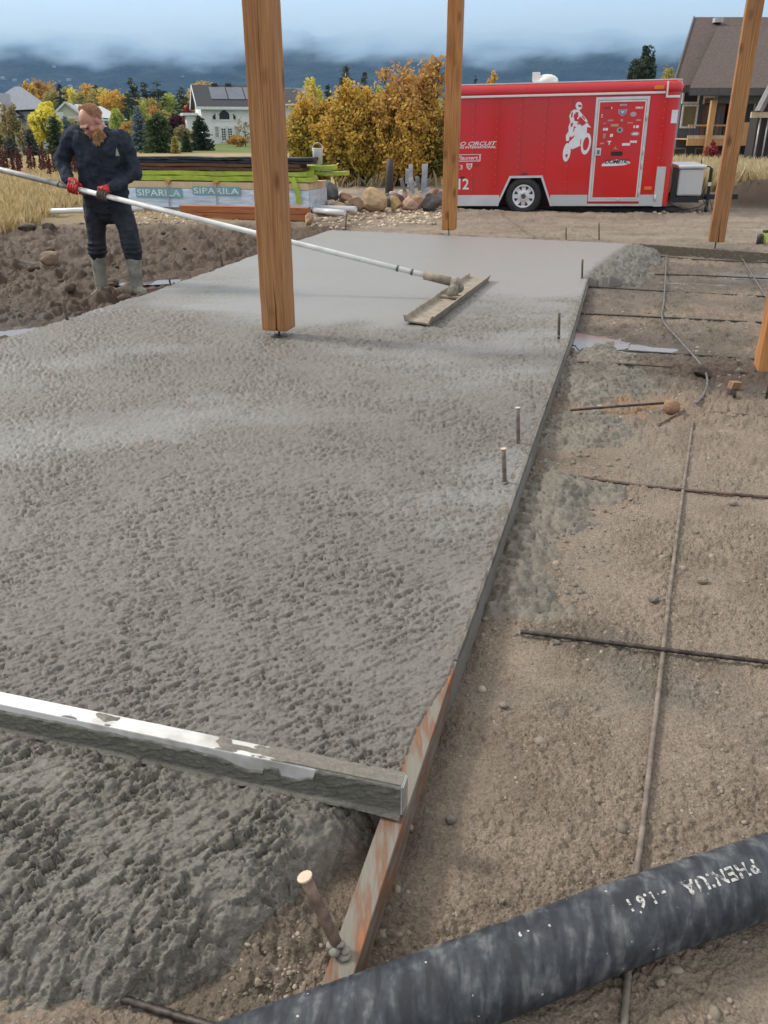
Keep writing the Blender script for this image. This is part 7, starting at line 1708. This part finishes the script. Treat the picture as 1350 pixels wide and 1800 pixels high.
# rear dormer gable showing above the ridge
MB().add([(-.2, 4.6, hr - .9), (-.2, 7.6, hr - .9), (-.2, 6.0, hr + .45)], [(0, 1, 2)]).build('rear_gable', siding('house_white', (.76, .77, .78)), root)
MB().box((-1.2, 4.5, 0), (-.1, 7.5, 2.7)).build('side_porch', siding('house_white', (.76, .77, .78)), root); MB().box((-1.6, 4.0, 2.75), (.0, 7.8, 3.0)).build('porch_roof', M('trim_white', (.78, .78, .77)), root)
# cream house with pale roof
cream = siding('house_cream', (.60, .57, .47)); pale = M('shingle_pale', (.50, .52, .54), (.42, .44, .46), rough=.8, scale=5)
Yc = 140; a = D(97, 225, Yc); z0 = field_z(a.x, Yc); root = empty('cream_house', (a.x, Yc, z0), R(10)); Wg = D(145, 225, Yc).x - a.x
def cz(py, Y=140): return D(120, py, Y).z - z0
ze, zr = cz(204), cz(181); Lr = 14
MB().add([(0, 0, 0), (Wg, 0, 0), (Wg, 0, ze), (Wg / 2, 0, zr), (0, 0, ze), (0, Lr, 0), (Wg, Lr, 0), (Wg, Lr, ze), (Wg / 2, Lr, zr), (0, Lr, ze)], [(0, 1, 2, 3, 4), (1, 6, 7, 2), (5, 0, 4, 9), (6, 5, 9, 8, 7)]).build('wall', cream, root)
W2 = D(221, 225, 146).x - a.x
MB().add([(Wg, 4, 0), (W2, 4, 0), (W2, 4, ze - .2), (Wg, 4, ze - .2), (W2, 12, 0), (W2, 12, ze - .2)], [(0, 1, 2, 3), (1, 4, 5, 2)]).build('wing_wall', M('house_grey', (.40, .40, .38), rough=.7), root)
MB().add([(-.4, -.5, ze - .2), (Wg / 2, -.5, zr + .1), (Wg / 2, Lr, zr + .1), (-.4, Lr, ze - .2)], [(0, 1, 2, 3)]).build('roof', pale, root)
rf = MB().add([(Wg + .5, -.5, ze - .25), (Wg / 2, -.5, zr + .1), (Wg / 2, 5, zr + .1), (Wg + .5, 5, ze - .25)], [(0, 3, 2, 1)]).build('roof', pale, root)
MB().add([(Wg * .5, 3.2, ze + .25), (W2 + .6, 3.2, ze - .45), (W2 - 3, 8, zr - .25), (Wg * .5, 8, zr + .05)], [(0, 1, 2, 3)]).build('wing_roof', pale, root)
MB().add([(W2 + .6, 3.2, ze - .45), (W2 + .6, 12.6, ze - .45), (W2 - 3, 8, zr - .25)], [(0, 1, 2)]).build('wing_roof', pale, root)
tw = M('trim_white', (.78, .78, .77))
MB().bar((-.45, -.55, ze - .2), (Wg / 2, -.55, zr + .12), .06, .26).build('rake_board', tw, root); MB().bar((Wg + .55, -.55, ze - .25), (Wg / 2, -.55, zr + .12), .06, .26).build('rake_board', tw, root)
MB().box((Wg * .5, 3.12, ze - .65), (W2 + .6, 3.2, ze - .40)).build('fascia', tw, root); MB().box((-.2, -.08, ze - .3), (Wg + .2, -.01, ze - .05)).build('belt_board', tw, root)
for x in (.3, Wg - .4, Wg + 2.5, W2 - 1.5): MB().box((x, -.1 if x < Wg else 3.2, 0), (x + .32, .1 if x < Wg else 3.5, ze - .3)).build('porch_post', tw, root)
win(root, 1.2, 2.0, .6, ze - .7); win(root, 2.7, 3.4, .6, ze - .7); win(root, W2 - 2.6, W2 - 1.8, .8, ze - 1.0, 3.97)
tag(root, 'cream house with pale grey roof partly behind the man', 'house', 'houses across the field')
# grey hip roofed house at the left
Yh = 72; a = D(-25, 225, Yh); z0 = field_z(a.x, Yh); root = empty('grey_roof_house', (a.x, Yh, z0)); hz = lambda py: D(40, py, Yh).z - z0; X_ = lambda px: D(px, 225, Yh).x - a.x
slate = M('shingle_slate', (.21, .23, .265), (.16, .175, .205), rough=.85, scale=5, bump=.3)
MB().box((X_(-20), 0, 0), (X_(92), 3, hz(196))).build('wall', siding('house_offwhite', (.66, .67, .68)), root)
ap = hz(146); MB().add([(X_(-30), -.8, hz(197)), (X_(103), -.8, hz(191)), (D(99, 225, Yh + 13).x - a.x, 13, hz(191)), (X_(-30), 13, hz(197)), (D(38, 225, Yh + 6).x - a.x, 6, ap), (D(48, 225, Yh + 6).x - a.x, 6, ap)], [(0, 1, 5, 4), (1, 2, 5), (2, 3, 4, 5), (3, 0, 4)]).build('roof', slate, root)
for (c, w, py, dy) in ((-6, 44, 164, -2.5), (34, 26, 186, -1.6)):
    x0, x1, xm = X_(c - w), X_(c + w), X_(c); zt = hz(py); zb = hz(py + w * .78); off = X_(c) * 0
    if c < 0: x0 = X_(-60); xm = X_(-8); x1 = X_(36)
    else: x0 = X_(20); xm = X_(23); x1 = X_(38)
    g_ = MB().add([(x0, dy, 0), (x1, dy, 0), (x1, dy, zb), (xm, dy, zt), (x0, dy, zb), (x0, 4, 0), (x1, 4, 0), (x1, 4, zb)], [(0, 1, 2, 3, 4), (1, 6, 7, 2)]).build('gable_wall', siding('house_offwhite', (.66, .67, .68)), root)
    MB().add([(xm, dy - .3, zt + .1), (x1 + .5, dy - .3, zb - .25), (x1 + .5, 6, zb - .25), (xm, 6, zt + .1)], [(0, 1, 2, 3)]).build('gable_roof', slate, root)
    MB().bar((xm, dy - .35, zt + .05), (x1 + .5, dy - .35, zb - .28), .10, .42).build('rake_board', tw, root); MB().bar((xm, dy - .35, zt + .05), (x0, dy - .35, zb - .28), .10, .42).build('rake_board', tw, root)
    win(root, x1 - 1.4, x1 - .6, zb - 1.2, zb - .2, dy - .02)
MB().box((X_(48), -.95, hz(192)), (X_(100), -.82, hz(189.5))).build('fascia', tw, root)
tag(root, 'house with big slate grey hip roof and white gables at the left edge', 'house', 'houses across the field')
# dark roofed house behind the shrubs
Yh = 86; a = D(470, 225, Yh); z0 = field_z(a.x, Yh); root = empty('dark_roof_house', (a.x, Yh, z0)); hz = lambda py: D(520, py, Yh).z - z0; X_ = lambda px: D(px, 225, Yh).x - a.x
MB().box((0, 0, 0), (X_(556), 9, hz(186))).build('wall', siding('house_white', (.76, .77, .78)), root)
MB().add([(-.4, -.5, hz(184)), (X_(560), -.5, hz(184)), (X_(560), 9.5, hz(184)), (-.4, 9.5, hz(184)), (X_(480), 4.5, hz(152)), (X_(514), 4.5, hz(152))], [(0, 1, 5, 4), (1, 2, 5), (2, 3, 4, 5), (3, 0, 4)]).build('roof', asphalt, root)
MB().add([(X_(520), -1.0, hz(184)), (X_(560), -1.0, hz(184)), (X_(552), 3, hz(163)), (X_(527), 3, hz(163))], [(0, 1, 2, 3)]).build('lower_roof', asphalt, root)
MB().box((-.4, -1.08, hz(186)), (X_(562), -1.0, hz(183))).build('fascia', tw, root)
tag(root, 'low white house with dark hip roof just right of the thick post', 'house', 'houses across the field')

# big house with deck at the right
def deck_house():
    Yh = 46.0; a = D(1188, 225, Yh); z0 = -.35; root = empty('deck_house', (a.x, Yh, z0)); X_ = lambda px, py=225: D(px, py, Yh).x - a.x; Z = lambda py, Y=Yh: D(1250, py, Y).z - z0
    teal = siding('house_teal', (.085, .115, .125)); roofm = M('shingle_brown', (.115, .084, .070), (.070, .050, .042), rough=.9, scale=9, detail=8, bump=.5, bscale=40)
    xr = X_(1420); ztop = Z(150)
    MB().box((X_(1195, 200), 0, 0), (xr, 9, Z(152))).build('wall', teal, root)
    clap(root, X_(1195, 200), xr, Z(246), Z(158), 0, teal, .22)
    # main roof plane and the lower porch roof in front
    e0, r0 = D(1185, 150, Yh - .8), D(1222, 30, Yh + 6.5)
    L_ = lambda v: (v.x - a.x, v.y - Yh, v.z - z0)
    e1 = Vector((a.x + xr + 2, Yh - .8, e0.z)); r1 = Vector((a.x + xr + 2, Yh + 6.5, r0.z)); b0 = Vector((2 * r0.x - e0.x + 1.5, Yh + 14, e0.z)); b1 = Vector((e1.x, Yh + 14, e0.z))
    rf = MB().add([L_(e0), L_(e1), L_(r1), L_(r0), L_(b0), L_(b1)], [(0, 1, 2, 3), (3, 2, 5, 4)]).build('roof', roofm, root)
    MB().add([L_(v + Vector((0, -.01, dz))) for dz in (-.32, .02) for v in (e0, e1)], [(0, 1, 3, 2)]).build('fascia', M('fascia_dark', (.10, .095, .095), rough=.7), root)
    MB().bar(L_(e0 + Vector((-.05, 0, -.1))), L_(r0 + Vector((-.05, 0, -.1))), .08, .3).build('rake_board', M('fascia_dark', (.10, .095, .095)), root)
    p0, p1 = D(1212, 155, Yh - 3.2), D(1262, 46, Yh + 4.6); p2 = Vector((e1.x, Yh - 3.2, p0.z)); p3 = Vector((e1.x, Yh + 4.6, p1.z))
    MB().add([L_(p0), L_(p2), L_(p3), L_(p1)], [(0, 1, 2, 3)]).build('porch_roof', roofm, root)
    MB().add([L_(v + Vector((0, -.01, dz))) for dz in (-.30, .02) for v in (p0, p2)], [(0, 1, 3, 2)]).build('porch_fascia', M('fascia_dark', (.10, .095, .095)), root)
    fir = wood_mat('deck_fir', (.56, .33, .15), (.42, .23, .10), False)
    zb = Z(172, Yh - 3); MB().bar((X_(1220) * 1.0, -2.6, zb), (xr, -2.6, zb), .2, .45).build('porch_beam', M('beam_teal', (.10, .13, .14), rough=.7), root)
    q = D(1262, 36, Yh + 5.6); MB().box((q.x - a.x - .22, 5.4, q.z - z0 - .1), (q.x - a.x + .22, 5.8, q.z - z0 + .12)).build('roof_vent', M('vent_grey', (.5, .5, .5), rough=.5), rf)
    # windows and doors
    olive = M('glass_shade', (.22, .21, .115), (.16, .155, .085), rough=.15, scale=1); dk = M('window_glass', (.025, .03, .038)); curt = M('glass_curtain', (.20, .17, .12), (.07, .06, .045), rough=.15, scale=1.2, stretch=(6, 1, .3)); brn = M('frame_brown', (.20, .085, .045), rough=.5)
    fw = M('frame_white', (.78, .78, .77))
    win(root, X_(1200, 205), X_(1222, 205), Z(222), Z(187), -.03, olive, fw, (1, 1), .09); win(root, X_(1202, 170), X_(1226, 170), Z(179), Z(160), -.03, dk, fw, (1, 1), .09)
    win(root, X_(1238, 210), X_(1252, 210), Z(240), Z(186), -.03, curt, brn, (1, 1), .14, 'glass_door'); win(root, X_(1256, 210), X_(1272, 210), Z(240), Z(186), -.03, curt, brn, (1, 1), .14, 'glass_door'); win(root, X_(1276, 210), X_(1292, 210), Z(240), Z(186), -.03, curt, brn, (1, 1), .14, 'glass_door')
    win(root, X_(1238, 178), X_(1254, 178), Z(180), Z(172), -.03, olive, fw, (1, 1), .08); win(root, X_(1258, 178), X_(1292, 178), Z(180), Z(172), -.03, olive, fw, (2, 1), .08)
    win(root, X_(1325, 200), X_(1342, 200), Z(225), Z(180), -.03, dk, fw, (1, 2), .08)
    for a_, b_ in ((1184, 1202), (1222, 1240), (1243, 1258)): win(root, X_(a_, 272), X_(b_, 272), Z(292), Z(262), -.03, M('glass_lower', (.07, .075, .06), (.04, .045, .04), rough=.08, scale=.8), M('frame_grey', (.35, .37, .38), rough=.5), (1, 1), .06)
    # deck: beam, joists, posts, rails, boards
    yd = -2.6
    MB().box((X_(1178, 250), yd, Z(256, Yh + yd)), (xr, yd + .12, Z(246, Yh + yd))).build('deck_beam', fir, root)
    zf = Z(246, Yh + yd); i = 0; y = yd
    while y < -.1: MB().box((X_(1178, 250), y, zf + .005), (xr, y + .24, zf + .05)).build('deck_board', fir, root); y += .26
    MB().box((X_(1178, 245), yd + .02, zf + .06), (xr, yd + .07, zf + .20)).build('toe_board', M('rail_pale', (.62, .50, .36), rough=.7), root)
    MB().box((X_(1180, 222), yd, Z(222, Yh + yd)), (X_(1278, 222), yd + .10, Z(219, Yh + yd))).build('top_rail', fir, root)
    for j in range(26):
        x = X_(1182, 232) + j * .135; MB().box((x, yd + .03, zf + .2), (x + .02, yd + .05, Z(222, Yh + yd))).build('baluster', M('baluster_dark', (.12, .10, .09), rough=.6), root)
    for px, pt, pb in ((1213, 172, 292), (1311, 172, 300)):
        x = X_(px, 232); MB().box((x - .13, yd - .25, 0), (x + .13, yd - .005, zb - .1)).build('deck_post', fir, root, bevel=.01)
    x = X_(1272, 232); MB().box((x - .12, yd - .16, Z(256, Yh + yd)), (x + .12, yd - .002, Z(215, Yh + yd))).build('rail_post', fir, root)
    tag(root, 'steep brown roofed house with wooden deck behind the trailer nose', 'house')
    # dark neighbouring building at the very edge
    Y2 = 38; a2 = D(1325, 225, Y2); r2 = empty('dark_building', (a2.x, Y2, -.35)); X2 = lambda px: D(px, 230, Y2).x - a2.x; Z2 = lambda py: D(1340, py, Y2).z + .35
    db = M('dark_siding', (.045, .035, .032), (.03, .023, .021), rough=.8, scale=3, stretch=(5, 1, .3))
    MB().add([(0.1, 0, 0), (X2(1460), 0, 0), (X2(1460), 0, Z2(40)), (X2(1352), 0, Z2(115)), (.1, 0, Z2(195)), (.1, .8, 0), (.1, .8, Z2(195)), (X2(1352), .8, Z2(115)), (X2(1460), .8, Z2(40))], [(0, 1, 2, 3, 4), (5, 0, 4, 6)]).build('wall', db, r2)
    for i in range(12):
        x = .12 + i * .28; MB().box((x, -.03, 0), (x + .25, -.001, Z2(205))).build('plank', db, r2)
    MB().bar((.0, -.2, Z2(196)), (X2(1352), -.2, Z2(112)), .5, .16).build('roof_edge', M('roof_metal_grey', (.22, .21, .21), rough=.6), r2)
    MB().box((-.25, -.16, Z2(207)), (X2(1460), -.04, Z2(197))).build('band_board', M('rail_pale', (.62, .50, .36)), r2)
    for px in (1331, 1345): MB().tube([(X2(px), -.12, 0), (X2(px), -.12, Z2(207))], .035, 8).build('downpipe', M('pipe_grey', (.42, .42, .42), rough=.4, metal=.4), r2)
    tag(r2, 'dark plank building with pale band board at the right edge', 'building')
deck_house()
# wire fence in front of the deck house
Yf = 36; a = D(1190, 290, Yf); root = empty('wire_fence', (a.x, Yf, -.1)); gal = M('fence_galv', (.45, .46, .45), (.36, .37, .36), rough=.5, metal=.5, scale=4)
xr = D(1420, 290, Yf).x - a.x; zt = D(1250, 290, Yf).z + .1
MB().tube([(0, 0, zt), (xr, 0, zt)], .022, 7).build('top_rail', gal, root); MB().tube([(0, 0, .12), (xr, 0, .12)], .006, 5).build('bottom_wire', gal, root)
for i in range(5): x = D(1211 + i * 45, 290, Yf).x - a.x; MB().tube([(x, 0, 0), (x, 0, zt + .12)], .032, 8).build('fence_post', gal, root)
for k in (.35, .55): MB().tube([(0, 0, zt * k), (xr, 0, zt * k)], .006, 5).build('wire', gal, root)
tag(root, 'low galvanised wire fence in the tall grass before the deck house', 'fence')
# scattered houses on the lower hillside
for i, (px, py, Y, w, lb) in enumerate([(6, 139, 1500, 14, 'at the far left edge'), (26, 142, 1400, 12, 'second from the left edge'), (49, 142, 1350, 11, 'above the slate roof'), (105, 145, 1300, 10, 'above the broad brown autumn tree'), (121, 142, 1450, 14, 'above the cream house, upper one'), (124, 153, 1200, 14, 'above the cream house, lower one'), (95, 118, 2000, 10, 'highest on the slope'), (322, 137, 1500, 12, 'alone left of the white house')]):
    ys_ = np.arange(3310, 5600, 6.0); dd = ray(px, py); tt = ys_ / dd[1]; hit = np.where(mountain_z(dd[0] * tt, ys_) > CAM_H + dd[2] * tt)[0]; Y = float(ys_[hit[0]]) if len(hit) else 5500.0
    p = D(px, py, Y); z = p.z; s = w * .5 * Y / FPX / 1.05; root = empty('hillside_house', (p.x, Y, z), rnd.uniform(-.5, .5)); g0 = -s * .3
    MB().box((-s * .5, -s * .3, g0), (s * .5, s * .3, s * .28)).build('wall', M('hill_white', (.34, .34, .33), rough=.7), root)
    MB().add([(-s * .56, -s * .36, s * .27), (s * .56, -s * .36, s * .27), (s * .56, 0, s * .5), (-s * .56, 0, s * .5), (-s * .56, s * .36, s * .27), (s * .56, s * .36, s * .27)], [(0, 1, 2, 3), (3, 2, 5, 4)]).build('roof', M('hill_roof', (.16, .16, .165), rough=.7), root)
    tag(root, 'tiny pale house on the hazy hillside ' + lb, 'house', 'houses on the hillside')
